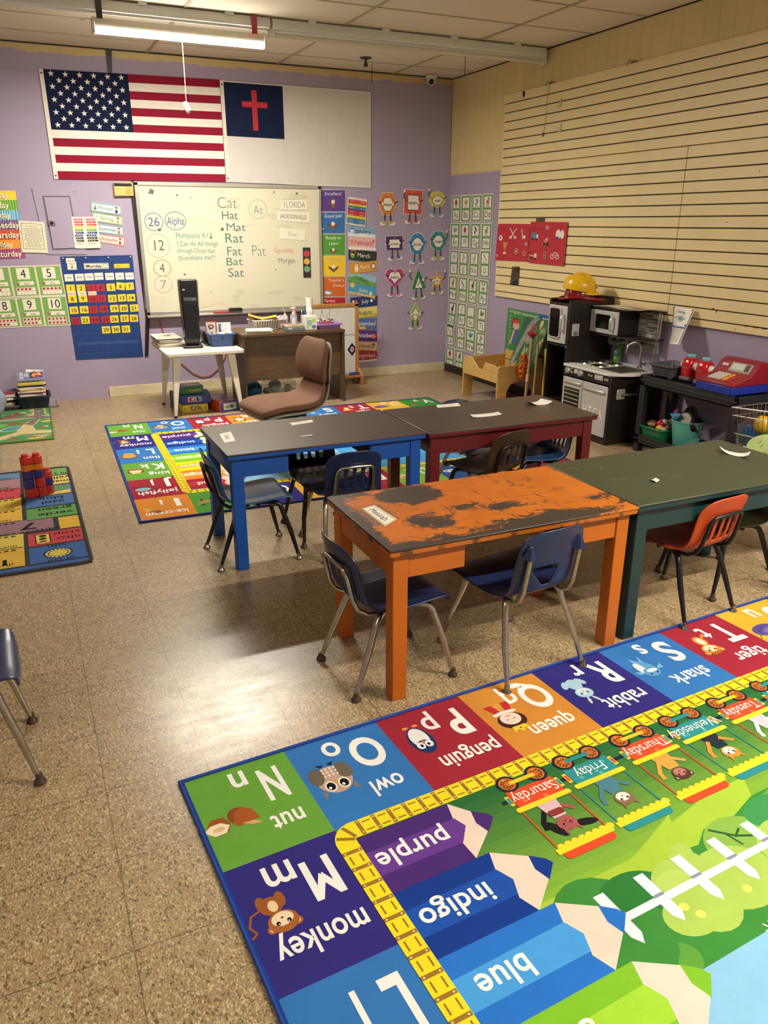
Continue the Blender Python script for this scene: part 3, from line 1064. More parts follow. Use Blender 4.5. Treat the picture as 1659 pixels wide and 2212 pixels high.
# ---------------------------------------------------------------- whiteboard
q = ((-3.324, 1.97), (-1.515, 1.956), (-1.504, 0.768), (-3.324, 0.765))
zb = (q[2][1] + q[3][1]) / 2
x0, x1 = (q[0][0] + q[3][0]) / 2, (q[1][0] + q[2][0]) / 2
zt = (q[0][1] + q[1][1]) / 2
t = thing('whiteboard', 'large whiteboard full of handwriting on the back wall', 'whiteboard', ((x0 + x1) / 2, 0, zb))
bw_, bh_ = x1 - x0, zt - zb
alu = M('brushed_aluminium', '#b9b7ae', .35, .7, var=.05)
A = Art(bw_, bh_, '#dcd7bf')
for i in range(26):
    x, y = random.uniform(.1, bw_ - .1), random.choice((random.uniform(.8, bh_ - .03), random.uniform(.03, .2)))
    A.ell(x, y, random.uniform(.03, .14), random.uniform(.008, .03), '#d3cdb3', 1, 12, rot=random.uniform(-15, 15))


def wp(p): return p[0] - x0, p[1] - zb


INK, BLUE, GRN, PNK = '#666c6a', '#4f669a', '#5f958c', '#b57a76'
for s, c, h, wd, col in (('Cat', (-2.474, 1.795), .10, .2, INK), ('Hat', (-2.455, 1.684), .076, .165, INK), ('Mat', (-2.401, 1.576), .07, .2, '#5c8078'), ('Rat', (-2.426, 1.473), .085, .19, '#5c8078'), ('Fat', (-2.433, 1.352), .08, .155, '#60877c'), ('Bat', (-2.437, 1.252), .074, .175, '#60877c'), ('Sat', (-2.426, 1.146), .08, .165, '#5c8078'), ('Pat', (-2.182, 1.353), .10, .15, '#5c8078')):
    A.txt(s, *wp(c), h, col, 3, 't' if h > .09 else 'n', w=wd, jit=.03)
A.txt('At', *wp((-2.167, 1.734)), .08, '#5c8078', 3, 't', w=.1)
A.ring(*wp((-2.167, 1.74)), .093, .088, .006, '#a9b3a9', 3)
for s, c, r, ry, col, h, wd in (('26', (-3.182, 1.62), .083, .078, BLUE, .075, .11), ('Alpha', (-2.979, 1.63), .098, .08, BLUE, .07, .165), ('12', (-3.162, 1.407), .108, .108, INK, .092, .12), ('4', (-3.143, 1.204), .08, .075, PNK, .085, .05), ('7', (-3.146, 1.052), .083, .078, '#b09a94', .08, .07)):
    A.txt(s, *wp(c), h, col if s != '4' else INK, 3, 'n', w=wd, jit=.05)
    A.ring(*wp(c), r, ry, .0055, col if s not in ('12', '7') else '#b3a79a', 3, 26, 20, 372)
for s, c, wd in (('Phillipians 4:13', (-2.815, 1.498), .35), ('I Can do All things', (-2.787, 1.424), .4), ('through Christ that', (-2.804, 1.359), .37), ('Strenthens me!!!', (-2.803, 1.294), .36)):
    A.txt(s, *wp(c), .044, '#5f958c', 3, 'n', w=wd, jit=.08)
A.txt('Garrette', *wp((-1.916, 1.355)), .05, '#cf9188', 3, 'n', w=.208, jit=.05)
A.txt('Morgan', *wp((-1.891, 1.255)), .05, '#7d7d78', 3, 'n', w=.178, jit=.05)
for c, w in (((-3.181, 1.883), .03), ((-2.946, 1.856), .012), ((-2.819, 1.838), .008), ((-3.137, 1.549), .018), ((-2.652, 1.479), .014), ((-2.935, 1.14), .012), ((-2.011, 1.169), .008), ((-1.76, 1.891), .014), ((-1.997, 1.898), .01), ((-2.537, 1.554), .02), ((-2.394, 1.543), .012), ((-2.687, 0.966), .006)):
    px, py = wp(c)
    A.poly([(px - w, py - w * .5), (px + w * .6, py - w * .8), (px + w, py + w * .4), (px - w * .2, py + w * .9)], '#6f6a5c', 2)
px, py = wp((-2.518, 1.9)); A.rect(px - .03, py - .02, .06, .04, '#cfc6a4', 2)
A.build('writing_surface', lambda x, y, h: Vector((x - bw_ / 2, -.020 - h, y)), print_mat('glossy_whiteboard', .22, spec=.5, blotch=.04), .012, t)
f = .028
MB().box(-bw_ / 2 - .004, -bw_ / 2 + f, -.03, 0, 0, bh_).build('frame_side', alu, t, bevel=.003)
MB().box(bw_ / 2 - f, bw_ / 2 + .004, -.03, 0, 0, bh_).build('frame_side', alu, t, bevel=.003)
MB().box(-bw_ / 2 - .004, bw_ / 2 + .004, -.03, 0, bh_ - f, bh_ + .004).build('frame_top', alu, t, bevel=.003)
MB().prism([(0, -.02), (-.085, -.02), (-.088, -.005), (-.03, -.004), (-.03, .03), (0, .03)], -bw_ / 2 - .004, bw_ / 2 + .004, 'x').build('marker_tray', alu, t, bevel=.002)
t = thing('board_eraser', 'black felt eraser on the whiteboard tray', 'eraser', ((-2.46, 0.792)[0], -.055, zb + .0))
MB().box(-.065, .065, -.025, .025, -.003, .012).build('felt_pad', M('grey_felt', '#4a4844', .9), t, bevel=.003)
MB().prism(rrect(-.065, .065, .012, .042, .012), -.025, .025, 'y').build('grip', M('black_plastic', '#1b1a1c', .45), t)
tag(MB().box(-.075, .075, -.02, .02, -.003, .011).build('marker_box', M('red_card', '#b5343a', .5), loc=((-2.606, 0.784)[0], -.055, zb), bevel=.002), 'flat red marker box on the whiteboard tray left of the eraser', 'box')

for nm, s, q2, h, sx in (('top', 'FLORIDA', ((-1.928, 1.829), (-1.648, 1.838), (-1.651, 1.739), (-1.932, 1.736)), .58, .75), ('middle', 'JACKSONVILLE', ((-1.973, 1.725), (-1.629, 1.715), (-1.632, 1.614), (-1.979, 1.639)), .42, .62), ('lowest', 'Duval', ((-1.955, 1.573), (-1.679, 1.547), (-1.689, 1.447), (-1.956, 1.465)), .38, .9)):
    A = Art(3.2, 1, '#ece6d2')
    A.txt(s, 1.6, .5, h, '#5d584c', 1, 't' if s != 'JACKSONVILLE' else 'n', sx=sx, jit=.05)
    if s == 'FLORIDA':
        for i in range(9):
            A.rect(.1 + i * .33, -.02, .12, .03, '#5d584c', 1); A.rect(.2 + i * .2, .98, .1, .05, '#6a6557', 1)
    sheet('word_strip', f'white paper strip on the whiteboard reading {s}', 'paper', A, q2, PAPER, off=.0235, th=.0008, group='paper strips on the whiteboard')
A = Art(.4, 1.5, '#35302c')
for i, c in enumerate(('#c8404c', '#dcab4a', '#74a57f')):
    A.ell(.2, 1.19 - i * .38, .16, .16, c, 1, 20)
sheet('traffic_light_card', 'black paper traffic light with red, yellow and green discs on the whiteboard', 'card', A, ((-1.716, 1.379), (-1.634, 1.378), (-1.633, 1.081), (-1.718, 1.081)), PAPER, off=.0235, th=.0008)

# ---------------------------------------------------------------- behaviour chart
def eagle(A, x, y, s, L=3, wings=True):
    if wings:
        A.poly([(x - s * 1.3, y + .5 * s), (x - .4 * s, y + .1 * s), (x - .3 * s, y - .7 * s), (x - s, y - .2 * s)], '#7a4a30', L)
        A.poly([(x + s * 1.3, y + .5 * s), (x + .4 * s, y + .1 * s), (x + .3 * s, y - .7 * s), (x + s, y - .2 * s)], '#7a4a30', L)
    A.ell(x, y - .4 * s, .5 * s, .6 * s, '#8b5636', L + 1, 14)
    A.ell(x, y + .3 * s, .42 * s, .5 * s, '#efe6d2', L + 2, 14)
    A.poly([(x - .12 * s, y + .25 * s), (x + .18 * s, y + .2 * s), (x, y - .05 * s)], '#e3ab3a', L + 3)
    A.poly([(x - .4 * s, y - s), (x - .1 * s, y - .85 * s), (x, y - 1.05 * s), (x + .1 * s, y - .85 * s), (x + .4 * s, y - s), (x, y - .75 * s)], '#e3ab3a', L + 2)


for k, (w1, w2, c, tc, q) in enumerate((('Excellent!', '', '#5b3f8c', '#ece3ee', ((-1.496, 1.93), (-1.225, 1.935), (-1.226, 1.724), (-1.503, 1.722))), ('Good Job!', '', '#2f6db0', '#eef0ee', ((-1.501, 1.718), (-1.23, 1.722), (-1.236, 1.511), (-1.504, 1.512))), ('Ready to', 'Learn', '#569b3c', '#f0f0e0', ((-1.504, 1.507), (-1.233, 1.508), (-1.236, 1.296), (-1.502, 1.299))),
        ('Warning', '', '#ecc93a', '#b9ab8e', ((-1.502, 1.294), (-1.236, 1.293), (-1.24, 1.083), (-1.504, 1.089))), ("Teacher's", 'Choice', '#cf6a30', '#f2e4d2', ((-1.504, 1.085), (-1.24, 1.081), (-1.24, 0.875), (-1.504, 0.884))), ('Parent', 'Contact', '#b3303f', '#f3dcd6', ((-1.502, 0.877), (-1.241, 0.87), (-1.233, 0.656), (-1.501, 0.667))))):
    A = Art(1.13, 1, '#e9e2d6')
    A.rect(.02, .015, 1.09, .97, c, 1)
    al = 'r' if k == 4 else ('l' if k == 5 else 'c')
    px = {'c': .565, 'r': 1.06, 'l': .06}[al]
    A.txt(w1, px, .83, .15, tc, 2, 'n', sx=.9, al=al)
    if w2 and k != 5:
        A.txt(w2, px, .57, .15, tc, 2, 'n', sx=.9, al=al)
    if k < 4:
        eagle(A, .55, .40 if k in (0, 1, 3) else .22, .2 if k != 2 else .15, wings=k != 0)
    if k == 4:
        A.ell(.27, .2, .2, .11, '#5aa0cf', 2); A.ell(.27, .18, .15, .06, '#eef2f2', 3); A.ell(.2, .22, .06, .05, '#eef2f2', 3)
    lab = ['purple', 'blue', 'green', 'yellow', 'orange', 'red'][k]
    sheet('behavior_card', f'{lab} behaviour chart card reading {w1} {w2 if k != 5 else ""}'.strip(), 'card', A, q, LAMINATE, off=.004, group='behaviour chart cards')
t = MB().box(-.022, .018, -.014, -.004, -.006, .014).build('chart_clip', M('grey_clip', '#9b978f', .4), loc=(*(-1.485, 1.553)[:1], 0, (-1.485, 1.553)[1]), bevel=.003)
tag(t, 'small grey clip on the left edge of the blue chart card', 'clip')

A = Art(.7, 1, '#e8e2cf')
A.rect(.2, .94, .3, .015, '#8a8f86', 2)
y = .92
for c, h in (('#c8413c', .1), ('#c8413c', .05), ('#e3cf3c', .06), ('#6aa04a', .03), ('#3c74ad', .1), ('#5b3474', .035), ('#b8304e', .1), ('#c03a48', .1), ('#e3cf3c', .07), ('#6aa04a', .045), ('#3c74ad', .12), ('#3c8aa8', .06)):
    y -= h
    A.rect(.02, y, .66, h, c, 1)
    if h > .055:
        A.rect(.08, y + h * .35, .16, .014, '#e3d5c8', 2); A.rect(.46, y + h * .35, .15, .014, '#e3d5c8', 2)
sheet('stripe_chart', 'tilted rainbow striped chart above the month cards', 'chart', A, ((-1.199, 1.871), (-0.988, 1.846), (-1.011, 1.577), (-1.227, 1.605)), LAMINATE, off=.009)

# ---------------------------------------------------------------- month cards
MQ = [((-1.203, 1.587), (-0.884, 1.578), (-0.887, 1.464), (-1.204, 1.487)), ((-1.199, 1.482), (-0.884, 1.467), (-0.887, 1.347), (-1.2, 1.363)), ((-1.2, 1.36), (-0.875, 1.326), (-0.884, 1.213), (-1.204, 1.252)), ((-1.195, 1.218), (-0.873, 1.237), (-0.867, 1.133), (-1.187, 1.103)), ((-1.204, 1.125), (-0.878, 1.073), (-0.887, 0.958), (-1.213, 1.032)), ((-1.2, 1.016), (-0.881, 0.958), (-0.896, 0.845), (-1.212, 0.905)),
      ((-1.187, 0.861), (-0.869, 0.876), (-0.864, 0.769), (-1.184, 0.747)), ((-1.192, 0.741), (-0.873, 0.764), (-0.867, 0.656), (-1.182, 0.633)), ((-1.193, 0.644), (-0.873, 0.635), (-0.873, 0.51), (-1.191, 0.521)), ((-1.201, 0.521), (-0.869, 0.5), (-0.873, 0.379), (-1.204, 0.402)), ((-1.202, 0.402), (-0.873, 0.373), (-0.878, 0.262), (-1.206, 0.303)), ((-1.203, 0.308), (-0.873, 0.278), (-0.861, 0.17), (-1.203, 0.16))]
months = [('January', '#7fa8c9', '#2b3f66', 'pale blue snowy'), ('February', '#e3b3b1', '#c04a58', 'pink'), ('March', '#27352c', '#eceadf', 'dark green'), ('April', '#d3963f', '#f3ead2', 'tan orange'), ('May', '#7aa86a', '#274a3c', 'green garden'), ('June', '#4a9ec6', '#f3e6b8', 'blue beach'),
          ('July', '#24346a', '#eae6e0', 'navy'), ('August', '#d9cf7a', '#4a4436', 'yellow green'), ('September', '#4a6ea8', '#e6e6e0', 'blue school'), ('October', '#57307a', '#efe3e6', 'purple'), ('November', '#dcc898', '#8a4a2c', 'cream'), ('December', '#a8323a', '#f1e2d8', 'red')]
for k, ((nm, bg, tc, cn), q) in enumerate(zip(months, MQ)):
    A = Art(2.45, 1, bg)
    rnd = random.Random(k)
    def dots(c, n, y0, y1, r0, r1):
        for _ in range(n):
            A.ell(rnd.uniform(.05, 2.4), rnd.uniform(y0, y1), rnd.uniform(r0, r1), rnd.uniform(r0, r1), c, 2, 8)
    if k == 0:
        A.poly([(0, 0), (2.45, 0), (2.45, .3), (1.5, .42), (.8, .3), (0, .4)], '#dbe6ea', 1); dots('#eef3f3', 14, .5, .95, .015, .03)
        A.ell(.35, .55, .14, .14, '#edf1f0', 3); A.rect(.24, .68, .22, .1, '#27314a', 3)
    elif k == 1:
        for i in range(9):
            A.ell(.15 + i * .27, .05, .17, .15, '#f1e2dd', 2, 12)
        A.ell(.3, .55, .15, .22, '#d9925a', 3); A.ell(2.2, .7, .09, .1, '#c8495a', 3); dots('#d3606c', 8, .4, .9, .02, .035)
    elif k == 2:
        dots('#5f8a54', 16, .05, .95, .02, .04); A.ell(.35, .4, .18, .2, '#6fa24a', 3); A.ell(.35, .55, .2, .07, '#e0c24a', 4); A.ring(.42, .7, .2, .2, .06, '#cf8a5a', 3, 12, 0, 180)
    elif k == 3:
        A.ell(.6, .4, .18, .24, '#f0e9dd', 3); A.ell(.52, .72, .05, .13, '#f0e9dd', 3); A.ell(.68, .72, .05, .13, '#f0e9dd', 3); A.ell(2.1, .5, .22, .3, '#5d4030', 3); A.ell(2.1, .5, .16, .22, '#e8e2da', 4); dots('#e8d6b0', 12, .05, .25, .015, .03)
    elif k == 4:
        A.poly([(0, .5), (2.45, .45), (2.45, 1), (0, 1)], '#8fc0d0', 1); A.poly([(0, .35), (.7, .8), (1.3, .5), (2.45, .35), (2.45, 0), (0, 0)], '#5e9a4a', 2); dots('#e3e8c8', 18, .05, .4, .02, .04)
    elif k == 5:
        A.rect(0, 0, 2.45, .22, '#dcb878', 1); A.ell(.3, .85, .2, .2, '#f2d04a', 2); A.rect(1.9, .2, .2, .35, '#efe6da', 3); dots('#d97a4a', 6, .05, .2, .02, .05)
    elif k == 6:
        A.ell(.5, .6, .12, .16, '#d94a4a', 2); A.ell(.25, .6, .1, .14, '#e6e0da', 2); A.ell(1.9, .55, .12, .16, '#e6e0da', 2); A.ell(2.15, .75, .1, .14, '#d94a4a', 2); dots('#e6e0da', 10, .1, .9, .01, .02)
    elif k == 7:
        A.poly([(0, 0), (2.45, 0), (2.45, .3), (1.2, .45), (0, .25)], '#b9b44a', 1); dots('#eee6c4', 16, .05, .4, .02, .05)
    elif k == 8:
        A.rr(.8, .05, .6, .22, .06, '#d9b23c', 2); A.ell(1.9, .15, .1, .1, '#c23c3c', 2); A.poly([(2.2, .3), (2.3, .85), (2.36, .8), (2.26, .3)], '#e3a24a', 2)
    elif k == 9:
        A.ell(2.15, .45, .19, .22, '#d9702c', 2); A.rect(2.05, .5, .06, .06, '#3a2030', 3); A.rect(2.2, .5, .06, .06, '#3a2030', 3); dots('#e3a24a', 10, .03, .2, .02, .05)
    elif k == 10:
        A.ell(2.15, .75, .15, .13, '#a4452c', 2); dots('#b8702c', 26, .0, .28, .02, .05)
    else:
        A.rect(0, .0, 2.45, .14, '#ece2da', 1); dots('#efe4dc', 24, .1, .35, .015, .04); dots('#c9963c', 10, .75, .98, .02, .05)
    A.txt(nm, 1.32, .55, .36, tc, 5, 'n', sx=.85, rot=-1)
    sheet('month_card', f'{cn} month card reading {nm}', 'card', A, q, PAPER, off=.003 + .0012 * (k % 2) + (.001 if k in (2, 5) else 0), group='month cards')

q = ((-0.869, 0.489), (-0.803, 0.486), (-0.803, 0.37), (-0.869, 0.373))
t = thing('wall_outlet', 'double wall outlet painted lavender beside the month cards', 'outlet', (*((q[0][0] + q[1][0]) / 2, 0), q[2][1]))
h = q[0][1] - q[2][1]
MB().box(-.035, .035, -.007, 0, 0, h).build('cover_plate', pp, t, bevel=.003)
for z in (.3, .7):
    MB().lathe([(0, .004), (.016, .003), (.017, 0)], 16, rot=Matrix.Rotation(R(90), 3, 'X')).build('socket', pp, t, (0, -.006, h * z))

# ---------------------------------------------------------------- shape characters
def shape_char(kind, col, c, s, shoe, word, tilt=0, wave=0, cn=''):
    """Cut-out card: a coloured shape with a name window, thin arms, legs and sneakers."""
    x, z = c
    t = thing('shape_character', f'{cn} {kind} cut-out with arms, legs and sneakers, reading {word}', 'cut-out', (x, -.004, z), 0, 'shape cut-outs')
    def outline(g):
        if kind == 'hexagon': return [(g * a, g * b) for a, b in ((-.55, 1), (.55, 1), (.98, 0), (.5, -1), (-.5, -1), (-.98, 0))]
        if kind == 'octagon': return [(g * 1.0 * math.cos(R(22.5 + 45 * i)), g * 1.08 * math.sin(R(22.5 + 45 * i))) for i in range(8)]
        if kind == 'square': return [(-g * .98, g * 1.1), (g * .98, g * 1.1), (g * .98, -g * 1.1), (-g * .98, -g * 1.1)]
        if kind == 'rectangle': return [(-g * .95, g * .75), (g * .95, g * .65), (g * .9, -g * .72), (-g * .95, -g * .6)]
        if kind == 'oval': return [(g * .95 * math.cos(R(15 * i)), g * .78 * math.sin(R(15 * i))) for i in range(24)]
        if kind == 'circle': return [(g * .9 * math.cos(R(15 * i)), g * 1.08 * math.sin(R(15 * i))) for i in range(24)]
        if kind == 'heart':
            return [(g * .062 * 16 * math.sin(R(10 * i)) ** 3, g * .068 * (13 * math.cos(R(10 * i)) - 5 * math.cos(R(20 * i)) - 2 * math.cos(R(30 * i)) - math.cos(R(40 * i)))) for i in range(36)]
        if kind == 'triangle': return [(0, g * 1.25), (g * .95, -g * .95), (-g * .85, -g * .95)]
        if kind == 'star': return [(g * (1.12 if i % 2 == 0 else .52) * math.cos(R(90 + i * 36)), g * (1.12 if i % 2 == 0 else .52) * math.sin(R(90 + i * 36))) for i in range(10)]
        return [(0, g * 1.25), (g * .75, 0), (0, -g * 1.15), (-g * .75, 0)]
    low = {'rectangle': -.66, 'oval': -.75, 'star': -.55, 'heart': -.9, 'rhombus': -.7}.get(kind, -1.0)
    foot = low - .75
    F = lambda off: (lambda u, v, h: Vector((u * s, -off - h, v * s)))
    def part(name, A, off):
        A.W = A.H = .0001
        return A.build(name, F(off), LAMINATE, .0001, t)
    def slab(name, polys, off, extra=()):
        mb = MB()
        for p in polys:
            mb.prism([(a * s, b * s) for a, b in p], -off, -off + .0012, 'y')
        return mb
    wht = M('white_card', '#ddd6ca', .5)
    # legs and arms
    blk_ = M('black_ink', '#1b191a', .5)
    for sd in (-1, 1):
        MB().tube([(sd * .3 * s, -.002, low * s * .9), (sd * .34 * s, -.002, (foot + .1) * s)], .05 * s, 6).build('leg', blk_, t)
        hx, hz = (sd * 1.02, .95) if (wave == sd) else (sd * .55, -.02)
        MB().tube([(sd * .75 * s, -.004, .05 * s), (sd * 1.05 * s, -.005, (.25 if wave != sd else .35) * s), (hx * s, -.007, hz * s)], .035 * s, 6).build('arm', blk_, t)
        MB().sphere((hx * s, -.009, hz * s), .15 * s, 10, 6, sq=(1, .03 / (.15 * s) * .12, 1)).build('glove', wht, t)
        sx_ = sd * .52
        p = [(sx_ + .36 * math.cos(R(20 * i)), foot - .12 + .2 * math.sin(R(20 * i))) for i in range(18)]
        mb = slab('sneaker', [p], .004)
        q_ = [(sx_ - sd * .14 + .19 * math.cos(R(20 * i)), foot + .0 + .17 * math.sin(R(20 * i))) for i in range(18)]
        mb.prism([(a * s, b * s) for a, b in q_], -.0055, -.004, 'y', 1)
        mb.build('sneaker', [wht, M('sneaker_' + kind, shoe, .5)], t, smooth=0)
    mb = slab('body', [outline(1.07)], .0012)
    mb.prism([(a * s, b * s) for a, b in outline(1.0)], -.003, -.0012, 'y', 1)
    mb.build('body', [wht, M('shape_' + kind, col, .4)], t, smooth=0)
    A = Art(.0001, .0001)
    cy = {'oval': -.1, 'triangle': -.35, 'heart': .0, 'star': -.05}.get(kind, -.05)
    g = {'rectangle': .6, 'triangle': .5, 'star': .55}.get(kind, .6)
    A.poly([(a * 1.1, b * 1.1 + cy) for a, b in outline(g)], '#2b2724', 1)
    A.poly([(a, b + cy) for a, b in outline(g)], '#ece6dc', 2)
    tw = {'rectangle': .5, 'hexagon': .62, 'octagon': .62, 'triangle': .5}.get(kind, .7)
    n = sum(glyph(ch_, 'b')[2] for ch_ in word)
    A.txt(word, 0, cy, .26 if kind not in ('rectangle', 'triangle', 'star', 'rhombus') else .2, '#1f1c1b', 3, 'b', rot=65 if kind == 'triangle' else 0, sx=min(1.0, (1.05 if kind not in ('triangle', 'star') else .75) / (n * .26)))
    ty = {'hexagon': .85, 'square': .97, 'oval': .6, 'rectangle': .5, 'circle': .95, 'octagon': .88, 'heart': .45, 'triangle': .9, 'star': .75}.get(kind, .9)
    for sd in (-1, 1):
        A.ell(sd * .07, ty, .05, .035, '#e9dccb', 2, 8); A.ell(sd * .07, ty, .02, .02, '#222', 3, 6)
    A.build('name_window', lambda u, v, h: Vector((u * s, -.0032 - h * 1.5, v * s)), LAMINATE, .0001, t)
    t.rotation_euler = (0, R(-tilt), 0)


for kind, col, c, s, shoe, tilt, wave, cn in (('hexagon', '#d67a2b', (-0.75, 1.807), .106, '#c9a13c', 0, 0, 'orange'), ('square', '#cf5148', (-0.449, 1.828), .108, '#b23a4a', -2, -1, 'coral red'), ('oval', '#d8c63f', (-0.158, 1.858), .10, '#5aa0a0', 0, -1, 'yellow'),
        ('rectangle', '#43296a', (-0.667, 1.412), .103, '#6b4a8a', 4, 0, 'dark purple'), ('circle', '#2f83bd', (-0.391, 1.405), .103, '#3f7fae', 0, 0, 'blue'), ('octagon', '#2f8a84', (-0.133, 1.434), .100, '#b9b44a', 0, 1, 'teal'),
        ('heart', '#b23a7d', (-0.661, 1.063), .108, '#b04a9a', 0, 0, 'magenta'), ('triangle', '#2c7a40', (-0.369, 1.026), .103, '#3f7a50', 2, -1, 'green'), ('star', '#d9942f', (-0.135, 1.015), .095, '#b98a4a', 2, 1, 'golden'), ('rhombus', '#8fb83c', (-0.4, 0.657), .098, '#7fa84a', 0, 0, 'lime green')):
    shape_char(kind, col, c, s, shoe, kind, tilt, wave, cn)

# ================================================================ right wall
alpha = 'Aa apple #a5322f,Bb bee #d9b23c,Cc caterpillar #3c7f9e,Dd dinosaur #b5653c,Ee elephant #9a9a98,Ff flower #b03c44,Gg grapes #2c3560,Hh horse #a87a4a,Ii igloo #a8b8be,Jj jellyfish #b48ab8,Kk kangaroo #b9a87a,Ll lamp #c98a3c,Mm monkey #b5683c,Nn nail #2a2624,Oo ostrich #4a4038,Pp panda #2a2a2a,Qq queen #33302e,Rr rabbit #c9c4ba,Ss snake #c9a58a,Tt turtle #6f8a44,Uu umbrella #b5404f,Vv violin #8a3a2c,Ww whale #4a90bd,Xx xylophone #8a5a5a,Yy yarn #a8323c,Zz zebra #55524e'.split(',')
AQ = [((-0.054, 1.896), (-0.246, 1.896), (-0.259, 1.63), (-0.056, 1.633)), ((-0.261, 1.898), (-0.465, 1.897), (-0.471, 1.628), (-0.264, 1.63)), ((-0.48, 1.896), (-0.679, 1.896), (-0.683, 1.63), (-0.481, 1.63)), ((-0.695, 1.898), (-0.898, 1.897), (-0.906, 1.63), (-0.703, 1.632)),
      ((-0.043, 1.62), (-0.249, 1.62), (-0.258, 1.359), (-0.045, 1.357)), ((-0.26, 1.62), (-0.461, 1.62), (-0.472, 1.36), (-0.269, 1.356)), ((-0.476, 1.62), (-0.674, 1.621), (-0.688, 1.358), (-0.483, 1.355)), ((-0.69, 1.619), (-0.897, 1.619), (-0.903, 1.362), (-0.702, 1.357)),
      ((-0.042, 1.343), (-0.248, 1.343), (-0.245, 1.076), (-0.041, 1.075)), ((-0.252, 1.342), (-0.453, 1.339), (-0.463, 1.078), (-0.257, 1.077)), ((-0.474, 1.342), (-0.675, 1.341), (-0.678, 1.075), (-0.474, 1.078)), ((-0.694, 1.356), (-0.893, 1.36), (-0.9, 1.09), (-0.698, 1.086)),
      ((-0.034, 1.07), (-0.234, 1.075), (-0.243, 0.802), (-0.036, 0.802)), ((-0.257, 1.071), (-0.464, 1.073), (-0.464, 0.794), (-0.259, 0.804)), ((-0.47, 1.068), (-0.666, 1.069), (-0.669, 0.802), (-0.47, 0.8)), ((-0.687, 1.07), (-0.883, 1.067), (-0.884, 0.805), (-0.681, 0.808)),
      ((-0.052, 0.797), (-0.255, 0.793), (-0.212, 0.508), (-0.031, 0.518)), ((-0.255, 0.793), (-0.453, 0.799), (-0.455, 0.552), (-0.255, 0.538)), ((-0.444, 0.782), (-0.645, 0.794), (-0.65, 0.542), (-0.456, 0.541)), ((-0.677, 0.787), (-0.879, 0.795), (-0.883, 0.527), (-0.678, 0.524)),
      ((0.006, 0.529), (-0.183, 0.522), (-0.233, 0.304), (-0.029, 0.288)), ((-0.255, 0.535), (-0.447, 0.549), (-0.449, 0.294), (-0.257, 0.29)), ((-0.452, 0.541), (-0.677, 0.545), (-0.668, 0.273), (-0.454, 0.284)), ((-0.678, 0.524), (-0.883, 0.532), (-0.885, 0.291), (-0.679, 0.275)),
      ((-0.015, 0.28), (-0.227, 0.286), (-0.219, 0.01), (-0.026, 0.02)), ((-0.246, 0.283), (-0.449, 0.288), (-0.426, 0.013), (-0.242, 0.017))]
for k, (e, q) in enumerate(zip(alpha, AQ)):
    let, wd, ic = e.split()
    A = Art(.72, 1, '#e9e4d6')
    A.rect(.04, .03, .64, .93, '#3d5c36', 1); A.rect(.047, .037, .626, .916, '#6b9c55', 2)
    A.rect(.12, .51, .48, .40, '#34492f', 3); A.rect(.127, .517, .466, .386, '#ece7de', 4)
    A.rect(.12, .07, .48, .37, '#34492f', 3); A.rect(.127, .077, .466, .356, '#ece7de', 4)
    A.txt(let, .36, .27, .21, '#2d2a28', 5, 'n', sx=1.0)
    x, y = .36, .73
    if wd in ('apple', 'yarn', 'igloo', 'flower'):
        A.ell(x, y, .1, .11, ic, 5); A.rect(x - .01, y + .1, .03, .05, '#4d5a2c', 6)
    elif wd in ('bee', 'whale', 'turtle', 'elephant'):
        A.ell(x, y - .02, .12, .08, ic, 5); A.ell(x + .12, y + .03, .05, .05, ic, 5); A.ell(x - .03, y + .07, .05, .06, '#8fb8c0' if wd == 'bee' else ic, 6); A.rect(x - .02, y - .1, .03, .15, '#2b2724' if wd == 'bee' else ic, 6)
    elif wd in ('horse', 'dinosaur', 'zebra', 'ostrich', 'kangaroo', 'rabbit', 'monkey', 'panda', 'queen'):
        A.ell(x, y - .02, .09, .07, ic, 5); A.ell(x + .06, y + .09, .05, .06, ic, 5)
        for d in (-.07, -.03, .03, .07):
            A.rect(x + d - .012, y - .15, .024, .12, ic, 5)
        if wd == 'panda':
            A.ell(x, y + .04, .11, .1, '#eeeae2', 6); A.ell(x - .05, y + .05, .03, .03, ic, 7); A.ell(x + .05, y + .05, .03, .03, ic, 7); A.ell(x - .09, y + .13, .035, .035, ic, 7); A.ell(x + .09, y + .13, .035, .035, ic, 7)
    elif wd in ('nail', 'snake', 'violin', 'umbrella', 'lamp'):
        A.line([(x - .1, y + .1), (x, y), (x + .02, y - .04), (x + .1, y - .1)], .05 if wd != 'snake' else .02, ic, 5)
    else:
        for i in range(3):
            A.ell(x + .05 * math.sin(i * 2), y + .08 - i * .08, .055, .05, ic, 5 + i, 10)
    A.rect(.28, .545, .16, .02, '#6a655c', 6)
    sheet('alphabet_card', f'green bordered alphabet card with the letters {let}', 'card', A, q, LAMINATE, wall='R', off=.004 + .0012 * (k % 2), group='alphabet cards')

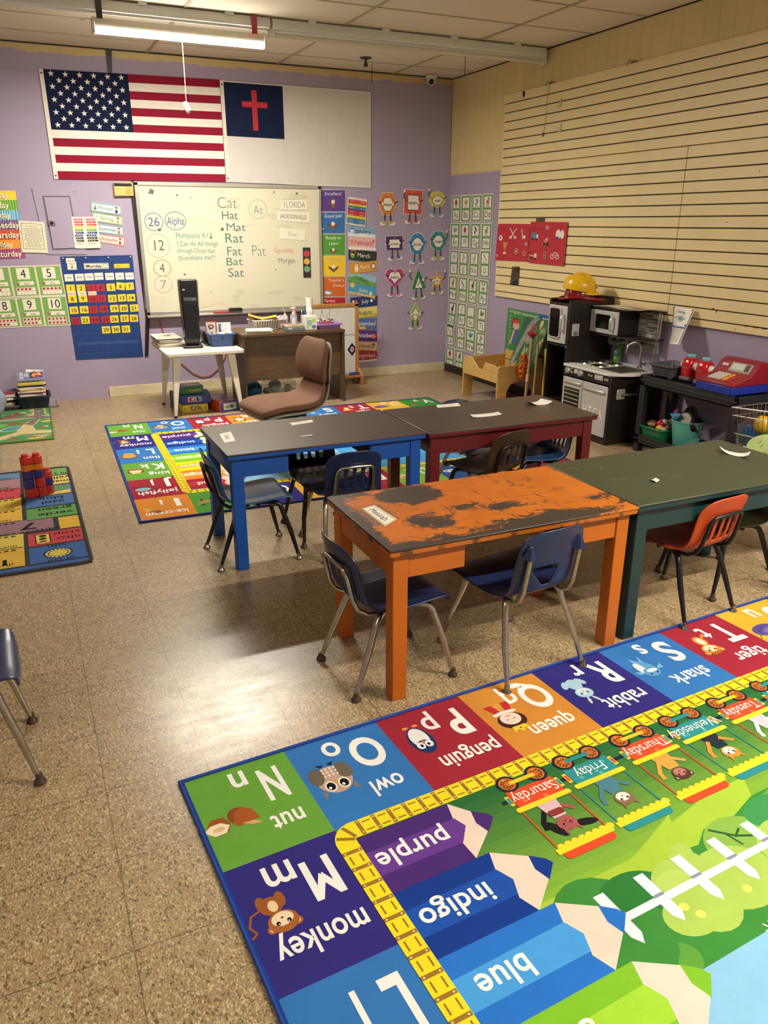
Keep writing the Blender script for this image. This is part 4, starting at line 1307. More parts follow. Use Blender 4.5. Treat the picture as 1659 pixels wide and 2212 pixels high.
for nm, q, lab in (('sports', ((-1.058, 1.613), (-1.606, 1.611), (-1.596, 1.28), (-1.033, 1.271)), 'left red poster with sports stickers on the slatwall'), ('transport', ((-1.617, 1.632), (-2.175, 1.628), (-2.168, 1.265), (-1.619, 1.272)), 'right red poster with vehicle stickers on the slatwall')):
    A = Art(1.05, 1, '#bb2f3b')
    if nm == 'sports':
        A.txt('Sports', .17, .86, .05, '#6a1a26', 2)
        A.ell(.13, .62, .06, .08, '#e9e2da', 2); A.ell(.12, .62, .02, .03, '#26222a', 3); A.ell(.16, .66, .012, .02, '#26222a', 3)
        A.line([(.42, .88), (.58, .66)], .022, '#e3dad2', 2); A.line([(.63, .88), (.47, .66)], .022, '#e3dad2', 2); A.ell(.46, .64, .045, .035, '#e3dad2', 2); A.ell(.6, .64, .045, .035, '#e3dad2', 2)
        A.line([(.8, .86), (.86, .6)], .03, '#c9c0a8', 2); A.ell(.9, .66, .035, .045, '#ece5dc', 2)
        A.poly([(.22, .5), (.38, .5), (.34, .36), (.31, .32), (.31, .26), (.36, .2), (.24, .2), (.29, .26), (.29, .32), (.26, .36)], '#c9923c', 2); A.rect(.25, .18, .1, .05, '#d8d4d8', 3)
        A.ell(.68, .27, .05, .085, '#ddd2c6', 2); A.ell(.68, .27, .04, .075, '#7a4a2c', 3); A.rect(.66, .25, .04, .04, '#e8e0d4', 4)
        A.ell(.93, .22, .06, .085, '#b8452c', 2); A.ring(.93, .22, .035, .07, .008, '#e6c2a4', 3, 14)
        star(A, .97, .47, .06, '#dcd8e6', 2); star(A, .05, .13, .05, '#dcd8e6', 2); star(A, .97, .47, .03, '#3a4a8a', 3); star(A, .05, .13, .025, '#3a4a8a', 3)
        for x, y in ((.13, .72), (.5, .55), (.85, .9), (.9, .74), (.3, .13), (.68, .16), (.92, .11)):
            A.rect(x - .05, y, .1, .012, '#5d1822', 2)
    else:
        A.txt('Transportation', .24, .85, .05, '#6a1a26', 2, sx=.85)
        star(A, .5, .87, .06, '#dcd8e6', 2); star(A, .5, .87, .03, '#3a4a8a', 3)
        A.rr(.06, .6, .14, .14, .02, '#4a8aa0', 2); A.rect(.2, .6, .05, .1, '#e3ded6', 2); A.ell(.09, .58, .03, .03, '#222', 3); A.ell(.2, .58, .03, .03, '#222', 3)
        A.rr(.42, .5, .1, .07, .01, '#cf7a3c', 2); A.rect(.48, .56, .05, .06, '#e0d0c0', 2); A.ell(.44, .48, .035, .035, '#222', 3); A.ell(.54, .48, .04, .045, '#222', 3); A.poly([(.36, .44), (.4, .5), (.42, .48)], '#cf7a3c', 3)
        A.ell(.82, .72, .07, .11, '#e9e4de', 2); A.ell(.93, .72, .05, .1, '#e9e4de', 2); A.ell(.8, .63, .05, .04, '#5d4a8a', 3)
        A.rr(.03, .13, .17, .09, .015, '#c9303c', 2); A.rect(.03, .17, .17, .015, '#ece4da', 3); A.rect(.17, .12, .07, .12, '#d8d0c8', 2); A.ell(.08, .12, .03, .03, '#222', 3); A.ell(.2, .11, .03, .03, '#222', 3)
        A.rr(.45, .13, .06, .17, .015, '#e0d8cc', 2); A.rr(.455, .135, .05, .16, .015, '#3a3a2c', 3)
        for i, c in enumerate(('#c33', '#dcb23c', '#4a9a4a')):
            A.ell(.48, .26 - i * .045, .016, .018, c, 4, 8)
        A.ring(.7, .2, .05, .05, .014, '#e9e2da', 2); A.ring(.84, .2, .05, .05, .014, '#e9e2da', 2); A.line([(.7, .2), (.75, .3), (.83, .29), (.84, .2)], .014, '#e9e2da', 2)
        for x, y in ((.14, .78), (.47, .7), (.88, .9), (.1, .26), (.48, .33), (.78, .35)):
            A.rect(x - .05, y, .1, .012, '#5d1822', 2)
    sheet('red_poster', lab, 'poster', A, [(a, b) for a, b in q], print_mat('red_card_stock', .6), wall='R', off=.034 if nm == 'sports' else .038, th=.001, group='red sticker posters')
tag(MB().prism([(-1.689, 1.669), (-1.822, 1.666), (-1.822, 1.625), (-1.691, 1.628)], -.031, -.0265, 'x').build('tape_patch', M('grey_tape', '#4b463a', .5), smooth=0), 'dark tape patch above the right red poster', 'tape')
A = Art(.6, 1.35, '#4a4634')
A.ell(.38, .78, .24, .44, '#3b332c', 1); A.ell(.40, .62, .17, .3, '#4a3f36', 2); A.poly([(.05, 0), (.6, 0), (.6, .3), (.3, .38)], '#2b2724', 2); A.ell(.40, 1.1, .2, .16, '#2a2622', 3)
A.ell(.32, .72, .035, .02, '#2b2522', 3); A.rect(.33, .48, .1, .025, '#332b27', 3)
sheet('photo_print', 'small dark curled photo print of a face on the slatwall, below the red posters', 'photo', A, ((-1.347, 1.223), (-1.471, 1.229), (-1.466, 1.059), (-1.324, 1.055)), LAMINATE, wall='R', off=.034, th=.001)

# curled cooking sheet hanging from the slatwall
A = Art(1, 1.3, '#ebe6da')
A.line([(.03, .03), (.97, .03), (.97, 1.27), (.03, 1.27)], .03, '#3a5a9a', 1, True)
A.txt('Cooking', .5, 1.16, .09, '#3b3a3a', 2, 'n', sx=.95, rot=-3)
A.ell(.6, .93, .14, .11, '#a9c8cf', 2); A.ell(.6, .93, .08, .06, '#4a9aae', 3); A.line([(.12, .9), (.48, .98)], .05, '#d8c2a8', 3); A.line([(.6, .93), (.82, .93)], .025, '#7fb0bd', 4)
A.rect(.06, .67, .88, .07, '#3a64a8', 2); A.rect(.06, .58, .38, .06, '#3a64a8', 2); A.rect(.52, .58, .42, .06, '#3a64a8', 2); A.rect(.46, .06, .02, .6, '#3a64a8', 2)
for i in range(9):
    A.rect(.08, .53 - i * .055, .32, .012, '#8a8a86', 2); A.rect(.53, .53 - i * .055, .36, .012, '#8a8a86', 2)
tl, tr, bl, br = Vector((-.035, *(-3.524, 1.048))), Vector((-.05, *(-3.746, 1.041))), Vector((-.075, *(-3.585, 0.791))), Vector((-.19, *(-3.783, 0.806)))
C0 = (tl + tr + bl + br) / 4
def curl(x, y, h):
    u, v = x, 1 - y / 1.3
    p = tl * (1 - u) * (1 - v) + tr * u * (1 - v) + br * u * v + bl * (1 - u) * v
    b = Vector((-1, .25, 0)) * (.03 * math.sin(PI * u) * (.3 + v))
    return p + b + Vector((-1, .25, 0)) * h - C0
tag(A.build('cooking_sheet', curl, LAMINATE, .0012, None, tuple(C0), nu=14, nv=14, dz=.002), 'curled white sheet headed Cooking hanging off the slatwall bottom edge', 'sheet')

# body poster behind the wooden bin
A = Art(1.3, 1.5, '#3f8a4c')
A.rect(.98, 1.18, .32, .32, '#2f5f9a', 1)
A.txt('MY BODY AND BONES', .5, 1.40, .075, '#eef0e0', 2, 'n', sx=.78, rot=-2); A.txt('MY', 1.16, 1.36, .1, '#eef0e0', 2, 'b')
A.ell(.28, 1.12, .13, .14, '#7a2f34', 2); A.ell(.30, 1.04, .10, .12, '#e3b593', 3); A.ell(.28, 1.16, .13, .06, '#b3434a', 4); A.rr(.2, .5, .2, .45, .05, '#4a6a9a', 2); A.line([(.25, .88), (.15, .5)], .05, '#e3b593', 3)
A.ell(.26, 1.05, .013, .013, '#333', 5); A.ell(.34, 1.05, .013, .013, '#333', 5)
for i in range(9):
    A.rect(.08, 1.3 - i * .12, .06, .012, '#e6ecd6', 2)
    A.ell(.10, 1.25 - i * .12, .012, .012, '#e6ecd6', 2, 6)
sheet('body_poster', 'green body and bones poster on the wall behind the wooden bin', 'poster', A, ((-1.269, 0.827), (-1.996, 0.817), (-2.012, 0.365), (-1.246, 0.311)), LAMINATE, wall='R', off=.004)

# ================================================================ rugs
def animal_head(A, x, y, s, c, ear='#222', L=4, muzzle=None, earsh='pt'):
    """Plain cartoon animal head, upright in its own frame."""
    for sd in (-1, 1):
        if earsh == 'pt':
            A.poly([(x + sd * s * .3, y + s * .5), (x + sd * s * .85, y + s * 1.25), (x + sd * s * .8, y + s * .3)], c, L)
        elif earsh == 'rd':
            A.ell(x + sd * s * .85, y + s * .35, s * .32, s * .32, c, L, 12); A.ell(x + sd * s * .85, y + s * .35, s * .18, s * .18, ear, L + 1, 10)
        elif earsh == 'lg':
            A.ell(x + sd * s * .45, y + s * 1.35, s * .18, s * .6, c, L, 12, rot=-sd * 20); A.ell(x + sd * s * .45, y + s * 1.35, s * .09, s * .45, ear, L + 1, 12, rot=-sd * 20)
    A.ell(x, y, s, s * .85, c, L + 1, 20)
    if muzzle:
        A.ell(x, y - s * .2, s * .72, s * .55, muzzle, L + 2, 18)
    for sd in (-1, 1):
        A.ell(x + sd * s * .36, y + s * .08, s * .15, s * .17, '#1d1a1c', L + 3, 10); A.ell(x + sd * s * .32, y + s * .13, s * .05, s * .05, '#fff', L + 4, 6)
    A.ell(x, y - s * .28, s * .1, s * .07, '#4a2c2c', L + 3, 8)


CW, CH = 3.02 / 9, 2.44 / 6
W_, H_ = 3.02, 2.44
BORDER = '#1d3f93'
G_, B_, R_, O_, I_, Y_ = '#69a23e', '#3576bd', '#a02b3b', '#d08b38', '#322c7e', '#e0b038'


def picture(A, k):
    """The picture of one letter, in a unit frame, upright for a reader on the far side."""
    E = A.ell
    if k == 'N':
        E(-.28, -.1, .36, .27, '#8a4a22', 3, 20); A.poly([(-.02, .13), (-.18, -.22), (-.5, -.34), (-.8, -.16), (-.92, .18), (-.5, .2), (-.2, .25)], '#a4582a', 4); A.poly([(-.3, .18), (-.7, .2), (-.95, .34), (-.6, .32)], '#d8a674', 5)
        A.poly([(.95, .12), (.62, -.22), (.2, -.2), (.05, .05), (.2, .3), (.6, .34)], '#9a5228', 3); A.poly([(.97, .10), (.66, .32), (.28, .3), (.1, .1), (.35, -.05), (.7, -.04)], '#f0e3c0', 4); E(.48, .14, .2, .075, '#dfb98e', 5, 14)
    elif k == 'O':
        A.push(0, 0, 1, 180)
        E(0, 0, .62, .52, '#bfa08a', 4, 24); E(-.5, .25, .26, .34, '#6b6157', 5, 16, rot=-20); E(.48, .25, .28, .34, '#6b6157', 5, 16, rot=20)
        for i in range(12):
            E(-.22 + (i % 4) * .15, .18 + (i // 4) * .13, .035, .05, '#efe6da', 6, 8)
        for sd in (-1, 1):
            E(sd * .24, -.22, .2, .2, '#efe9e0', 6, 16); E(sd * .24, -.22, .15, .15, '#17151a', 7, 14); E(sd * .24 - .05, -.27, .05, .05, '#fff', 8, 8); A.poly([(sd * .2, .52), (sd * .34, .68), (sd * .05, .62)], '#25242b', 3); A.poly([(sd * .45, -.42), (sd * .62, -.62), (sd * .6, -.3)], '#8c7666', 4)
        A.poly([(-.07, -.08), (.07, -.08), (0, -.22)], '#e09a3c', 8)
        A.pop()
    elif k == 'P':
        E(0, 0, .56, .80, '#1f3a63', 4, 24); E(0, -.15, .42, .6, '#eef0f0', 5, 22); E(0, .32, .40, .32, '#1f3a63', 6, 18)
        for sd in (-1, 1):
            E(sd * .2, .28, .19, .2, '#eef0f0', 7, 14); E(sd * .17, .3, .07, .09, '#20202c', 8, 10); E(sd * .25, -.88, .15, .08, '#e09a4a', 3, 12)
        A.poly([(-.1, .16), (.1, .16), (0, .02)], '#e2953a', 9)
    elif k == 'Q':
        A.poly([(-.6, -.95), (.6, -.95), (.35, -.3), (-.35, -.3)], '#c22f35', 3); A.poly([(-.2, -.95), (.2, -.95), (.1, -.35), (-.1, -.35)], '#d99a4a', 4); E(0, -.32, .55, .13, '#efe8dc', 4, 14)
        E(0, .2, .6, .5, '#47251f', 5, 22); E(0, .08, .43, .38, '#f0d8c4', 6, 20); A.poly([(-.3, .58), (-.36, .92), (-.15, .76), (0, .98), (.15, .76), (.36, .92), (.3, .58)], '#e8cf3c', 7); E(0, .72, .05, .05, '#b3303c', 8, 8)
        A.line([(-.2, .12), (-.1, .12)], .03, '#3a2622', 8); A.line([(.1, .12), (.2, .12)], .03, '#3a2622', 8); A.line([(-.1, -.08), (0, -.12), (.1, -.08)], .03, '#b3434a', 8)
    elif k == 'R':
        E(0, -.45, .34, .42, '#a9cfe4', 3, 18); E(-.42, -.55, .16, .3, '#a9cfe4', 3, 12, rot=30); E(.42, -.55, .16, .3, '#a9cfe4', 3, 12, rot=-30); animal_head(A, 0, .22, .42, '#a9cfe4', '#e8b4c0', 4, '#cfe4ee', 'lg')
    elif k == 'S':
        A.poly([(-.2, -.95), (.05, -.5), (.35, -.95), (.3, -.35), (-.1, -.3)], '#78b4dc', 3); E(.1, .05, .42, .55, '#5fa0d4', 4, 20); E(.36, -.05, .2, .5, '#dce4ea', 5, 16); E(.1, .3, .4, .32, '#5fa0d4', 6, 18); E(.02, .2, .28, .12, '#e8eef2', 7, 14)
        A.poly([(-.25, .2), (-.7, -.1), (-.62, .25)], '#78b4dc', 3); A.poly([(.4, .2), (.85, .0), (.7, .3)], '#78b4dc', 3)
        for sd in (-1, 1):
            E(.08 + sd * .18, .42, .05, .06, '#152233', 8, 8)
    elif k == 'T':
        E(-.05, -.45, .3, .4, '#dd8a34', 3, 16); E(-.05, -.42, .17, .32, '#f0e2c0', 4, 14); E(-.5, -.75, .25, .08, '#dd8a34', 3, 10, rot=40)
        animal_head(A, .05, .3, .48, '#df8a32', '#f0e2c0', 4, '#f0dcb0', 'rd')
        for i in range(-2, 3):
            A.line([(.05 + i * .16, .72 - abs(i) * .06), (.05 + i * .12, .55)], .05, '#2c1c14', 8)
    elif k == 'M':
        E(.05, -.42, .36, .34, '#9a5a2c', 3, 18); E(-.28, -.55, .16, .3, '#9a5a2c', 3, 12); E(.3, -.6, .16, .28, '#9a5a2c', 3, 12); E(0, -.38, .15, .22, '#e8cfa4', 4, 12)
        A.line([(.4, -.4), (.7, -.3), (.85, .05), (.72, .32), (.9, .45), (.98, .3)], .07, '#9a5a2c', 3); animal_head(A, -.1, .25, .46, '#a4622f', '#e3a08a', 4, '#f0d9b4', 'rd')
    elif k == 'L':
        E(0, -.5, .45, .3, '#d8a04a', 3, 16); E(0, .2, .75, .55, '#8a5a34', 4, 22); E(0, .15, .52, .42, '#dca854', 5, 20); E(-.18, .2, .05, .05, '#222', 6, 8); E(.18, .2, .05, .05, '#222', 6, 8); E(0, .05, .08, .05, '#6a3a2a', 6, 8)
    elif k == 'K':
        E(0, .1, .62, .5, '#7a2f24', 3, 20); E(0, .05, .48, .4, '#f0dcc4', 4, 20); A.poly([(-.6, -.45), (.6, -.45), (.4, -.2), (-.4, -.2)], '#c23030', 5); A.poly([(-.3, .45), (-.35, .75), (0, .6), (.35, .75), (.3, .45)], '#e6d04a', 5)
    elif k == 'J':
        E(0, .2, .55, .36, '#8ec4d6', 4, 20)
        for i in range(7):
            A.line([(-.45 + i * .15, -.05), (-.55 + i * .18, -.3), (-.45 + i * .15, -.5)], .05, '#3a3f6a', 3)
        E(-.18, .2, .05, .05, '#222', 5, 8); E(.18, .2, .05, .05, '#222', 5, 8)
    elif k == 'I':
        A.poly([(-.3, .1), (.3, .25), (.55, -.8)], '#dcb24a', 3); E(-.15, .3, .4, .32, '#a87050', 4, 18); E(-.35, .45, .25, .2, '#8a4a34', 5, 14)
    elif k == 'H':
        E(.1, -.1, .5, .25, '#b98a5a', 3, 16); E(.5, .35, .25, .18, '#b98a5a', 4, 14); E(-.35, -.5, .1, .3, '#5a3a26', 3, 10); E(.3, -.5, .1, .3, '#5a3a26', 3, 10); E(.35, .5, .2, .12, '#4a3020', 5, 10)
    elif k == 'U':
        E(0, 0, .8, .5, '#5a4a96', 3, 20); E(-.2, .12, .5, .28, '#7f70b8', 4, 16); A.line([(.7, .2), (.95, .5)], .06, '#4a8a3c', 3)
        for i in range(6):
            E(-.45 + i * .18, -.12 + .1 * (i % 2), .04, .04, '#2c2260', 5, 8)
    elif k in ('D', 'E'):
        animal_head(A, 0, 0, .6, '#d8a878', '#b98a5a', 3, '#ecd0a8', 'rd')
    elif k == 'C':
        E(0, 0, .6, .35, '#ecE8e2', 3, 16); E(-.2, .05, .2, .14, '#26242a', 4, 12); E(.3, -.05, .15, .1, '#26242a', 4, 12); E(-.6, .2, .22, .2, '#ece8e2', 4, 12)
    elif k == 'V':
        E(0, -.1, .3, .25, '#b8323c', 3, 14); E(0, .25, .2, .18, '#c8505a', 4, 12)


def rug_art():
    A = Art(W_, H_, '#4f8f3c')
    A.T = [(1, 0, 0, 0, -1, H_)]        # x to the right, y from the far edge towards the near edge
    top = [('N', 'nut', G_), ('O', 'owl', B_), ('P', 'penguin', R_), ('Q', 'queen', O_), ('R', 'rabbit', I_), ('S', 'shark', B_), ('T', 'tiger', R_), ('U', '', Y_), ('V', '', '#3f8a3c')]
    left = [('M', 'monkey', I_), ('L', 'lion', B_), ('K', 'king', G_), ('J', 'jellyfish', R_)]
    bot = [('I', 'ice-cream', '#d98a35'), ('H', '', '#4f9a3e'), ('G', '', I_), ('F', '', '#e0b038'), ('E', '', R_), ('D', '', '#8ab84a'), ('C', '', '#2f5a9c'), ('B', '', O_), ('A', '', R_)]
    right = [('', '', B_), ('', '', O_), ('', '', I_), ('', '', R_)]
    cells = [(i * CW, 0, *c) for i, c in enumerate(top)] + [(0, (i + 1) * CH, *c) for i, c in enumerate(left)] + [(i * CW, 5 * CH, *c) for i, c in enumerate(bot)] + [(8 * CW, (i + 1) * CH, *c) for i, c in enumerate(right)]
    for x, y, k, wd, c in cells:
        A.rect(x, y, CW, CH, c, 1)
    # scene: grass, bushes, fence and sky
    x0, x1, y0, y1 = .318, 2.70, .398, 2.042
    ga, gb = lin('#2c6a38'), lin('#93c23e')
    n = 14
    for i in range(n):
        u = i / (n - 1)
        t = u ** 1.3
        c = tuple(a * (1 - t) + b * t for a, b in zip(ga, gb))
        y = .46 + i * .036
        A.poly([(.37 + .0 * i, y), (2.66, y), (2.66, y + .06), (1.6, y + .055), (.37, y + .045)], c, 2)
    A.poly([(.37, .95), (.9, .925), (1.05, .935), (1.12, .915), (1.2, .925), (1.26, .89), (1.36, .9), (1.5, .86), (2.66, .84), (2.66, 1.2), (.37, 1.2)], '#3f8c3c', 3)
    A.poly([(.6, .88), (1.0, .875), (1.08, .85), (1.22, .80), (1.2, .83), (1.35, .80), (1.55, .79), (1.5, .86), (1.36, .9), (1.26, .89), (1.2, .925), (1.12, .915), (.93, .94), (.75, .925)], '#a6c840', 3)
    A.rect(.37, 1.13, 2.29, .86, '#8cc4ea', 2)
    A.rect(1.55, 1.3, 1.1, .69, '#4fa0dc', 3)
    for x, y, rx, ry, c, L in ((.80, 1.02, .14, .16, '#3f8a3c', 4), (.92, .96, .10, .06, '#2f7a38', 4), (.98, 1.0, .05, .05, '#2f7a38', 4), (.86, 1.16, .07, .05, '#5f9f3e', 4), (1.06, 1.04, .10, .12, '#a9c95e', 5), (1.0, 1.08, .08, .06, '#a9c95e', 5), (1.2, 1.05, .13, .1, '#a9c95e', 5), (1.12, .96, .05, .05, '#a9c95e', 5), (1.14, .92, .03, .03, '#a9c95e', 5), (1.04, .98, .05, .03, '#b4d068', 5),
                            (1.32, .98, .12, .1, '#86b34e', 4), (1.45, 1.05, .12, .1, '#a9c95e', 5), (1.6, 1.0, .16, .14, '#5fa848', 4), (1.5, .93, .1, .06, '#3f9450', 4), (1.8, 1.02, .16, .12, '#8fbb50', 4), (2.05, 1.0, .16, .13, '#5fa848', 4), (2.3, 1.03, .16, .12, '#a9c95e', 4), (2.5, 1.0, .14, .13, '#4f9a48', 4)):
        A.ell(x, y, rx, ry, c, L, 22)
    for x, y in ((1.0, 1.055), (1.02, 1.09), (1.19, 1.09)):
        A.ell(x, y, .014, .012, '#e9ea6a', 6, 10)
    A.line([(1.27, .90), (1.32, .95), (1.36, .97)], .008, '#2c5a34', 6); A.line([(1.3, .93), (1.31, .98)], .006, '#2c5a34', 6); A.line([(1.32, .95), (1.35, .935)], .006, '#2c5a34', 6)
    A.rect(.84, 1.0, 1.82, .022, '#e2e6f2', 8)
    for i in range(12):
        x = .817 + .137 * i
        A.poly([(x, .926), (x + .034, .926), (x + .034, 1.06), (x + .017, 1.087), (x, 1.06)], '#eceff6', 7)
        A.rect(x, .994, .034, .009, '#8c93a6', 9)
    for x, y in ((1.14, 1.2), (1.1, 1.26), (1.35, 1.3), (1.25, 1.45), (1.6, 1.22), (1.9, 1.35), (1.45, 1.55)):
        for a in (0, 60, 120):
            A.line([(x - .02 * math.cos(R(a)), y - .02 * math.sin(R(a))), (x + .02 * math.cos(R(a)), y + .02 * math.sin(R(a)))], .004, '#eef4fa', 6)
    for i in range(9):
        A.ell(1.22 + (i % 3) * .05, 1.2 + (i // 3) * .06, .016, .02, '#d8c24a', 6, 10)
    A.ell(1.75, 1.62, .03, .022, '#c23a44', 6, 12); A.rect(1.05, 1.62, .2, .05, '#c9703c', 6); A.ell(1.45, 1.72, .08, .04, '#d98a4a', 6, 14)
    for i in range(10):
        A.rect(1.6 + i * .05, 1.5, .03, .006, '#dfe9f2', 6)
    # seven pencils
    pen = [('purple', '#4a2c76', '#673c94', .63, .699, .762), ('indigo', '#163a90', '#1f52b0', .672, .672, .804), ('blue', '#2a74d0', '#4a9fe6', .718, .721, .856), ('green', '#7fbe2e', '#a3d63c', .77, .77, .907), ('yellow', '#f0dc1c', '#e8b03a', .72, .72, .85), ('orange', '#e8862a', '#f0a45a', .66, .66, .80), ('red', '#a82a38', '#bb3a46', .62, .62, .76)]
    hp = .2147
    for i, (nm, c0, c1, xa, xb, xe) in enumerate(pen):
        y = .464 + i * hp
        xb = max(xa, xb)
        zx = xb - .048 if i else .655
        edge = [(xb, y), (zx + .028, y + .056), (zx + .05, y + .105), (zx + .028, y + .16), (xb, y + hp)]
        if i == 0:
            edge = [(.672, y), (.655, y + .06), (.672, y + .1), (.628, y + .15), (.63, y + hp)]
        tipx = xe
        A.poly([edge[0], (xe - .045, y + .06), (xe, y + .105), (xe - .05, y + .15), (edge[-1][0], y + hp)] + edge[-2:0:-1], '#ecd6c6', 10)
        A.poly([(xe - .045, y + .058), (xe - .01, y + .088), (xe, y + .108), (xe - .046, y + .15), (xe - .058, y + .105)], c0, 11)
        A.poly([(.37, y)] + edge + [(.37, y + hp)], c0, 10)
        A.poly([(.37, y + .062), edge[1], (edge[1][0] + .004, y + .062), edge[2], (edge[3][0] + .003, y + .15), (.37, y + .15)], c1, 11)
        A.push(.49 if len(nm) < 6 else .5, y + .108, 1, 0)
        A.push(0, 0, 1, 0, -1)
        A.txt(nm, 0.0, 0.0, .062, '#f2f2f0', 12, 'b', rot=180, sx=.92)
        A.pop(); A.pop()
    # railway track
    Y = '#f0de2a'
    a, b = x0 - .006, x0 + .055
    def band(pts, L, c):
        A.poly(pts, c, L)
    xo0, xo1, yo0, yo1 = .314, 2.706, .399, 2.04
    xi0, xi1, yi0, yi1 = .373, 2.647, .461, 1.978
    A.rect(xo0 + .06, yo0, xo1 - xo0 - .12, yi0 - yo0, Y, 13); A.rect(xo0 + .06, yi1, xo1 - xo0 - .12, yo1 - yi1, Y, 13)
    A.rect(xo0, yo0 + .06, xi0 - xo0, yo1 - yo0 - .12, Y, 13); A.rect(xi1, yo0 + .06, xo1 - xi1, yo1 - yo0 - .12, Y, 13)
    for cx, cy, a0 in ((xo0 + .07, yo0 + .07, 180), (xo1 - .07, yo0 + .07, 270), (xo1 - .07, yo1 - .07, 0), (xo0 + .07, yo1 - .07, 90)):
        o_ = [(cx + .07 * math.cos(R(a0 + 9 * i)), cy + .07 * math.sin(R(a0 + 9 * i))) for i in range(11)]
        i_ = [(cx + .012 * math.cos(R(a0 + 9 * i)), cy + .012 * math.sin(R(a0 + 9 * i))) for i in range(10, -1, -1)]
        A.poly(o_ + i_, Y, 13)
        for t in (25, 65):
            A.line([(cx + .018 * math.cos(R(a0 + t)), cy + .018 * math.sin(R(a0 + t))), (cx + .062 * math.cos(R(a0 + t)), cy + .062 * math.sin(R(a0 + t)))], .011, '#9a7430', 14)
    BR_ = '#9a7430'
    k = 0
    x = .404
    while x < 2.62:
        for yy in (yo0, yi1):
            A.rect(x - .006, yy + .002, .012, .058, BR_, 14); A.rect(x + .012, yy + .012, .026, .005, BR_, 14); A.rect(x + .012, yy + .046, .026, .005, BR_, 14)
            for d in (.008, .05):
                A.ell(x, yy + d + .001, .003, .003, '#e8dca0', 15, 6)
        x += .0508
    y = .503
    while y < 1.95:
        for xx in (xo0, xi1):
            A.rect(xx + .0, y - .006, .058, .012, BR_, 14); A.rect(xx + .012, y + .014, .005, .03, BR_, 14); A.rect(xx + .042, y + .014, .005, .03, BR_, 14)
            for d in (.008, .05):
                A.ell(xx + d, y, .003, .003, '#e8dca0', 15, 6)
        y += .0595
    # train of day carriages along the far track
    days_ = [('Saturday', .935), ('Friday', 1.154), ('Thursday', 1.393), ('Wednesday', 1.617), ('Tuesday', 1.853), ('Monday', 2.085), ('Sunday', 2.31)]
    RD, TL = '#dc4f2c', '#2f8f92'
    heads = [('#a8565a', '#1e1b1f', None, 'pt'), ('#8a6a54', '#3a2a24', '#ece2d8', 'pt'), ('#5d362e', '#e8dcd0', '#b57a6a', 'rd'), ('#e0963c', '#d9822c', '#efe4d6', 'pt'), ('#e9e2e0', '#3a2a2a', '#d8b4b8', 'rd'), ('#8a6a54', '#3a2a24', '#ece2d8', 'rd'), ('#c9a06a', '#7a4a2a', '#ece2d8', 'pt')]
    for i, (nm, cx) in enumerate(days_):
        c = RD if i % 2 == 0 else TL
        c2 = '#f0c832' if i % 2 == 0 else '#2f8f92'
        A.rect(cx - .118, .535, .24, .014, '#16303c', 14)
        A.rect(cx - .084, .508, .17, .078, c, 15)
        for d in (-.1, .086):
            A.rect(cx + d, .522, .014, .042, '#f0d23c' , 15); A.rect(cx + d + .002, .53, .010, .026, TL if c == RD else RD, 16)
        for dx, dy in ((-.05, .56), (.06, .53), (.02, .57)):
            star(A, cx + dx, dy, .012, '#e87a56' if c == RD else '#5fb0ae', 16, 90)
        A.rr(cx - .1, .578, .2, .019, .008, '#f0d832', 18)
        for sd in (-1, 1):
            A.rect(cx + sd * .0885 - .0025, .597, .005, .155, c, 17)
        A.rr(cx - .088, .768, .178, .034, .014, c, 17)
        for j in range(8):
            A.ell(cx - .088 + .0125 + j * .025, .756, .0135, .012, '#f0d832', 18, 10)
        A.rect(cx - .1, .757, .2, .02, '#f0d832', 18)
        for sd in (-1, 1):
            wx, wy = cx + sd * .055, .478
            A.ring(wx, wy, .031, .031, .009, '#1a2c38', 17, 20)
            A.ring(wx, wy, .024, .024, .006, '#d8682c', 18, 18)
            for t in range(0, 180, 36):
                A.line([(wx - .024 * math.cos(R(t)), wy - .024 * math.sin(R(t))), (wx + .024 * math.cos(R(t)), wy + .024 * math.sin(R(t)))], .004, '#d8682c', 18)
        A.rect(cx - .055, .471, .11, .015, c2, 19)
        for sd in (-1, 1):
            A.ell(cx + sd * .055, .478, .009, .009, '#d8682c', 20, 10)
        A.push(cx, .545, 1, 0, -1)
        A.txt(nm, 0, 0, .040, '#f2efe8', 20, 'n', rot=180, sx=.80)
        A.pop()
        hc, he, mz, es = heads[i]
        A.push(cx + .0, .655, .032, 0, .032)
        A.poly([(-1.1, -1.8), (1.1, -1.8), (.7, .2), (-.7, .2)], ['#d8b8c0', '#4a7f92', '#dca04a', '#26303a', '#d8c8d0', '#5a7a9a', '#8a5a8a'][i], 18)
        A.line([(-.9, -1.0), (-1.9, .2), (-2.1, .9)], .45, ['#1e1b1f', '#4a7f92', '#dca04a', '#dc9440', '#e9e2e0', '#5a7a9a', '#8a5a8a'][i], 18)
        A.line([(.9, -1.0), (1.8, -.2)], .45, ['#a8565a', '#4a7f92', '#dca04a', '#dc9440', '#e9e2e0', '#5a7a9a', '#8a5a8a'][i], 18)
        A.push(0, 1.1, 1.0, 0)
        animal_head(A, 0, 0, 1.0, hc, he, 19, mz, es)
        A.pop(); A.pop()
        if i == 0:
            A.push(cx, .66, .03, 0)
            A.rr(-.9, -1.0, 1.8, .8, .3, '#8a3a34', 24); A.ell(-1.4, 1.2, .5, 1.3, '#1e1b1f', 18, 14, rot=-25); A.ell(1.7, 1.7, 1.3, .45, '#1e1b1f', 18, 14, rot=15)
            A.pop()
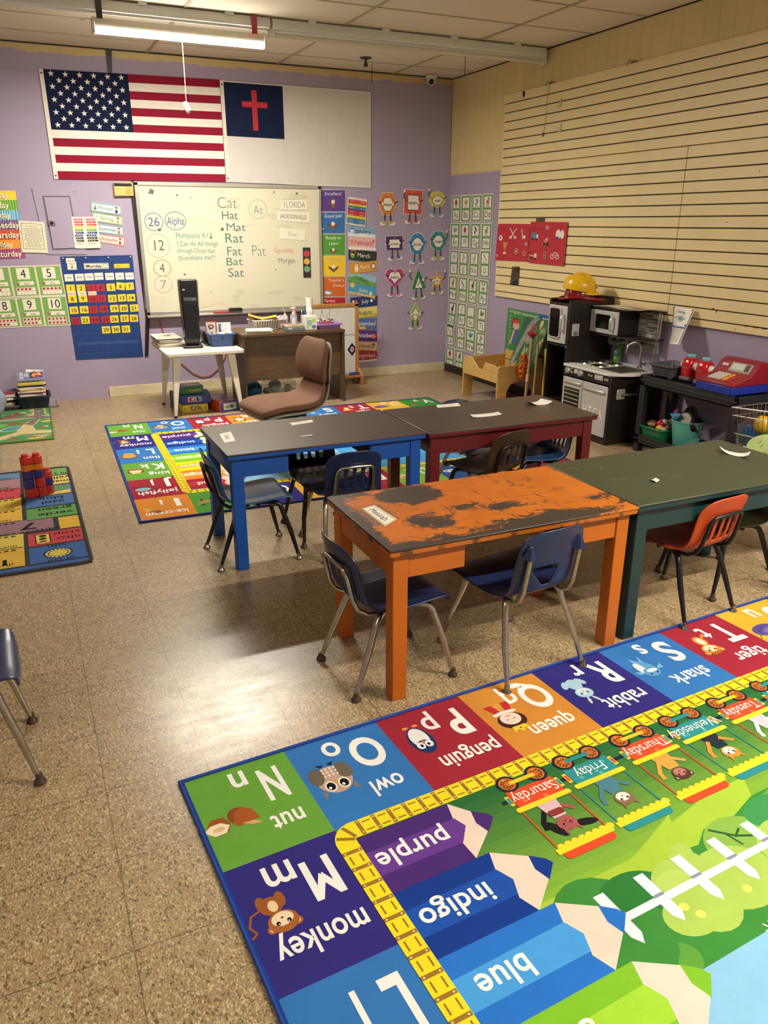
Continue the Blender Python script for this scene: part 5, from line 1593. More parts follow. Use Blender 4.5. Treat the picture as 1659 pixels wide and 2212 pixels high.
    # letters, words and pictures round the edge
    for x, y, k, wd, c in cells:
        if not k:
            continue
        sc = CW / .3356
        A.push(x, y, 1, 0, 1)
        def T(s, px, py, h, st='b', sx=1.0):
            A.push(px, py, 1, 0, -1)
            A.txt(s, 0, 0, h, '#f3f3ef', 5, st, rot=180, sx=sx)
            A.pop()
        cw_ = {'N': .08, 'O': .12, 'P': .078, 'Q': .12, 'R': .085, 'S': .085, 'T': .095, 'M': .093, 'L': .065, 'I': .06, 'J': .055}.get(k, .085)
        A.push(.250 if k not in 'OM' else .237, .135, 1, 0, -1)
        for q_ in (-.004, .004) if k == 'M' else (0,):
            A.txt(k, q_, 0, .138, '#f3f3ef', 5, 'n' if k == 'M' else 'x', rot=180, w=cw_)
        A.pop()
        low = k.lower()
        tall = low in 'bdfhkltij'
        T(low, .160 if k not in 'MO' else .138, .118 if low in 'pqgy' else (.088 if not tall else .110), .10, 'b', .80)
        if wd:
            w = {'nut': .240, 'owl': .226, 'lion': .235, 'king': .235, 'monkey': .17}.get(wd, .198)
            A.push(w if len(wd) < 8 else .17, .306, 1, 0, -1)
            A.txt(wd, 0, 0, .068, '#f3f3ef', 5, 'b', rot=180, w={'nut': .100, 'owl': .112, 'penguin': .226, 'queen': .188, 'rabbit': .19, 'shark': .18, 'tiger': .16, 'monkey': .24, 'lion': .12, 'king': .14}.get(wd, .25))
            A.pop()
        sp = {'N': (.086, .128), 'O': (.092, .122), 'R': (.085, .085), 'P': (.075, .09), 'M': (.085, .085)}.get(k, (.09, .09))
        A.push(.089, {'N': .234, 'I': .234, 'O': .208, 'P': .168, 'M': .196, 'Q': .2, 'R': .185, 'S': .19, 'T': .18}.get(k, .2), sp[0], 180, -sp[1])
        A.push(0, 0, 1, 0, 1)
        A.push(0, 0, 1, 0, 1)
        picture(A, k)
        A.pop(); A.pop(); A.pop()
        A.pop()
    # woven edge binding
    for p in ([(-.0, .005), (W_, .005)], [(W_ - .005, 0), (W_ - .005, H_)], [(W_, H_ - .005), (0, H_ - .005)], [(.005, H_), (.005, 0)]):
        A.line(p, .012, BORDER, 26)
    return A


A = rug_art()


def flat(x, y, h):
    return Vector((x, y - A.H, .0065 + h))


rug = A.build('alphabet_rug', flat, RUG, .006, dz=.00012, rim='#1a3a8a')
rug.location = (-4.216, -6.012, 0)
rug.rotation_euler = (0, 0, R(3.55))
tag(rug, 'large bright alphabet rug in the foreground at the bottom right', 'rug', 'alphabet rugs')
edge_mat = M('blue_binding', '#1c3f96', .85, var=.1, vscale=300)


def binding(parent, w, h, c):
    MB().tube([(0, 0, .005), (w, 0, .005), (w, -h, .005), (0, -h, .005)], .0075, 8, closed=True).build('edge_binding', c, parent)


binding(rug, W_, H_, edge_mat)
r2 = copy_tree(rug)
r2.location = (-3.932, -1.245, 0)
r2.rotation_euler = (0, 0, R(-1.6))
tag(r2, 'far alphabet rug of the same design, under the desk chair and the blue table', 'rug', 'alphabet rugs')

# ---------------------------------------------------------------- word rug at the left edge
RW, RL = 1.25, 1.79
A = Art(RW, RL, '#3a3a3c')
A.T = [(1, 0, RW + 4.30, 0, 1, RL + 2.36 ) ]    # room coordinates relative to the rug's far right corner


def blk_(xa, xb, ya, yb, c):
    A.poly([(xa + .004, yb + .008), (xb - .004, yb + .008), (xb - .004, ya - .008), (xa + .004, ya - .008)], c, 1)
    for i in range(int(abs(xb - xa) / .02)):
        A.ell(xa + .012 + i * .02, yb + .006, .011, .007, '#26262a', 2, 7)


def wtxt(s, x, y, h, c='#1c1c22', st='n', sx=1.0, L=3):
    A.txt(s, x, y, h, c, L, st, rot=180, sx=sx)


rows_ = [-2.375, -2.55, -2.765, -2.975, -3.193, -3.41, -3.625, -3.838, -4.085]
rc = [('#6f9a5a', 'yard'), ('#cdb765', 'yellow'), ('#5a73a0', ''), ('#4a6a9c', 'azul'), ('#5f9350', 'verde'), ('#d1a941', ''), ('#b9454a', 'alto'), ('#3f629c', 'el sol')]
for i, (c, wd) in enumerate(rc):
    xa = -4.59 if i != 5 else -4.425
    blk_(xa, -4.309, rows_[i], rows_[i + 1], c)
lc = [('#5f7f9c', 'one'), ('#a07c84', 'dos'), ('#c24a50', 'three'), ('#cfb048', 'cinco'), ('#d0aa44', 'seis'), ('#8f6d78', ''), ('#cdb957', 'nueve'), ('#cda844', 'diez')]
for i, (c, wd) in enumerate(lc):
    xb = -4.605 if i != 5 else -4.445
    blk_(-5.1, xb, rows_[i] + .03 if i else rows_[i], rows_[i + 1] + (.02 if i < 7 else 0), c)
    blk_(-5.5, -5.115, rows_[i], rows_[i + 1], ['#b9454a', '#5f9350', '#cdb765', '#3f629c', '#d1a941', '#a07c84', '#5f9350', '#3f629c'][i])
    if wd:
        wtxt(wd, -4.70, rows_[i + 1] + .05, .035, sx=.95)
    if i > 1:
        for j in range(6):
            A.ell(-4.66 - j * .035, rows_[i] - .005, .013, .010, '#1c1c22', 3, 10)
A.rect(-5.5, -4.132, 1.188, .04, '#3f5f98', 1)
for wd, x, y, h, st, sx in (('la y', -4.36, -2.515, .045, 'n', 1), ('yellow', -4.405, -2.61, .05, 'b', 1), ('amarillo', -4.40, -2.695, .05, 'b', .9), ('blue', -4.44, -3.035, .05, 'b', 1.1), ('azul', -4.435, -3.115, .05, 'b', 1.1), ('green', -4.43, -3.245, .05, 'b', 1.1), ('verde', -4.43, -3.335, .05, 'b', 1.1),
                            ('7', -4.58, -3.50, .1, 'b', 1.2), ('siete', -4.49, -3.59, .045, 'n', 1.2), ('seven', -4.66, -3.60, .045, 'n', 1.2), ('stop', -4.39, -3.69, .045, 'n', 1.2), ('alto', -4.385, -3.765, .045, 'n', 1.2), ('sun', -4.45, -3.87, .04, 'n', 1.2), ('el sol', -4.44, -4.062, .036, 'n', 1.2), ('3', -4.6, -2.92, .06, 'b', 1), ('1', -4.705, -4.0, .07, 'x', 1.2)):
    wtxt(wd, x, y, h, '#15151c', st, sx)
A.poly([(-4.59, -2.78), (-4.32, -2.80), (-4.32, -2.87), (-4.59, -2.96)], '#5f8a4e', 2); A.poly([(-4.59, -2.96), (-4.32, -2.89), (-4.32, -2.965), (-4.59, -2.968)], '#cdb25a', 2)
A.ell(-4.45, -3.97, .072, .065, '#1f2430', 3, 22); A.ell(-4.45, -3.97, .045, .042, '#c9b654', 6, 18)
for i in range(18):
    A.ell(-4.45 + .056 * math.cos(R(20 * i)), -3.97 + .051 * math.sin(R(20 * i)), .008, .007, '#e3d484', 5, 7)
A.poly([(-4.555, -3.66), (-4.476, -3.655), (-4.474, -3.80), (-4.51, -3.815), (-4.55, -3.80)], '#15151c', 3); A.poly([(-4.549, -3.667), (-4.482, -3.662), (-4.48, -3.795), (-4.511, -3.808), (-4.545, -3.795)], '#cfc05a', 4)
for i, c in enumerate(('#15151c', '#15151c', '#b9454a')):
    A.ell(-4.514, -3.69 - i * .042, .02, .016, '#15151c', 5, 14); A.ell(-4.514, -3.69 - i * .042, .016, .012, c, 6, 14)
flat2 = lambda x, y, h: Vector((x - RW, y - RL, .0085 + h))
w = A.build('word_rug', flat2, RUG, .008, dz=.0001, rim='#2a2a2c')
w.location = (-4.30, -2.36, 0)
w.rotation_euler = (0, 0, R(0))
tag(w, 'dark bordered word and number rug at the left edge with blocks standing on it', 'rug')
MB().tube([(p[0] - RW, p[1] - RL, .005) for p in rrect(0, RW + .002, -.0, RL + .002, .05, 5)], .008, 8, closed=True).build('edge_binding', M('charcoal_binding', '#2c2d30', .9, var=.1, vscale=200), w)

# ---------------------------------------------------------------- street map rug in the far left corner
TW, TL_ = .95, 1.19
A = Art(TW, TL_, '#4f8a54')
A.T = [(1, 0, TW + 4.325, 0, 1, TL_ + .325)]
tan, grey, grn2 = '#c9b384', '#7a7268', '#69a266'
P = A.poly
P([(-4.50, -.325), (-4.445, -.325), (-4.40, -.6), (-4.325, -.63), (-4.325, -.80), (-4.40, -.75), (-4.44, -.9), (-4.47, -1.0), (-4.45, -1.16), (-4.325, -1.2), (-4.325, -1.3), (-4.55, -1.27), (-4.75, -1.45), (-5.2, -1.5), (-5.2, -1.38), (-4.75, -1.33), (-4.60, -1.18), (-4.55, -.93), (-4.46, -.70), (-4.60, -.72), (-5.2, -.78), (-5.2, -.68), (-4.55, -.6), (-4.47, -.55)], tan, 1)
P([(-4.455, -.325), (-4.39, -.325), (-4.395, -.62), (-4.325, -.68), (-4.325, -.76), (-4.42, -.76), (-4.47, -.98), (-4.53, -.93), (-4.46, -.68), (-4.62, -.68), (-5.2, -.73), (-5.2, -.64), (-4.6, -.6), (-4.46, -.6)], grey, 2)
P([(-4.38, -.325), (-4.325, -.325), (-4.325, -.62), (-4.35, -.58)], '#4f9456', 3)
P([(-4.36, -.325), (-4.38, -.325), (-4.37, -.57), (-4.33, -.62), (-4.325, -.60), (-4.355, -.55)], tan, 3)
A.ell(-4.635, -1.05, .07, .10, '#c6bd90', 2, 20, rot=-50); A.ell(-4.635, -1.05, .055, .085, '#4f8c9c', 3, 20, rot=-50)
A.ell(-4.36, -.86, .05, .035, '#c9bb5a', 3, 14)
for x, y, rx, ry, c in ((-4.60, -.50, .06, .05, '#8f4a48'), (-4.66, -.56, .05, .04, '#8f4a48'), (-4.55, -.45, .03, .02, '#cfc6b0'), (-4.62, -.86, .055, .03, '#b3433c'), (-4.55, -.89, .03, .02, '#b9543c'), (-4.50, -.53, .03, .02, '#cfae8a'), (-4.40, -1.08, .04, .02, '#a8584a'), (-4.37, -1.05, .02, .015, '#e0d6c0'),
                        (-4.50, -1.33, .07, .04, '#6f8a5a'), (-4.40, -1.36, .07, .03, '#bb9a78'), (-4.45, -1.43, .07, .03, '#d0a845'), (-4.62, -1.42, .05, .03, '#9a5a4a'), (-4.72, -.9, .06, .06, '#6fae5e'), (-4.5, -.42, .04, .03, '#5fa058'), (-4.85, -1.1, .08, .06, '#c9b384')):
    A.ell(x, y, rx, ry, c, 3, 14)
for i in range(40):
    A.ell(random.uniform(-5.1, -4.36), random.choice((random.uniform(-1.42, -1.3), random.uniform(-.92, -.8), random.uniform(-.55, -.4))), .012, .009, random.choice(('#e0d8c0', '#3f6f44', '#7a4a3c', '#8fb06a')), 4, 6)
flat3 = lambda x, y, h: Vector((x - TW, y - TL_, .0065 + h))
w = A.build('street_map_rug', flat3, RUG, .006, dz=.0001, rim='#4a5a2c')
w.location = (-4.325, -.325, 0)
w.rotation_euler = (0, 0, R(-1.2))
tag(w, 'green street map play rug in the far left corner by the book bin', 'rug')
MB().tube([(0, 0, .005), (0, -TL_, .005), (-TW, -TL_, .005), (-TW, 0, .005)], .008, 8, closed=True).build('edge_binding', M('olive_binding', '#4f6a2c', .9), w)

# ================================================================ school chairs
chrome = M('scuffed_chrome', '#b4b0a6', .22, .95, var=.12, vscale=40)
blacktube = M('black_tube', '#1c1d20', .32, .3, var=.1, vscale=40)
glide_b = M('brown_glide', '#4a3d33', .4, .3)
glide_c = M('chrome_glide', '#8d877c', .25, .9)


def shell_mesh(kind):
    """One-piece moulded seat and back; slots (A) or a wedge handle hole (B) are real openings."""
    if kind == 'A':
        prof = [(.200, .296, .150), (.196, .316, .160), (.180, .330, .166), (.13, .330, .170), (.06, .324, .170), (-.02, .318, .168), (-.09, .317, .162), (-.13, .326, .156), (-.155, .346, .150), (-.170, .372, .147), (-.178, .395, .146), (-.184, .425, .146), (-.190, .455, .146), (-.196, .485, .147), (-.204, .515, .148), (-.213, .545, .142), (-.220, .565, .130), (-.225, .577, .108)]
        ui = [-.100, -.078, -.056, -.034, -.011, .011, .034, .056, .078, .100]
        hole = lambda r, j: 9 <= r <= 12 and j in (3, 5, 7, 9)
    else:
        prof = [(.220, .306, .165), (.216, .330, .178), (.195, .345, .186), (.14, .346, .190), (.06, .340, .190), (-.02, .333, .186), (-.09, .330, .178), (-.14, .338, .170), (-.168, .356, .164), (-.184, .385, .160), (-.190, .410, .158), (-.196, .440, .157), (-.200, .465, .156), (-.206, .500, .153), (-.214, .540, .150), (-.222, .580, .144), (-.227, .602, .135), (-.231, .616, .114)]
        ui = [-.11, -.075, -.05, -.025, 0, .025, .05, .075, .11]
        hole = lambda r, j: 9 <= r <= 11 and 3 <= j <= 6
    rows = []
    for r, (y, z, hw) in enumerate(prof):
        k = 1.0
        us = [-hw, -hw * .93] + [u for u in ui] + [hw * .93, hw]
        if kind == 'B':
            f = {9: .3, 10: .6, 11: .95, 12: 1.25, 13: 1.1}.get(r, 1.0)
            us = [-hw, -hw * .93] + [u if abs(u) > .08 else u * f for u in ui] + [hw * .93, hw]
        row = []
        for u in us:
            e = abs(u) / hw
            up = .020 * max(0, e - .55) ** 1.3 if r < 8 else 0
            fw = .026 * e ** 2.5 if r >= 7 else .02 * e ** 2.5 * (r / 7)
            if r < 2:
                up -= .0
            drop = .0
            if r >= 15:
                drop = -(e ** 4) * .014
            row.append((u, y + fw - (.01 * e ** 4 if r <= 1 else 0), z + up + drop))
        rows.append(row)
    mb = MB()
    n = len(rows[0])
    mb.v = [p for row in rows for p in row]
    for r in range(len(rows) - 1):
        for j in range(n - 1):
            if not hole(r, j):
                mb.f.append((r * n + j, r * n + j + 1, (r + 1) * n + j + 1, (r + 1) * n + j)); mb.fm.append(0)
    return mb


def make_chair(name, kind, shell_m, tube_m, glide_m):
    t = thing(name, 'chair', 'chair')
    shell_mesh(kind).build('seat_shell', shell_m, t, solid=.009, offset=-1, sub=2)
    zs = .305 if kind == 'A' else .322
    wr, wf, yr, yf = (.160, .175, -.195, .205) if kind == 'A' else (.186, .180, -.215, .225)
    for sd in (-1, 1):
        for (fx, fy, ty, by) in ((wf, yf, .10, .02), (wr, yr, -.08, -.02)):
            s_ = 1 if fy > 0 else -1
            path = [(sd * .085, by, zs), (sd * .105, ty * .6 + by * .4, zs + .002), (sd * .118, ty, zs), (sd * .126, ty + s_ * .022, zs - .008), (sd * .132, ty + s_ * .034, zs - .026), (sd * .136, ty + s_ * .040, zs - .05), (sd * (fx * .55 + .062), fy * .45 + (ty + s_ * .042) * .55, .155), (sd * (fx - .004), fy - s_ * .004, .028)]
            if fy < 0 and kind == 'A':
                path = [(sd * .085, by, zs - .004), (sd * .11, -.06, zs - .004), (sd * .122, -.085, zs - .016), (sd * .128, -.10, zs - .045), (sd * .142, -.135, .17), (sd * (fx - .004), fy + .004, .028)]
            rs = [.0125] * (len(path) - 2) + [.0125, .0085]
            lg = MB().tube(path, rs, 10).build('leg', tube_m, t, smooth=60)
            g = MB().lathe([(0, .034), (.0098, .034), (.0105, .022), (.012, .016), (.018, .010), (.019, .004), (.015, 0), (0, 0)], 14, (sd * fx, fy, 0))
            gl = g.build('glide', glide_m, lg, smooth=50)
    MB().tube([(-.125, .02, zs - .002), (.125, .02, zs - .002)], .009, 8).build('seat_rail', tube_m, t)
    if kind == 'A':
        h_ = [(.108, -.06, .301), (.106, -.12, .306), (.103, -.158, .33), (.100, -.176, .37), (.098, -.187, .42), (.096, -.196, .462), (.089, -.204, .484), (.074, -.207, .494)]
        p = [(-a, b, c) for a, b, c in h_] + [(0, -.208, .496)] + h_[::-1]
        MB().tube(p, .0085, 10).build('back_frame', tube_m, t, smooth=60)
    else:
        for sd in (-1, 1):
            MB().tube([(sd * .118, -.08, .315), (sd * .118, -.14, .319), (sd * .118, -.172, .337), (sd * .117, -.188, .375), (sd * .116, -.197, .43), (sd * .115, -.208, .50), (sd * .114, -.213, .53)], .0085, 10).build('back_post', M('worn_chrome_post', '#b5ae92', .3, .8, var=.25, vscale=90), t, smooth=60)
            MB().hexa([(sd * .114 - .03, -.199, .522), (sd * .114 + .03, -.199, .522), (sd * .114 + .013, -.227, .516), (sd * .114 - .013, -.227, .516)], [(sd * .114 - .010, -.208, .565), (sd * .114 + .010, -.208, .565), (sd * .114 + .005, -.215, .562), (sd * .114 - .005, -.215, .562)]).build('post_socket', shell_m, t, smooth=0)
    return t


navy = M('navy_shell_plastic', '#1c2a4e', .28, var=.08, vscale=6, bmp=.06, bscale=350)
blue = M('blue_shell_plastic', '#25598f', .25, var=.08, vscale=6, bmp=.05, bscale=350)
brown = M('dark_brown_shell_plastic', '#33201d', .28, var=.1, vscale=6)
olivebrown = M('umber_shell_plastic', '#3a2c1d', .35, var=.1, vscale=6)
orange_red = M('orange_red_shell_plastic', '#b8431c', .35, var=.1, vscale=6, bmp=.05, bscale=300)
olive = M('olive_shell_plastic', '#5c6338', .4, var=.1, vscale=6)


def put(o, x, y, rz, label, z=0):
    o.location = (x, y, z)
    o.rotation_euler = (0, 0, R(rz))
    tag(o, label, 'chair', 'child school chairs')
    return o


put(make_chair('school_chair', 'B', navy, chrome, glide_c), -2.868, -5.775, 5.6, 'navy chair with a wedge handle hole, back to the camera, at the worn orange table')
c0 = put(make_chair('school_chair', 'A', navy, chrome, glide_b), -3.366, -5.655, -87, 'navy chrome-legged chair tucked in at the left end of the orange table')
put(make_chair('school_chair', 'A', blue, blacktube, glide_c), -3.535, -4.36, -90, 'bright blue chair with black legs at the left end of the blue table')
put(make_chair('school_chair', 'A', brown, blacktube, glide_b), -3.085, -4.20, 180, 'dark brown slotted chair facing the camera under the blue table')
c = copy_tree(c0)
put(c, -3.055, -4.46, -3, 'navy chair with a chrome back loop at the front of the blue table')
put(make_chair('school_chair', 'A', olivebrown, blacktube, glide_b), -2.17, -4.44, 12, 'brown chair pushed in at the front of the dark red table')
put(make_chair('school_chair', 'A', navy, chrome, glide_b), -2.03, -4.05, 188, 'dark blue chair on the far side under the red table, chrome leg showing')
put(make_chair('school_chair', 'A', M('mid_blue_shell_plastic', '#2a4f80', .3, var=.08), blacktube, glide_b), -1.78, -4.33, 84, 'blue slotted chair under the right end of the red table')
put(make_chair('school_chair', 'A', orange_red, blacktube, glide_c), -1.945, -5.70, 6, 'orange-red chair with black legs at the front of the green table')
put(make_chair('school_chair', 'A', olive, blacktube, glide_b), -1.555, -5.578, 90, 'olive green chair turned sideways beside the orange-red chair')
c = make_chair('school_chair', 'A', M('sage_shell_plastic', '#8a9a60', .4, var=.1, vscale=8), blacktube, glide_b)
put(c, -1.02, -5.47, 166, 'pale green chair with VI marked on its back, behind the green table')
A = Art(.0001, .0001)
A.txt('#VI', .05, .0, .035, '#3a3f2a', 1, 'n', sx=1.1, rot=4)
for x, y in ((-.05, -.02), (-.06, .0), (.09, .035)):
    A.line([(x, y), (x + .015, y + .008)], .003, '#3a3f2a', 1)
A.build('marker_writing', lambda u, v, h: Vector((-u, -.199 + h + 2.2 * u * u - .25 * v, .545 + v)), PAPER, .0001, c)
c = put(make_chair('school_chair', 'A', navy, chrome, glide_b), -4.815, -5.665, -88, 'navy chair with chrome legs cut off by the left photo edge')
c.scale = (1, 1, 1.1)

# ================================================================ tables
dark_top = M('dark_brown_laminate', '#453a33', .34, var=.06, vscale=5)
green_top = M('dark_green_painted_top', '#37402f', .36, var=.08, vscale=5)


def paint(name, c, wear='#2a2018', amount=.68):
    if name in MATS:
        return MATS[name]
    m, nt, b = node_mat(name)
    n = noise(nt, 14, 8, .7, mapping(nt, (1, 1, .5)))
    n2 = noise(nt, 2.2, 4, .5, mapping(nt))
    cc = lin(c)
    base = ramp(nt, n2.outputs[0], [(.3, tuple(x * .88 for x in cc)), (.7, tuple(min(1, x * 1.06) for x in cc))])
    k = ramp(nt, n.outputs[0], [(amount, 0.0), (amount + .05, .8)])
    link(nt, mix(nt, k.outputs[0], base.outputs[0], wear), b.inputs['Base Color'])
    b.inputs['Roughness'].default_value = .42
    MATS[name] = m
    return m


def worn_orange_top():
    m, nt, b = node_mat('worn_orange_over_dark_laminate')
    co = mapping(nt)
    big = noise(nt, 3.2, 2, .5, co)
    fine = noise(nt, 13, 13, .82, mapping(nt, (.8, 1.5, 1), rot=(0, 0, .25)), .8)
    sx = nt.nodes.new('ShaderNodeSeparateXYZ'); link(nt, co, sx.inputs[0])

    def mth(op, a, c, d=None):
        n = nt.nodes.new('ShaderNodeMath'); n.operation = op
        for i, v in enumerate((a, c, d)):
            if v is None:
                continue
            if isinstance(v, (int, float)):
                n.inputs[i].default_value = v
            else:
                link(nt, v, n.inputs[i])
        return n.outputs[0]

    def spot(x, y, rx, ry, amp):
        dx = mth('DIVIDE', mth('SUBTRACT', sx.outputs[0], x), rx); dy = mth('DIVIDE', mth('SUBTRACT', sx.outputs[1], y), ry)
        d = mth('ADD', mth('MULTIPLY', dx, dx), mth('MULTIPLY', dy, dy))
        return mth('MULTIPLY', mth('MAXIMUM', mth('SUBTRACT', 1.0, d), 0.0), amp)
    tot = mth('MULTIPLY_ADD', fine.outputs[0], 1.0, mth('MULTIPLY', big.outputs[0], .30))
    for s in ((-.22, .19, .17, .13, .30), (.14, -.27, .36, .10, .30), (-.45, -.30, .30, .08, .16), (-.56, .0, .10, .42, .26), (-.28, -.10, .12, .10, .16), (.08, -.07, .12, .06, .14), (-.06, -.02, .12, .05, .12), (.46, -.13, .10, .05, .12), (.2, .12, .12, .05, .06), (-.2, -.31, .4, .04, .2), (-.52, .28, .2, .10, .22)):
        tot = mth('ADD', tot, spot(*s))
    k = ramp(nt, tot, [(.735, 0.0), (.745, 1.0)])
    scr = noise(nt, 26, 4, .6, mapping(nt, (1, .12, 1), rot=(0, 0, .9)), 1.5)
    scr2 = noise(nt, 26, 4, .6, mapping(nt, (.12, 1, 1), rot=(0, 0, .5)), 1.5)
    kk = mth('MAXIMUM', ramp(nt, scr.outputs[0], [(.655, 0.0), (.665, .8)]).outputs[0], ramp(nt, scr2.outputs[0], [(.66, 0.0), (.67, .8)]).outputs[0])
    tot2 = mth('MAXIMUM', k.outputs[0], kk)
    or_ = ramp(nt, noise(nt, 5, 6, .6, co).outputs[0], [(.3, '#ab5c14'), (.55, '#c26a1a'), (.75, '#bd661f')])
    link(nt, mix(nt, tot2, or_.outputs[0], '#3b3029'), b.inputs['Base Color'])
    rr_ = ramp(nt, tot2, [(0.0, .38), (1.0, .45)])
    link(nt, rr_.outputs[0], b.inputs['Roughness'])
    bump(nt, b, tot2, -.25, .002)
    return m


def table(label, x0, x1, y0, y1, z, top_m, rim_m, frame_m, split, rz=0):
    """x0..x1, y0 (near) .. y1 (far): school table; `split` leaves the front apron open in the middle."""
    cx, cy = (x0 + x1) / 2, (y0 + y1) / 2
    w, d = (x1 - x0) / 2, (y1 - y0) / 2
    t = thing('school_table', label, 'table', (cx, cy, 0), R(rz), 'painted school tables')
    MB().box(-w, w, -d, d, z - .009, z).build('table_top', top_m, t, bevel=.003)
    MB().box(-w + .003, w - .003, -d + .003, d - .003, z - .028, z - .009).build('top_rim', rim_m, t, bevel=.002)
    i, lg = .022, .058
    for sx in (-1, 1):
        for sy in (-1, 1):
            xa, ya = sx * (w - i), sy * (d - i)
            xs_ = sorted((xa, xa - sx * lg)); ys_ = sorted((ya, ya - sy * lg))
            MB().box(xs_[0], xs_[1], ys_[0], ys_[1], 0, z - .028).build('leg', frame_m, t, bevel=.004)
    ap = .095
    zt, zb_ = z - .028, z - .028 - ap
    f = d - i - .006
    a = w - i - lg
    if split:
        for sx in (-1, 1):
            xs_ = sorted((sx * a, sx * (a - .225)))
            MB().box(xs_[0], xs_[1], -f, -f + .02, zb_, zt).build('front_apron', frame_m, t, bevel=.003)
            MB().box(*sorted((sx * (a - .225), sx * (a - .205))), -f + .02, f - .02, zb_ + .01, zt).build('tray_divider', M('raw_dark_wood', '#2a211b', .7), t)
    else:
        MB().box(-a, a, -f, -f + .02, zb_, zt).build('front_apron', frame_m, t, bevel=.003)
    MB().box(-a, a, f - .02, f, zb_, zt).build('back_apron', frame_m, t, bevel=.003)
    for sx in (-1, 1):
        xs_ = sorted((sx * (w - i - .006), sx * (w - i - .026)))
        MB().box(xs_[0], xs_[1], -d + i + lg, d - i - lg, zb_, zt).build('side_apron', frame_m, t, bevel=.003)
    return t


ZT = .6
or_paint = paint('orange_paint', '#bd620f', '#4a2a12', .70)
tO = table('worn orange table with peeling paint in front, nearest the camera', -3.46, -2.408, -5.905, -5.308, ZT, worn_orange_top(), paint('orange_rim_paint', '#b5610f', '#2e2620', .53), or_paint, True)
tG = table('dark green table butted against the right end of the orange table', -2.403, -1.345, -5.895, -5.285, ZT, green_top, paint('green_paint', '#143638', '#0f1f20', .74), paint('green_paint', '#143638'), False)
tB = table('blue table with a dark top in the middle row', -3.676, -2.633, -4.578, -3.98, ZT, dark_top, paint('blue_paint', '#0f4fa6', '#15202e', .68), paint('blue_paint', '#0f4fa6'), True)
tR = table('dark red table with a dark top at the right of the blue table', -2.625, -1.545, -4.60, -4.005, ZT, dark_top, paint('red_paint', '#5c1014', '#2a1210', .7), paint('red_paint', '#5c1014'), False, rz=-.6)

# name tags and tape taped to the table tops
white_paper = M('white_paper', '#e9e5da', .6)


def flat_tag(name, label, cat, pts, txts=(), lift=.0, c='#ebe7dc', edge=None, curl=0, group='name tags on the tables'):
    """Paper on a table top, from its four corners far-left, far-right, near-right, near-left."""
    P3 = [(a, b, ZT) for a, b in pts]
    A = Art(3, 1, c)
    if edge:
        A.line([(.06, .08), (2.94, .08), (2.94, .92), (.06, .92)], .09, edge, 1, True)
    for s, x, y, h, st, rot in txts:
        if s == '~':
            n_ = int(x * 9)
            A.line([(.55 + i * (1.9 / n_), .5 + .2 * math.sin(i * 1.9) * (1 if i % 3 else .4)) for i in range(n_)], .04, '#5a5a56', 2)
            continue
        A.txt(s, x, y, h, '#4a4a48', 2, st, rot=rot, jit=.05)
    C = sum((Vector(p) for p in P3), Vector()) / 4
    f0 = quad_map(P3, 3, 1, (0, 0, 1), C)
    f = lambda x, y, h: f0(x, y, h + .0012) + Vector((0, 0, curl * (abs(x / 3 - .5) * 2) ** 3))
    return tag(A.build(name, f, PAPER, .0008, None, tuple(C), nu=6 if curl else 1), label, cat, group)


flat_tag('name_tag', 'white name tag with a green border taped at an angle on the orange table', 'name tag', [(-3.385, -5.49), (-3.325, -5.475), (-3.312, -5.645), (-3.38, -5.692)][1:] + [(-3.385, -5.49)], [('Messiah', 1.5, .5, .45, 'n', 0)], edge='#b9c48a')
flat_tag('name_tag', 'name tag turned sideways at the left end of the blue table', 'name tag', [(-3.55, -4.145), (-3.573, -4.335), (-3.632, -4.351), (-3.615, -4.17)], [('David', 1.4, .5, .4, 'n', 0)])
flat_tag('name_tag', 'name tag with a brown border at the far edge of the blue table', 'name tag', [(-3.215, -4.09), (-3.075, -4.065), (-3.087, -4.125), (-3.22, -4.15)], [('~', 1.5, .5, .35, 'n', 180)], edge='#b99a5a')
flat_tag('name_tag', 'long white name strip at the far edge of the red table', 'name tag', [(-2.279, -3.99 - .03), (-2.13, -4.02), (-2.157, -4.096), (-2.306, -4.085)], [('~', 1.4, .5, .32, 'n', 180)])
flat_tag('name_tag', 'white name strip in the middle of the red table', 'name tag', [(-2.228, -4.324), (-2.045, -4.332), (-2.06, -4.395), (-2.245, -4.39)], curl=.004)
flat_tag('crumpled_tag', 'crumpled white paper curling up at the right end of the red table', 'paper', [(-1.76, -4.17), (-1.66, -4.20), (-1.64, -4.29), (-1.77, -4.25)], curl=.022, group=None)
flat_tag('name_tag', 'white paper strip curling up on the green table', 'name tag', [(-1.50, -5.43), (-1.44, -5.56), (-1.495, -5.60), (-1.53, -5.47)], [('~', 1.5, .5, .35, 'n', 180)], curl=.018)
flat_tag('paper_scrap', 'tiny torn white scrap in the middle of the green table', 'paper', [(-2.145, -5.665), (-2.105, -5.66), (-2.11, -5.69), (-2.14, -5.695)], curl=.006, group=None)
tape_m = M('clear_tape', '#8d8880', .3, alpha=.25, spec=.4)
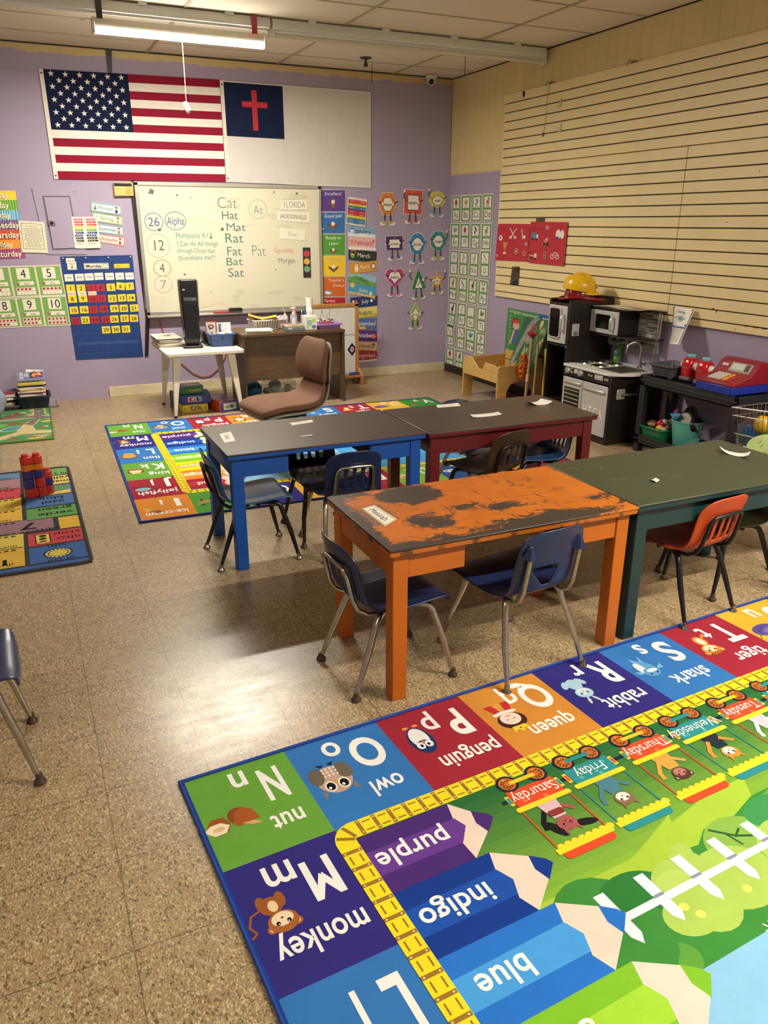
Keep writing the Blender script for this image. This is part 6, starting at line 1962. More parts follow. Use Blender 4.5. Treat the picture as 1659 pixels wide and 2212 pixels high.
for lab, tb, pts in (('leftover clear tape scraps in the middle of the blue table', tB, [(-3.22, -4.385, .06, .012, 5), (-3.16, -4.435, .09, .010, 3), (-3.20, -4.47, .12, .008, 4), (-3.08, -4.46, .10, .008, 8)]),
                     ('clear tape outline left on the green table', tG, [(-2.25, -5.60, .10, .004, -12), (-2.07, -5.63, .12, .004, 10), (-1.98, -5.66, .06, .004, -30), (-2.33, -5.40, .05, .006, -35), (-2.22, -5.45, .02, .012, 10)]),
                     ('clear tape round the tag on the orange table', tO, [(-3.355, -5.49, .07, .02, 15), (-3.40, -5.60, .03, .16, 3), (-3.305, -5.56, .012, .17, 4)])):
    mb = MB()
    for x, y, w, h, a in pts:
        mb.obox((x, y, ZT + .0006), (w, h, .0008), Matrix.Rotation(R(a), 3, 'Z'))
    tag(mb.build('tape_residue', tape_m, smooth=0), lab, 'tape', 'tape left on the tables')
o = MB().obox((-3.22, -4.385, ZT + .0016), (.065, .012, .0008), Matrix.Rotation(R(6), 3, 'Z')).build('paper_scrap', white_paper, smooth=0)
tag(o, 'narrow torn strip of white paper stuck on the blue table', 'paper')

# ================================================================ task chair behind the blue table
fabric = M('brown_pink_upholstery', '#74523d', .85, var=.1, vscale=9, bmp=.25, bscale=900)
grey_pl = M('warm_grey_plastic', '#9a968a', .45)
t = thing('task_chair', 'brown upholstered swivel chair on the far alphabet rug, facing left', 'chair', (-2.845, -2.80, 0), R(100))
def pad(pts, hw, th):
    """Cushion along a side profile (y, z), half width hw, thickness th."""
    mb = MB()
    n = len(pts)
    us = [-1, -.92, -.6, 0, .6, .92, 1]
    for side in (1, -1):
        for k, (y, z, w, ny, nz) in enumerate(pts):
            for u in us:
                e = abs(u)
                t_ = th * (1 - .55 * e ** 6) * (.5 if side > 0 else -.5) * (1 if 0 < k < n - 1 else .55)
                dip = (.02 if side > 0 else .012) * (1 - e ** 2) * (-1)
                mb.v.append((u * w, y + ny * (t_ + dip), z + nz * (t_ + dip)))
    m_ = len(us)
    for s in (0, 1):
        b = s * n * m_
        for k in range(n - 1):
            for j in range(m_ - 1):
                q = (b + k * m_ + j, b + k * m_ + j + 1, b + (k + 1) * m_ + j + 1, b + (k + 1) * m_ + j)
                mb.f.append(q if s == 0 else q[::-1]); mb.fm.append(0)
    def rim(i0, i1):
        b = n * m_
        mb.f.append((i0, b + i0, b + i1, i1)); mb.fm.append(0)
    for k in range(n - 1):
        rim(k * m_, (k + 1) * m_); rim((k + 1) * m_ + m_ - 1, k * m_ + m_ - 1)
    for j in range(m_ - 1):
        rim(j + 1, j); rim((n - 1) * m_ + j, (n - 1) * m_ + j + 1)
    return mb
seat_p = [(.30, .385, .17, .5, .85), (.285, .405, .215, .2, .98), (.20, .425, .235, 0, 1), (.10, .432, .24, 0, 1), (0, .428, .235, 0, 1), (-.10, .425, .22, 0, 1), (-.18, .435, .20, .3, .95), (-.225, .47, .175, .7, .7), (-.245, .52, .155, .95, .2), (-.25, .555, .15, 1, 0)]
back_p = [(-.25, .55, .155, 1, 0), (-.235, .59, .185, 1, -.1), (-.225, .65, .20, 1, 0), (-.23, .72, .205, 1, .05), (-.245, .79, .195, 1, .1), (-.262, .85, .17, .95, .2), (-.275, .885, .12, .8, .5)]
seat_p = [(y * .86 if y > 0 else y, *r_) for y, *r_ in seat_p]
back_p = [(y, .55 + (z - .55) * .92, *r_) for y, z, *r_ in back_p]
pad(seat_p, .24, .075).build('seat_cushion', fabric, t, sub=2)
pad(back_p, .2, .07).build('back_cushion', fabric, t, sub=2)
pad([(y - ny * .045, z - nz * .045, w * .97, ny, nz) for y, z, w, ny, nz in seat_p], .24, .03).build('seat_shell', grey_pl, t, sub=2)
pad([(y - ny * .045, z - nz * .045, w * .97, ny, nz) for y, z, w, ny, nz in back_p], .2, .03).build('back_shell', grey_pl, t, sub=2)
MB().box(-.10, .10, -.13, .12, .325, .375).build('tilt_mechanism', M('black_plastic'), t, bevel=.008)
MB().tube([(0, 0, .09), (0, 0, .33)], .028, 14).build('gas_column', M('black_plastic'), t)
for k in range(5):
    a = R(72 * k + 20)
    lg = MB().hexa([(math.cos(a + .5) * .03, math.sin(a + .5) * .03, .075), (math.cos(a - .5) * .03, math.sin(a - .5) * .03, .075), (math.cos(a - .07) * .26, math.sin(a - .07) * .26, .06), (math.cos(a + .07) * .26, math.sin(a + .07) * .26, .06)],
                [(math.cos(a + .5) * .03, math.sin(a + .5) * .03, .115), (math.cos(a - .5) * .03, math.sin(a - .5) * .03, .115), (math.cos(a - .07) * .26, math.sin(a - .07) * .26, .08), (math.cos(a + .07) * .26, math.sin(a + .07) * .26, .08)]).build('base_arm', grey_pl, t, bevel=.004)
    MB().tube([(math.cos(a) * .25 - math.sin(a) * .02, math.sin(a) * .25 + math.cos(a) * .02, .036), (math.cos(a) * .25 + math.sin(a) * .02, math.sin(a) * .25 - math.cos(a) * .02, .036)], .027, 14).build('caster', M('black_plastic'), lg)

# ================================================================ white metal table and what stands on it
wm = M('white_painted_metal', '#ddd8c8', .4, var=.05)
ZW = .565
t = thing('metal_table', 'small white metal table with splayed legs left of the desk', 'table', (-3.035, -.83, 0))
MB().prism(rrect(-.335, .345, -.385, .42, .03), ZW - .028, ZW, 'z').build('table_top', wm, t, bevel=.004)
rub = M('black_rubber', '#141414', .6)
for sx, sy in ((-1, -1), (1, -1), (-1, 1), (1, 1)):
    fx, fy = sx * .30, (-.35 if sy < 0 else .26)
    tx, ty = sx * .235, (-.29 if sy < 0 else .22)
    def ring(cx, cy, w, z):
        return [(cx - w, cy - w, z), (cx + w, cy - w, z), (cx + w, cy + w, z), (cx - w, cy + w, z)]
    mb = MB().hexa(ring(fx * .95 + tx * .05, fy * .95 + ty * .05, .013, .018), ring(tx, ty, .036, ZW - .028))
    mb.hexa([(p[0] - sy * 0, p[1] - .004, p[2]) for p in ring(fx * .9 + tx * .1, fy * .9 + ty * .1, .008, .05)], [(p[0], p[1] - .008, p[2]) for p in ring(fx * .6 + tx * .4, fy * .6 + ty * .4, .010, .22)])
    lg = mb.build('leg', wm, t, bevel=.004)
    MB().tube([(fx, fy, 0), (fx * .96 + tx * .04, fy * .96 + ty * .04, .02)], .014, 10).build('foot_cap', rub, lg)

dk = M('black_plastic')
t = thing('tower_heater', 'tall black tower heater standing on the white metal table', 'heater', (-3.08, -.88, ZW), R(-6))
MB().prism(rrect(-.085, .085, -.10, .10, .02), 0, .022, 'z').build('base', dk, t, bevel=.005)
mb = MB()
secs = [(.02, .055, .06), (.06, .068, .075), (.10, .072, .082), (.30, .078, .085), (.42, .082, .085), (.56, .084, .082), (.585, .078, .075)]
prev = None
for z, w, d in secs:
    k = [(-w, -d * .5), (-w * .82, -d), (w * .82, -d), (w, -d * .5), (w, d * .7), (w * .6, d), (-w * .6, d), (-w, d * .7)]
    mb.v += [(x, y - .02 * (z / .58) * 0, z) for x, y in k]
for i in range(len(secs) - 1):
    for j in range(8):
        mb.f.append((i * 8 + j, i * 8 + (j + 1) % 8, (i + 1) * 8 + (j + 1) % 8, (i + 1) * 8 + j)); mb.fm.append(0)
mb.f.append(tuple(reversed(range(8)))); mb.fm.append(0)
mb.f.append(tuple(range(48, 56))); mb.fm.append(0)
mb.build('body', M('gloss_black_plastic', '#151518', .22), t, bevel=.006)
A = Art(.11, .36, '#1d1e22')
for i in range(26):
    A.rect(.004, .01 + i * .0115, .102, .0035, '#0c0d10', 1)
A.rect(0, .33, .11, .03, '#4a4d55', 1)
A.txt('Lasko', .085, .344, .009, '#a9abb0', 2, 'n')
A.build('grille', lambda x, y, h: Vector((x - .05, -.086 - h, .08 + y)), print_mat('dark_grille', .35), .002, t)
A = Art(.02, .008, '#c9ccd2')
A.build('indicator', lambda x, y, h: Vector((x - .055, -.0845 - h, .50 + y)), PAPER, .001, t)
mb = MB()
for i in range(5):
    mb.box(.083, .09, -.05, .04, .05 + i * .022, .058 + i * .022)
mb.build('side_vents', dk, t)
MB().tube([(.05, .08, .03), (.11, .10, .02), (.16, .06, .004), (.13, .02, .004), (.11, .05, .02), (.15, .12, .05), (.2, .15, .10), (.25, .12, .16), (.27, .04, .19), (.25, .0, .12), (.2, -.02, .02)], .004, 6).build('power_cord', dk, t)

# papers under the clipboard
def paper_stack(label, x, y, z, w, d, n, h, group=None, top=None, rz=0):
    t = thing('paper_stack', label, 'papers', (x, y, z), R(rz))
    mb = MB()
    k = max(2, n)
    for i in range(k):
        a = R(random.uniform(-5, 5)); ox, oy = random.uniform(-.012, .012), random.uniform(-.012, .012)
        mb.obox((ox, oy, h * (i + .5) / k), (w, d, h / k * .92), Matrix.Rotation(a, 3, 'Z'))
    mb.build('loose_sheets', M('offwhite_paper', '#dcd6c6', .7, var=.08, vscale=30), t, smooth=0)
    return t
t = paper_stack('stack of papers under a plastic folder on the white metal table, left of the heater', -3.27, -.69, ZW, .20, .27, 9, .075, rz=4)
A = Art(.22, .30, '#e6e2d6')
A.rect(.02, .04, .17, .20, '#d9d5c8', 1)
for i in range(10):
    A.rect(.03, .22 - i * .017, .12, .004, '#a9a69c', 2)
A.rect(.10, .16, .06, .035, '#4a4946', 3); A.rect(.14, .20, .05, .02, '#5a5854', 3)
A.build('folder', lambda x, y, h: Vector((x - .12, y - .16, .079 + h + .06 * (x / .22) * 0 + .012 * (y / .30))), LAMINATE, .004, t, rim='#2a2a2a')

# blue caddy and its contents
bl = M('blue_tote_plastic', '#2c4f86', .4, var=.05)
t = thing('storage_caddy', 'blue plastic caddy full of cards at the right end of the white metal table', 'caddy', (-2.815, -.82, ZW), R(-4))
def tub(w0, d0, w1, d1, h, th=.006):
    """Open tapered tub: bottom half sizes w0, d0 and rim half sizes w1, d1."""
    mb = MB()
    o0 = rrect(-w0, w0, -d0, d0, min(w0, d0) * .25, 3); o1 = rrect(-w1, w1, -d1, d1, min(w1, d1) * .25, 3)
    i1 = rrect(-w1 + th, w1 - th, -d1 + th, d1 - th, min(w1, d1) * .22, 3); i0 = rrect(-w0 + th, w0 - th, -d0 + th, d0 - th, min(w0, d0) * .22, 3)
    lp = rrect(-w1 - .012, w1 + .012, -d1 - .012, d1 + .012, min(w1, d1) * .3, 3)
    n = len(o0)
    rings = [(o0, 0), (o1, h - .012), (lp, h - .012), (lp, h), (i1, h), (i0, .008)]
    for r, z in rings:
        mb.v += [(x, y, z) for x, y in r]
    for i in range(len(rings) - 1):
        for j in range(n):
            mb.f.append((i * n + j, i * n + (j + 1) % n, (i + 1) * n + (j + 1) % n, (i + 1) * n + j)); mb.fm.append(0)
    mb.f.append(tuple(reversed(range(n)))); mb.fm.append(0)
    mb.f.append(tuple(range(5 * n, 6 * n))); mb.fm.append(0)
    return mb
tub(.095, .14, .115, .165, .115).build('tub', bl, t, bevel=.002)
MB().prism([(-.165, .11), (-.12, .10), (-.06, .19), (.06, .19), (.12, .10), (.165, .11), (.165, .06), (-.165, .06)], -.005, .005, 'x').build('divider_handle', bl, t, bevel=.003)
def leaf(name, label, cat, c, size, rot, mat_or_art, group=None):
    """A standing card or paper, thickness about 2 mm; rot = (tilt back, turn)."""
    A = mat_or_art
    rm = Matrix.Rotation(R(rot[1]), 4, 'Z') @ Matrix.Rotation(R(rot[0]), 4, 'X')
    f = lambda x, y, h: rm @ Vector(((x / A.W - .5) * size[0], -h - .001, (y / A.H) * size[1]))
    return tag(A.build(name, f, PAPER, .002, None, c), label, cat, group)
A = Art(.8, 1, '#ebe7dd')
for i in range(9):
    A.rect(.1 if i % 2 else .4, .85 - i * .07, .3, .02, '#9a9890', 1)
leaf('paper_sheet', 'white printed sheet standing up in the blue caddy', 'paper', (-2.775, -.835, ZW + .012), (.125, .185), (-6, -10), A)
A = Art(.7, 1, '#c4512f')
A.rect(.06, .06, .58, .88, '#ece2d6', 1); A.ell(.36, .68, .18, .14, '#7a2c24', 2); A.ell(.36, .68, .1, .08, '#e9c9b0', 3); A.ell(.3, .58, .05, .05, '#222', 4); A.txt('S', .4, .25, .2, '#b8433a', 2, 'b')
leaf('picture_card', 'tall orange edged picture card leaning in the blue caddy', 'card', (-2.885, -.80, ZW + .06), (.10, .15), (4, -18), A)
A = Art(1, 1, '#c9c9c4'); A.rect(.1, .2, .7, .5, '#e5e3dc', 1)
leaf('folded_paper', 'grey folded paper leaning between the cards in the blue caddy', 'paper', (-2.835, -.74, ZW + .05), (.1, .13), (14, 25), A)
tag(tub(.035, .05, .04, .055, .10).build('pencil_box', M('smoky_plastic', '#3c3f46', .3), loc=(-2.90, -.62, ZW)), 'dark smoky plastic box behind the blue caddy', 'box')
mb = MB()
for i in range(7):
    mb.sphere((random.uniform(-.07, .08), random.uniform(-.12, -.02), .105 + random.uniform(0, .012)), random.uniform(.014, .024), 8, 6, sq=(1, 1, .7))
tag(mb.build('crumpled_wrappers', M('white_plastic_wrap', '#e2e2de', .3), loc=(-2.815, -.82, ZW)), 'heap of crumpled white wrappers in the blue caddy', 'wrappers', kind='stuff')
tag(MB().prism([(-.07, 0), (.08, -.05), (.09, .06), (-.05, .09)], 0, .002, 'z').build('paper_sheet', M('offwhite_paper'), loc=(-2.91, -.66, ZW + .001), smooth=0), 'white paper lying on the metal table behind the heater', 'paper')

# ---------------------------------------------------------------- game boxes under the table
def carton(label, x, y, z, w, d, h, rz, body, arts=None, group='game boxes under the metal table'):
    t = thing('game_box', label, 'box', (x, y, z), R(rz), group)
    MB().box(-w / 2, w / 2, -d / 2, d / 2, 0, h * .985).build('carton', body, t, bevel=.002)
    if arts:
        for nm, A, side in arts:
            if side == 'front':
                f = lambda u, v, hh, A=A: Vector((-w / 2 + .003 + u / A.W * (w - .006), -d / 2 - .0012 - hh, .003 + v / A.H * (h - .006)))
            elif side == 'side':
                f = lambda u, v, hh, A=A: Vector((-w / 2 - .0012 - hh, d / 2 - .003 - u / A.W * (d - .006), .003 + v / A.H * (h - .006)))
            else:
                f = lambda u, v, hh, A=A: Vector((-w / 2 + .003 + u / A.W * (w - .006), -d / 2 + .003 + v / A.H * (d - .006), h * .985 + .001 + hh))
            A.build(nm, f, LAMINATE, .001, t)
    return t
A = Art(4, 1.3, '#e3d13a')
for ch_, x, c in zip('TOPEL', (1.35, 1.75, 2.2, 2.6, 2.95), ('#c8702c', '#5a4a96', '#2f9a8a', '#3a7a4a', '#c8362c')):
    A.txt(ch_, x, .68, .75, c, 1, 'x', sx=.9)
A.rect(.2, .3, .35, .5, '#b9a93a', 1); A.rect(3.55, .3, .18, .6, '#6a5f2a', 1)
carton('yellow game box at the bottom of the stack under the white metal table', -3.13, -.90, 0, .235, .20, .068, 4, M('yellow_card', '#d9c93a', .5), [('front_print', A, 'front')])
A = Art(4, 1.6, '#27408c')
A.rect(.9, .35, 1.9, .95, '#b8c4d8', 1); A.ell(1.5, .8, .45, .35, '#c23a34', 2); A.ell(1.6, .85, .2, .2, '#e8e0da', 3); A.rect(2.1, .4, .3, .8, '#3a3a44', 2); A.rect(2.45, .4, .3, .8, '#6a9ac8', 2)
carton('blue game box in the middle of the stack under the white metal table', -3.10, -.86, .069, .27, .24, .085, -4, M('blue_card', '#27408c', .5), [('front_print', A, 'front')])
A = Art(4, 1.7, '#1d6a3a')
A.txt('LD THE LETTER', 2.5, .78, .27, '#e6dc8a', 1, 'x', sx=.8); A.rect(1.9, .3, 1.2, .16, '#c8503a', 1)
B2 = Art(3, 2, '#6a7a5a'); B2.ell(1.5, 1, 1.2, .8, '#b8a48c', 1); B2.txt('2', .6, 1, .6, '#3a4a3a', 2, 'n'); B2.ell(1.7, 1, .7, .4, '#c9bca4', 2)
carton('green game box on top of the stack under the white metal table', -3.13, -.86, .155, .20, .17, .072, 3, M('green_card', '#1d6a3a', .5), [('front_print', A, 'front'), ('top_print', B2, 'top')])
A = Art(2, 1.3, '#27408c'); A.rect(.3, .25, 1.35, .85, '#b8c8d0', 1); A.ell(.75, .65, .35, .25, '#c9a83a', 2); A.ell(1.15, .65, .22, .25, '#2f5f9a', 3); A.ell(.7, .6, .18, .14, '#4a8a5a', 3)
B2 = Art(3, 2, '#8a4a5a'); B2.rect(.2, .2, 2.6, 1.6, '#b07a6a', 1); B2.ell(1.5, 1, .9, .5, '#7a5a7a', 2); B2.ell(1, 1.2, .5, .3, '#c9a08a', 3)
SD = Art(2, 1, '#c9472a')
carton('red and blue game box lying beside the stack, next to the front right table leg', -2.87, -.95, 0, .20, .34, .10, 14, M('red_orange_card', '#c9472a', .5), [('front_print', A, 'front'), ('top_print', B2, 'top'), ('side_print', SD, 'side')])
A = Art(1, 1, '#2a2f5a')
carton('narrow dark blue box standing behind the stack of game boxes', -3.25, -.72, 0, .06, .2, .14, 0, M('navy_card', '#2a2f5a', .5))
tag(MB().tube([(-3.214, -0.01, 0.723), (-3.19, -0.012, 0.61), (-3.171, -0.012, 0.519), (-3.12, -0.012, 0.379), (-3.029, -0.012, 0.272), (-2.939, -0.012, 0.181), (-2.844, -0.012, 0.131), (-2.752, -0.012, 0.139), (-2.676, -0.012, 0.196), (-2.597, -0.012, 0.3), (-2.539, -0.012, 0.438), (-2.519, -0.012, 0.53)], .0045, 6).build('extension_cord', M('orange_red_cord', '#b8402c', .5)), 'orange-red cord looping down the wall behind the white metal table', 'cord')

# ================================================================ desk
walnut = wood_mat('walnut_laminate', '#4a3623', '#6b4f33', .4, (1.2, 9, 9))
walnut_v = wood_mat('walnut_laminate_upright', '#43301f', '#5d4429', .42, (9, 9, 1.2))
edge_m = M('desk_edge_band', '#3a2a1b', .5)
t = thing('teacher_desk', 'brown wood-grain desk in front of the whiteboard', 'desk', (-2.19, -.86, 0))
ZD = .68
dx, dy = .495, .255
MB().box(-dx, dx, -dy, dy, ZD - .028, ZD).build('desk_top', walnut, t, bevel=.004)
for sx in (-1, 1):
    MB().box(*sorted((sx * (dx - .004), sx * (dx - .028))), -dy + .006, dy - .02, 0, ZD - .028).build('side_panel', walnut_v, t, bevel=.003)
MB().box(-dx + .028, dx - .028, -dy + .05, -dy + .068, .25, ZD - .028).build('modesty_panel', walnut, t, bevel=.002)
MB().box(dx - .15, dx - .028, -dy + .08, dy - .04, .36, ZD - .03).build('drawer_box', walnut_v, t, bevel=.003)

# things on the desk
paper_stack('low stack of papers and cards at the left front of the desk', -2.50, -1.0, ZD, .22, .16, 6, .028, rz=-8)
wire_w = M('white_basket_plastic', '#dcd8ce', .4)
t = thing('paper_basket', 'white slotted basket holding yellow envelopes on the desk', 'basket', (-2.385, -.80, ZD), R(6))
mb = MB()
for s in (0, 1):
    for i in range(10):
        x = -.115 + i * .0256
        mb.hexa([(x * .9 - .006, (-.07 if s == 0 else .07) - .003, .012), (x * .9 + .006, (-.07 if s == 0 else .07) - .003, .012), (x * .9 + .006, (-.07 if s == 0 else .07) + .003, .012), (x * .9 - .006, (-.07 if s == 0 else .07) + .003, .012)],
                [(x - .006, (-.09 if s == 0 else .09) - .003, .085), (x + .006, (-.09 if s == 0 else .09) - .003, .085), (x + .006, (-.09 if s == 0 else .09) + .003, .085), (x - .006, (-.09 if s == 0 else .09) + .003, .085)])
for sx in (-1, 1):
    mb.hexa([(sx * .112 - .003, -.07, 0), (sx * .112 + .003, -.07, 0), (sx * .112 + .003, .07, 0), (sx * .112 - .003, .07, 0)], [(sx * .13 - .003, -.09, .09), (sx * .13 + .003, -.09, .09), (sx * .13 + .003, .09, .09), (sx * .13 - .003, .09, .09)])
mb.build('slotted_walls', wire_w, t, smooth=0)
MB().box(-.11, .11, -.07, .07, 0, .014).build('floor_tray', wire_w, t, bevel=.003)
MB().tube([(-.132, -.092, .088), (.132, -.092, .088), (.132, .092, .088), (-.132, .092, .088)], .006, 8, closed=True).build('rim', wire_w, t)
for i, (c, tx, tz, a, lab) in enumerate((('#d9a52f', -.02, .075, -10, 'yellow envelope lying lowest in the white basket'), ('#e6dfd0', .0, .09, 6, 'white paper lying between the envelopes in the white basket'), ('#dfae3c', -.03, .10, -16, 'yellow envelope curling up at the top of the white basket'))):
    mb = MB()
    for k in range(6):
        x0_, x1_ = -.13 + k * .043, -.13 + (k + 1) * .043
        zz = lambda x: .035 * abs(x / .13) ** 1.6 * (1 if x < 0 else .6)
        mb.hexa([(x0_, -.075, zz(x0_)), (x1_, -.075, zz(x1_)), (x1_, .075, zz(x1_)), (x0_, .075, zz(x0_))], [(x0_, -.075, zz(x0_) + .003), (x1_, -.075, zz(x1_) + .003), (x1_, .075, zz(x1_) + .003), (x0_, .075, zz(x0_) + .003)])
    tag(mb.build('envelope' if i != 1 else 'paper_sheet', M('envelope_%d' % i, c, .6), loc=(-2.385 + tx * .4, -.80, ZD + tz), rz=R(a)), lab, 'envelope' if i != 1 else 'paper')
lav = M('pale_lavender_plastic', '#cfc4d6', .45)
t = thing('desk_organizer', 'pale lavender open desk box between the basket and the sanitizer', 'box', (-2.20, -.72, ZD))
tub(.04, .05, .045, .055, .085).build('box', lav, t)
MB().box(-.035, .035, -.052, -.04, .09, .115).build('divider', lav, t)
t = thing('glue_bottle', 'small cream squeeze bottle with a bent spout on the desk', 'bottle', (-2.10, -.55, ZD))
MB().lathe([(0, 0), (.026, 0), (.028, .01), (.028, .075), (.018, .09), (.012, .095), (.012, .105), (0, .105)], 16).build('body', M('cream_plastic', '#e2d9c0', .4), t)
MB().tube([(0, 0, .10), (0, 0, .125), (-.01, 0, .14), (-.022, 0, .155)], .004, 8).build('spout', M('white_pin'), t)
t = thing('sanitizer_bottle', 'clear hand sanitizer pump bottle on the desk', 'bottle', (-2.06, -.70, ZD))
MB().lathe([(0, 0), (.033, 0), (.036, .01), (.036, .095), (.025, .115), (.014, .12), (0, .12)], 20).build('body', M('clear_gel_bottle', '#ccd2da', .08, trans=.55, spec=.6), t)
MB().lathe([(0, .118), (.016, .118), (.016, .135), (.006, .137), (.006, .16), (.013, .162), (.013, .175), (0, .176)], 14).build('pump', M('white_pin'), t)
MB().box(-.035, .0, -.006, .006, .163, .174).build('nozzle', M('white_pin'), t, bevel=.002)
A = Art(1, 1, '#dfe2ea'); A.rect(.1, .55, .8, .3, '#6a7ab0', 1); A.rect(.2, .2, .6, .1, '#9aa', 1)
A.build('label_band', lambda x, y, h: Vector((.0372 * math.sin((x - .5) * 1.6) * (1 + h), -.0372 * math.cos((x - .5) * 1.6) - h, .025 + y * .06)), PAPER, .0005, t, nu=8)
t = thing('spray_bottle', 'pink bottle behind the sanitizer on the desk', 'bottle', (-2.02, -.60, ZD))
MB().lathe([(0, 0), (.024, 0), (.026, .01), (.025, .10), (.014, .125), (.011, .15), (0, .15)], 16).build('body', M('pink_plastic', '#d8537a', .35), t)
MB().box(-.022, .012, -.008, .008, .15, .17).build('cap', M('white_pin'), t, bevel=.003)
t = thing('pencil_cup', 'pale blue cup of pens behind the tissue box', 'cup', (-1.93, -.62, ZD))
MB().lathe([(.0, .0), (.032, 0), (.035, .09), (.031, .09), (.028, .006), (0, .006)], 16).build('cup', M('pale_blue_plastic', '#9db4cf', .3, alpha=.85), t)
for i, (c, a, b) in enumerate((('#2f4f9a', .012, .01), ('#e6e2da', -.01, .012), ('#3a7ab8', .0, -.012), ('#8aa0c0', -.016, -.006))):
    o = MB().tube([(-1.93 + a * .6, -.62 + b * .6, ZD + .008), (-1.93 + a * 1.6, -.62 + b * 1.6, ZD + .15 - .01 * i)], .0045, 6).build('pen', M('pen_%d' % i, c, .35))
    tag(o, ['dark blue pen leaning right in the pale blue cup', 'white pen leaning left in the pale blue cup', 'bright blue pen at the front of the pale blue cup', 'grey-blue pen at the front left of the pale blue cup'][i], 'pen', 'pens in the pale blue cup')
A = Art(2.4, 1, '#7d96a8'); A.rect(0, 0, 2.4, .5, '#5a7a9a', 1); A.ell(1.3, .4, .2, .2, '#c8504a', 2); A.ell(1.6, .45, .2, .2, '#4a8a4a', 2); A.ell(.6, .5, .3, .2, '#d8c9a0', 2); A.rect(0, .85, 2.4, .15, '#cfa64a', 2)
t = thing('picture_tin', 'flat rectangular tin with a painted scene at the front of the desk', 'tin', (-2.165, -1.0, ZD), R(-4))
MB().box(-.092, .092, -.055, .055, 0, .052).build('tin', M('tin_metal', '#a9a48c', .35, .6), t, bevel=.006)
A.build('front_print', lambda x, y, h: Vector((-.088 + x / 2.4 * .176, -.0562 - h, .004 + y * .044)), LAMINATE, .001, t)
A = Art(1, .6, '#cbb98a'); A.ell(.5, .3, .35, .2, '#b8504a', 1); A.ell(.7, .35, .2, .12, '#5a8a5a', 2)
A.build('lid_print', lambda x, y, h: Vector((-.085 + x * .17, -.048 + y / .6 * .096, .0532 + h)), LAMINATE, .001, t)
t = thing('tissue_box', 'white tissue box with coloured circles and a tissue sticking up', 'tissue box', (-1.995, -.965, ZD), R(-5))
MB().box(-.058, .058, -.058, .058, 0, .125).build('carton', M('white_card'), t, bevel=.002)
A = Art(1, 1, '#e5e2d4')
for x, y, r, c in ((.38, .52, .24, '#8fc0b8'), (.74, .66, .17, '#c2cc7a'), (.75, .2, .2, '#4a8ab0'), (.22, .2, .12, '#c9d08a'), (.55, .3, .07, '#d8d4c4'), (.2, .85, .1, '#d0cfc0')):
    A.ell(x, y, r, r * (.7 if c == '#4a8ab0' else 1), c, 1, 22)
A.build('front_print', lambda x, y, h: Vector((-.056 + x * .112, -.0592 - h, .004 + y * .118)), LAMINATE, .001, t)
mb = MB()
n_ = 12
for k, (r, z) in enumerate(((.012, .12), (.026, .14), (.036, .16), (.030, .18), (.008, .205))):
    for j in range(n_):
        a = 2 * PI * j / n_
        q_ = r * (1 + .28 * math.sin(3 * a + k))
        mb.v.append((q_ * math.cos(a), q_ * .55 * math.sin(a), z + .008 * math.sin(2 * a)))
for k in range(4):
    for j in range(n_):
        mb.f.append((k * n_ + j, k * n_ + (j + 1) % n_, (k + 1) * n_ + (j + 1) % n_, (k + 1) * n_ + j)); mb.fm.append(0)
mb.f.append(tuple(range(4 * n_, 5 * n_))); mb.fm.append(0)
mb.build('tissue', M('tissue_paper', '#e6e2d8', .8), t, sub=1)
t = thing('paper_towel_roll', 'tall white paper towel roll standing behind the tissue box', 'paper roll', (-1.885, -.66, ZD))
MB().lathe([(.018, 0), (.032, 0), (.032, .26), (.018, .26), (.018, 0)], 20).build('roll', M('tissue_paper'), t)
MB().lathe([(.017, .002), (.019, .002), (.019, .262), (.017, .262), (.017, .002)], 14).build('core', M('card_core', '#a58d6a', .7), t)
t = thing('desk_tray', 'lilac plastic tray of odds and ends at the right end of the desk', 'tray', (-1.815, -.955, ZD), R(-4))
tub(.105, .075, .115, .085, .05).build('tray', M('lilac_plastic', '#9d7fc0', .4), t)
tag(MB().box(-.07, .06, -.045, .045, 0, .006).build('notebook', M('crimson_card', '#b52a44', .5), loc=(-1.82, -.955, ZD + .048), rz=R(4), bevel=.001), 'red notebook lying across the lilac tray', 'notebook')
mb = MB()
for i in range(26):
    x, y = random.uniform(-.08, .08), random.uniform(-.05, .05)
    a = random.uniform(0, PI)
    mb.obox((x, y, .062 + random.uniform(0, .022)), (random.uniform(.02, .05), .008, .006), Matrix.Rotation(a, 3, 'Z') @ Matrix.Rotation(random.uniform(-.5, .5), 3, 'Y'), random.choice((0, 0, 1, 2)))
tag(mb.build('clips_and_keys', [M('dull_keys', '#a99a80', .4, .5), M('card_scrap', '#d9cfb8', .6), M('dark_scrap', '#5a4a3c', .5)], loc=(-1.815, -.955, ZD)), 'jumble of clips and keys heaped on the lilac tray', 'odds and ends', kind='stuff')
tag(MB().box(-.05, .05, -.04, .04, 0, .05).build('paper_block', white_paper, loc=(-1.80, -.75, ZD), bevel=.002), 'white paper block behind the lilac tray', 'paper')
mb = MB()
for a, b_ in ((0, .01), (.04, -.01), (.06, .02), (.1, .0)):
    mb.tube([(a, 0, .0), (a + b_, .01, .06), (a + b_ * 2.4, 0, .11)], .0018, 5)
tag(mb.build('wire_stems', M('silver_wire', '#a9a69c', .3, .8), loc=(-1.85, -.86, ZD + .05)), 'few thin wires sticking up from the lilac tray', 'wires')

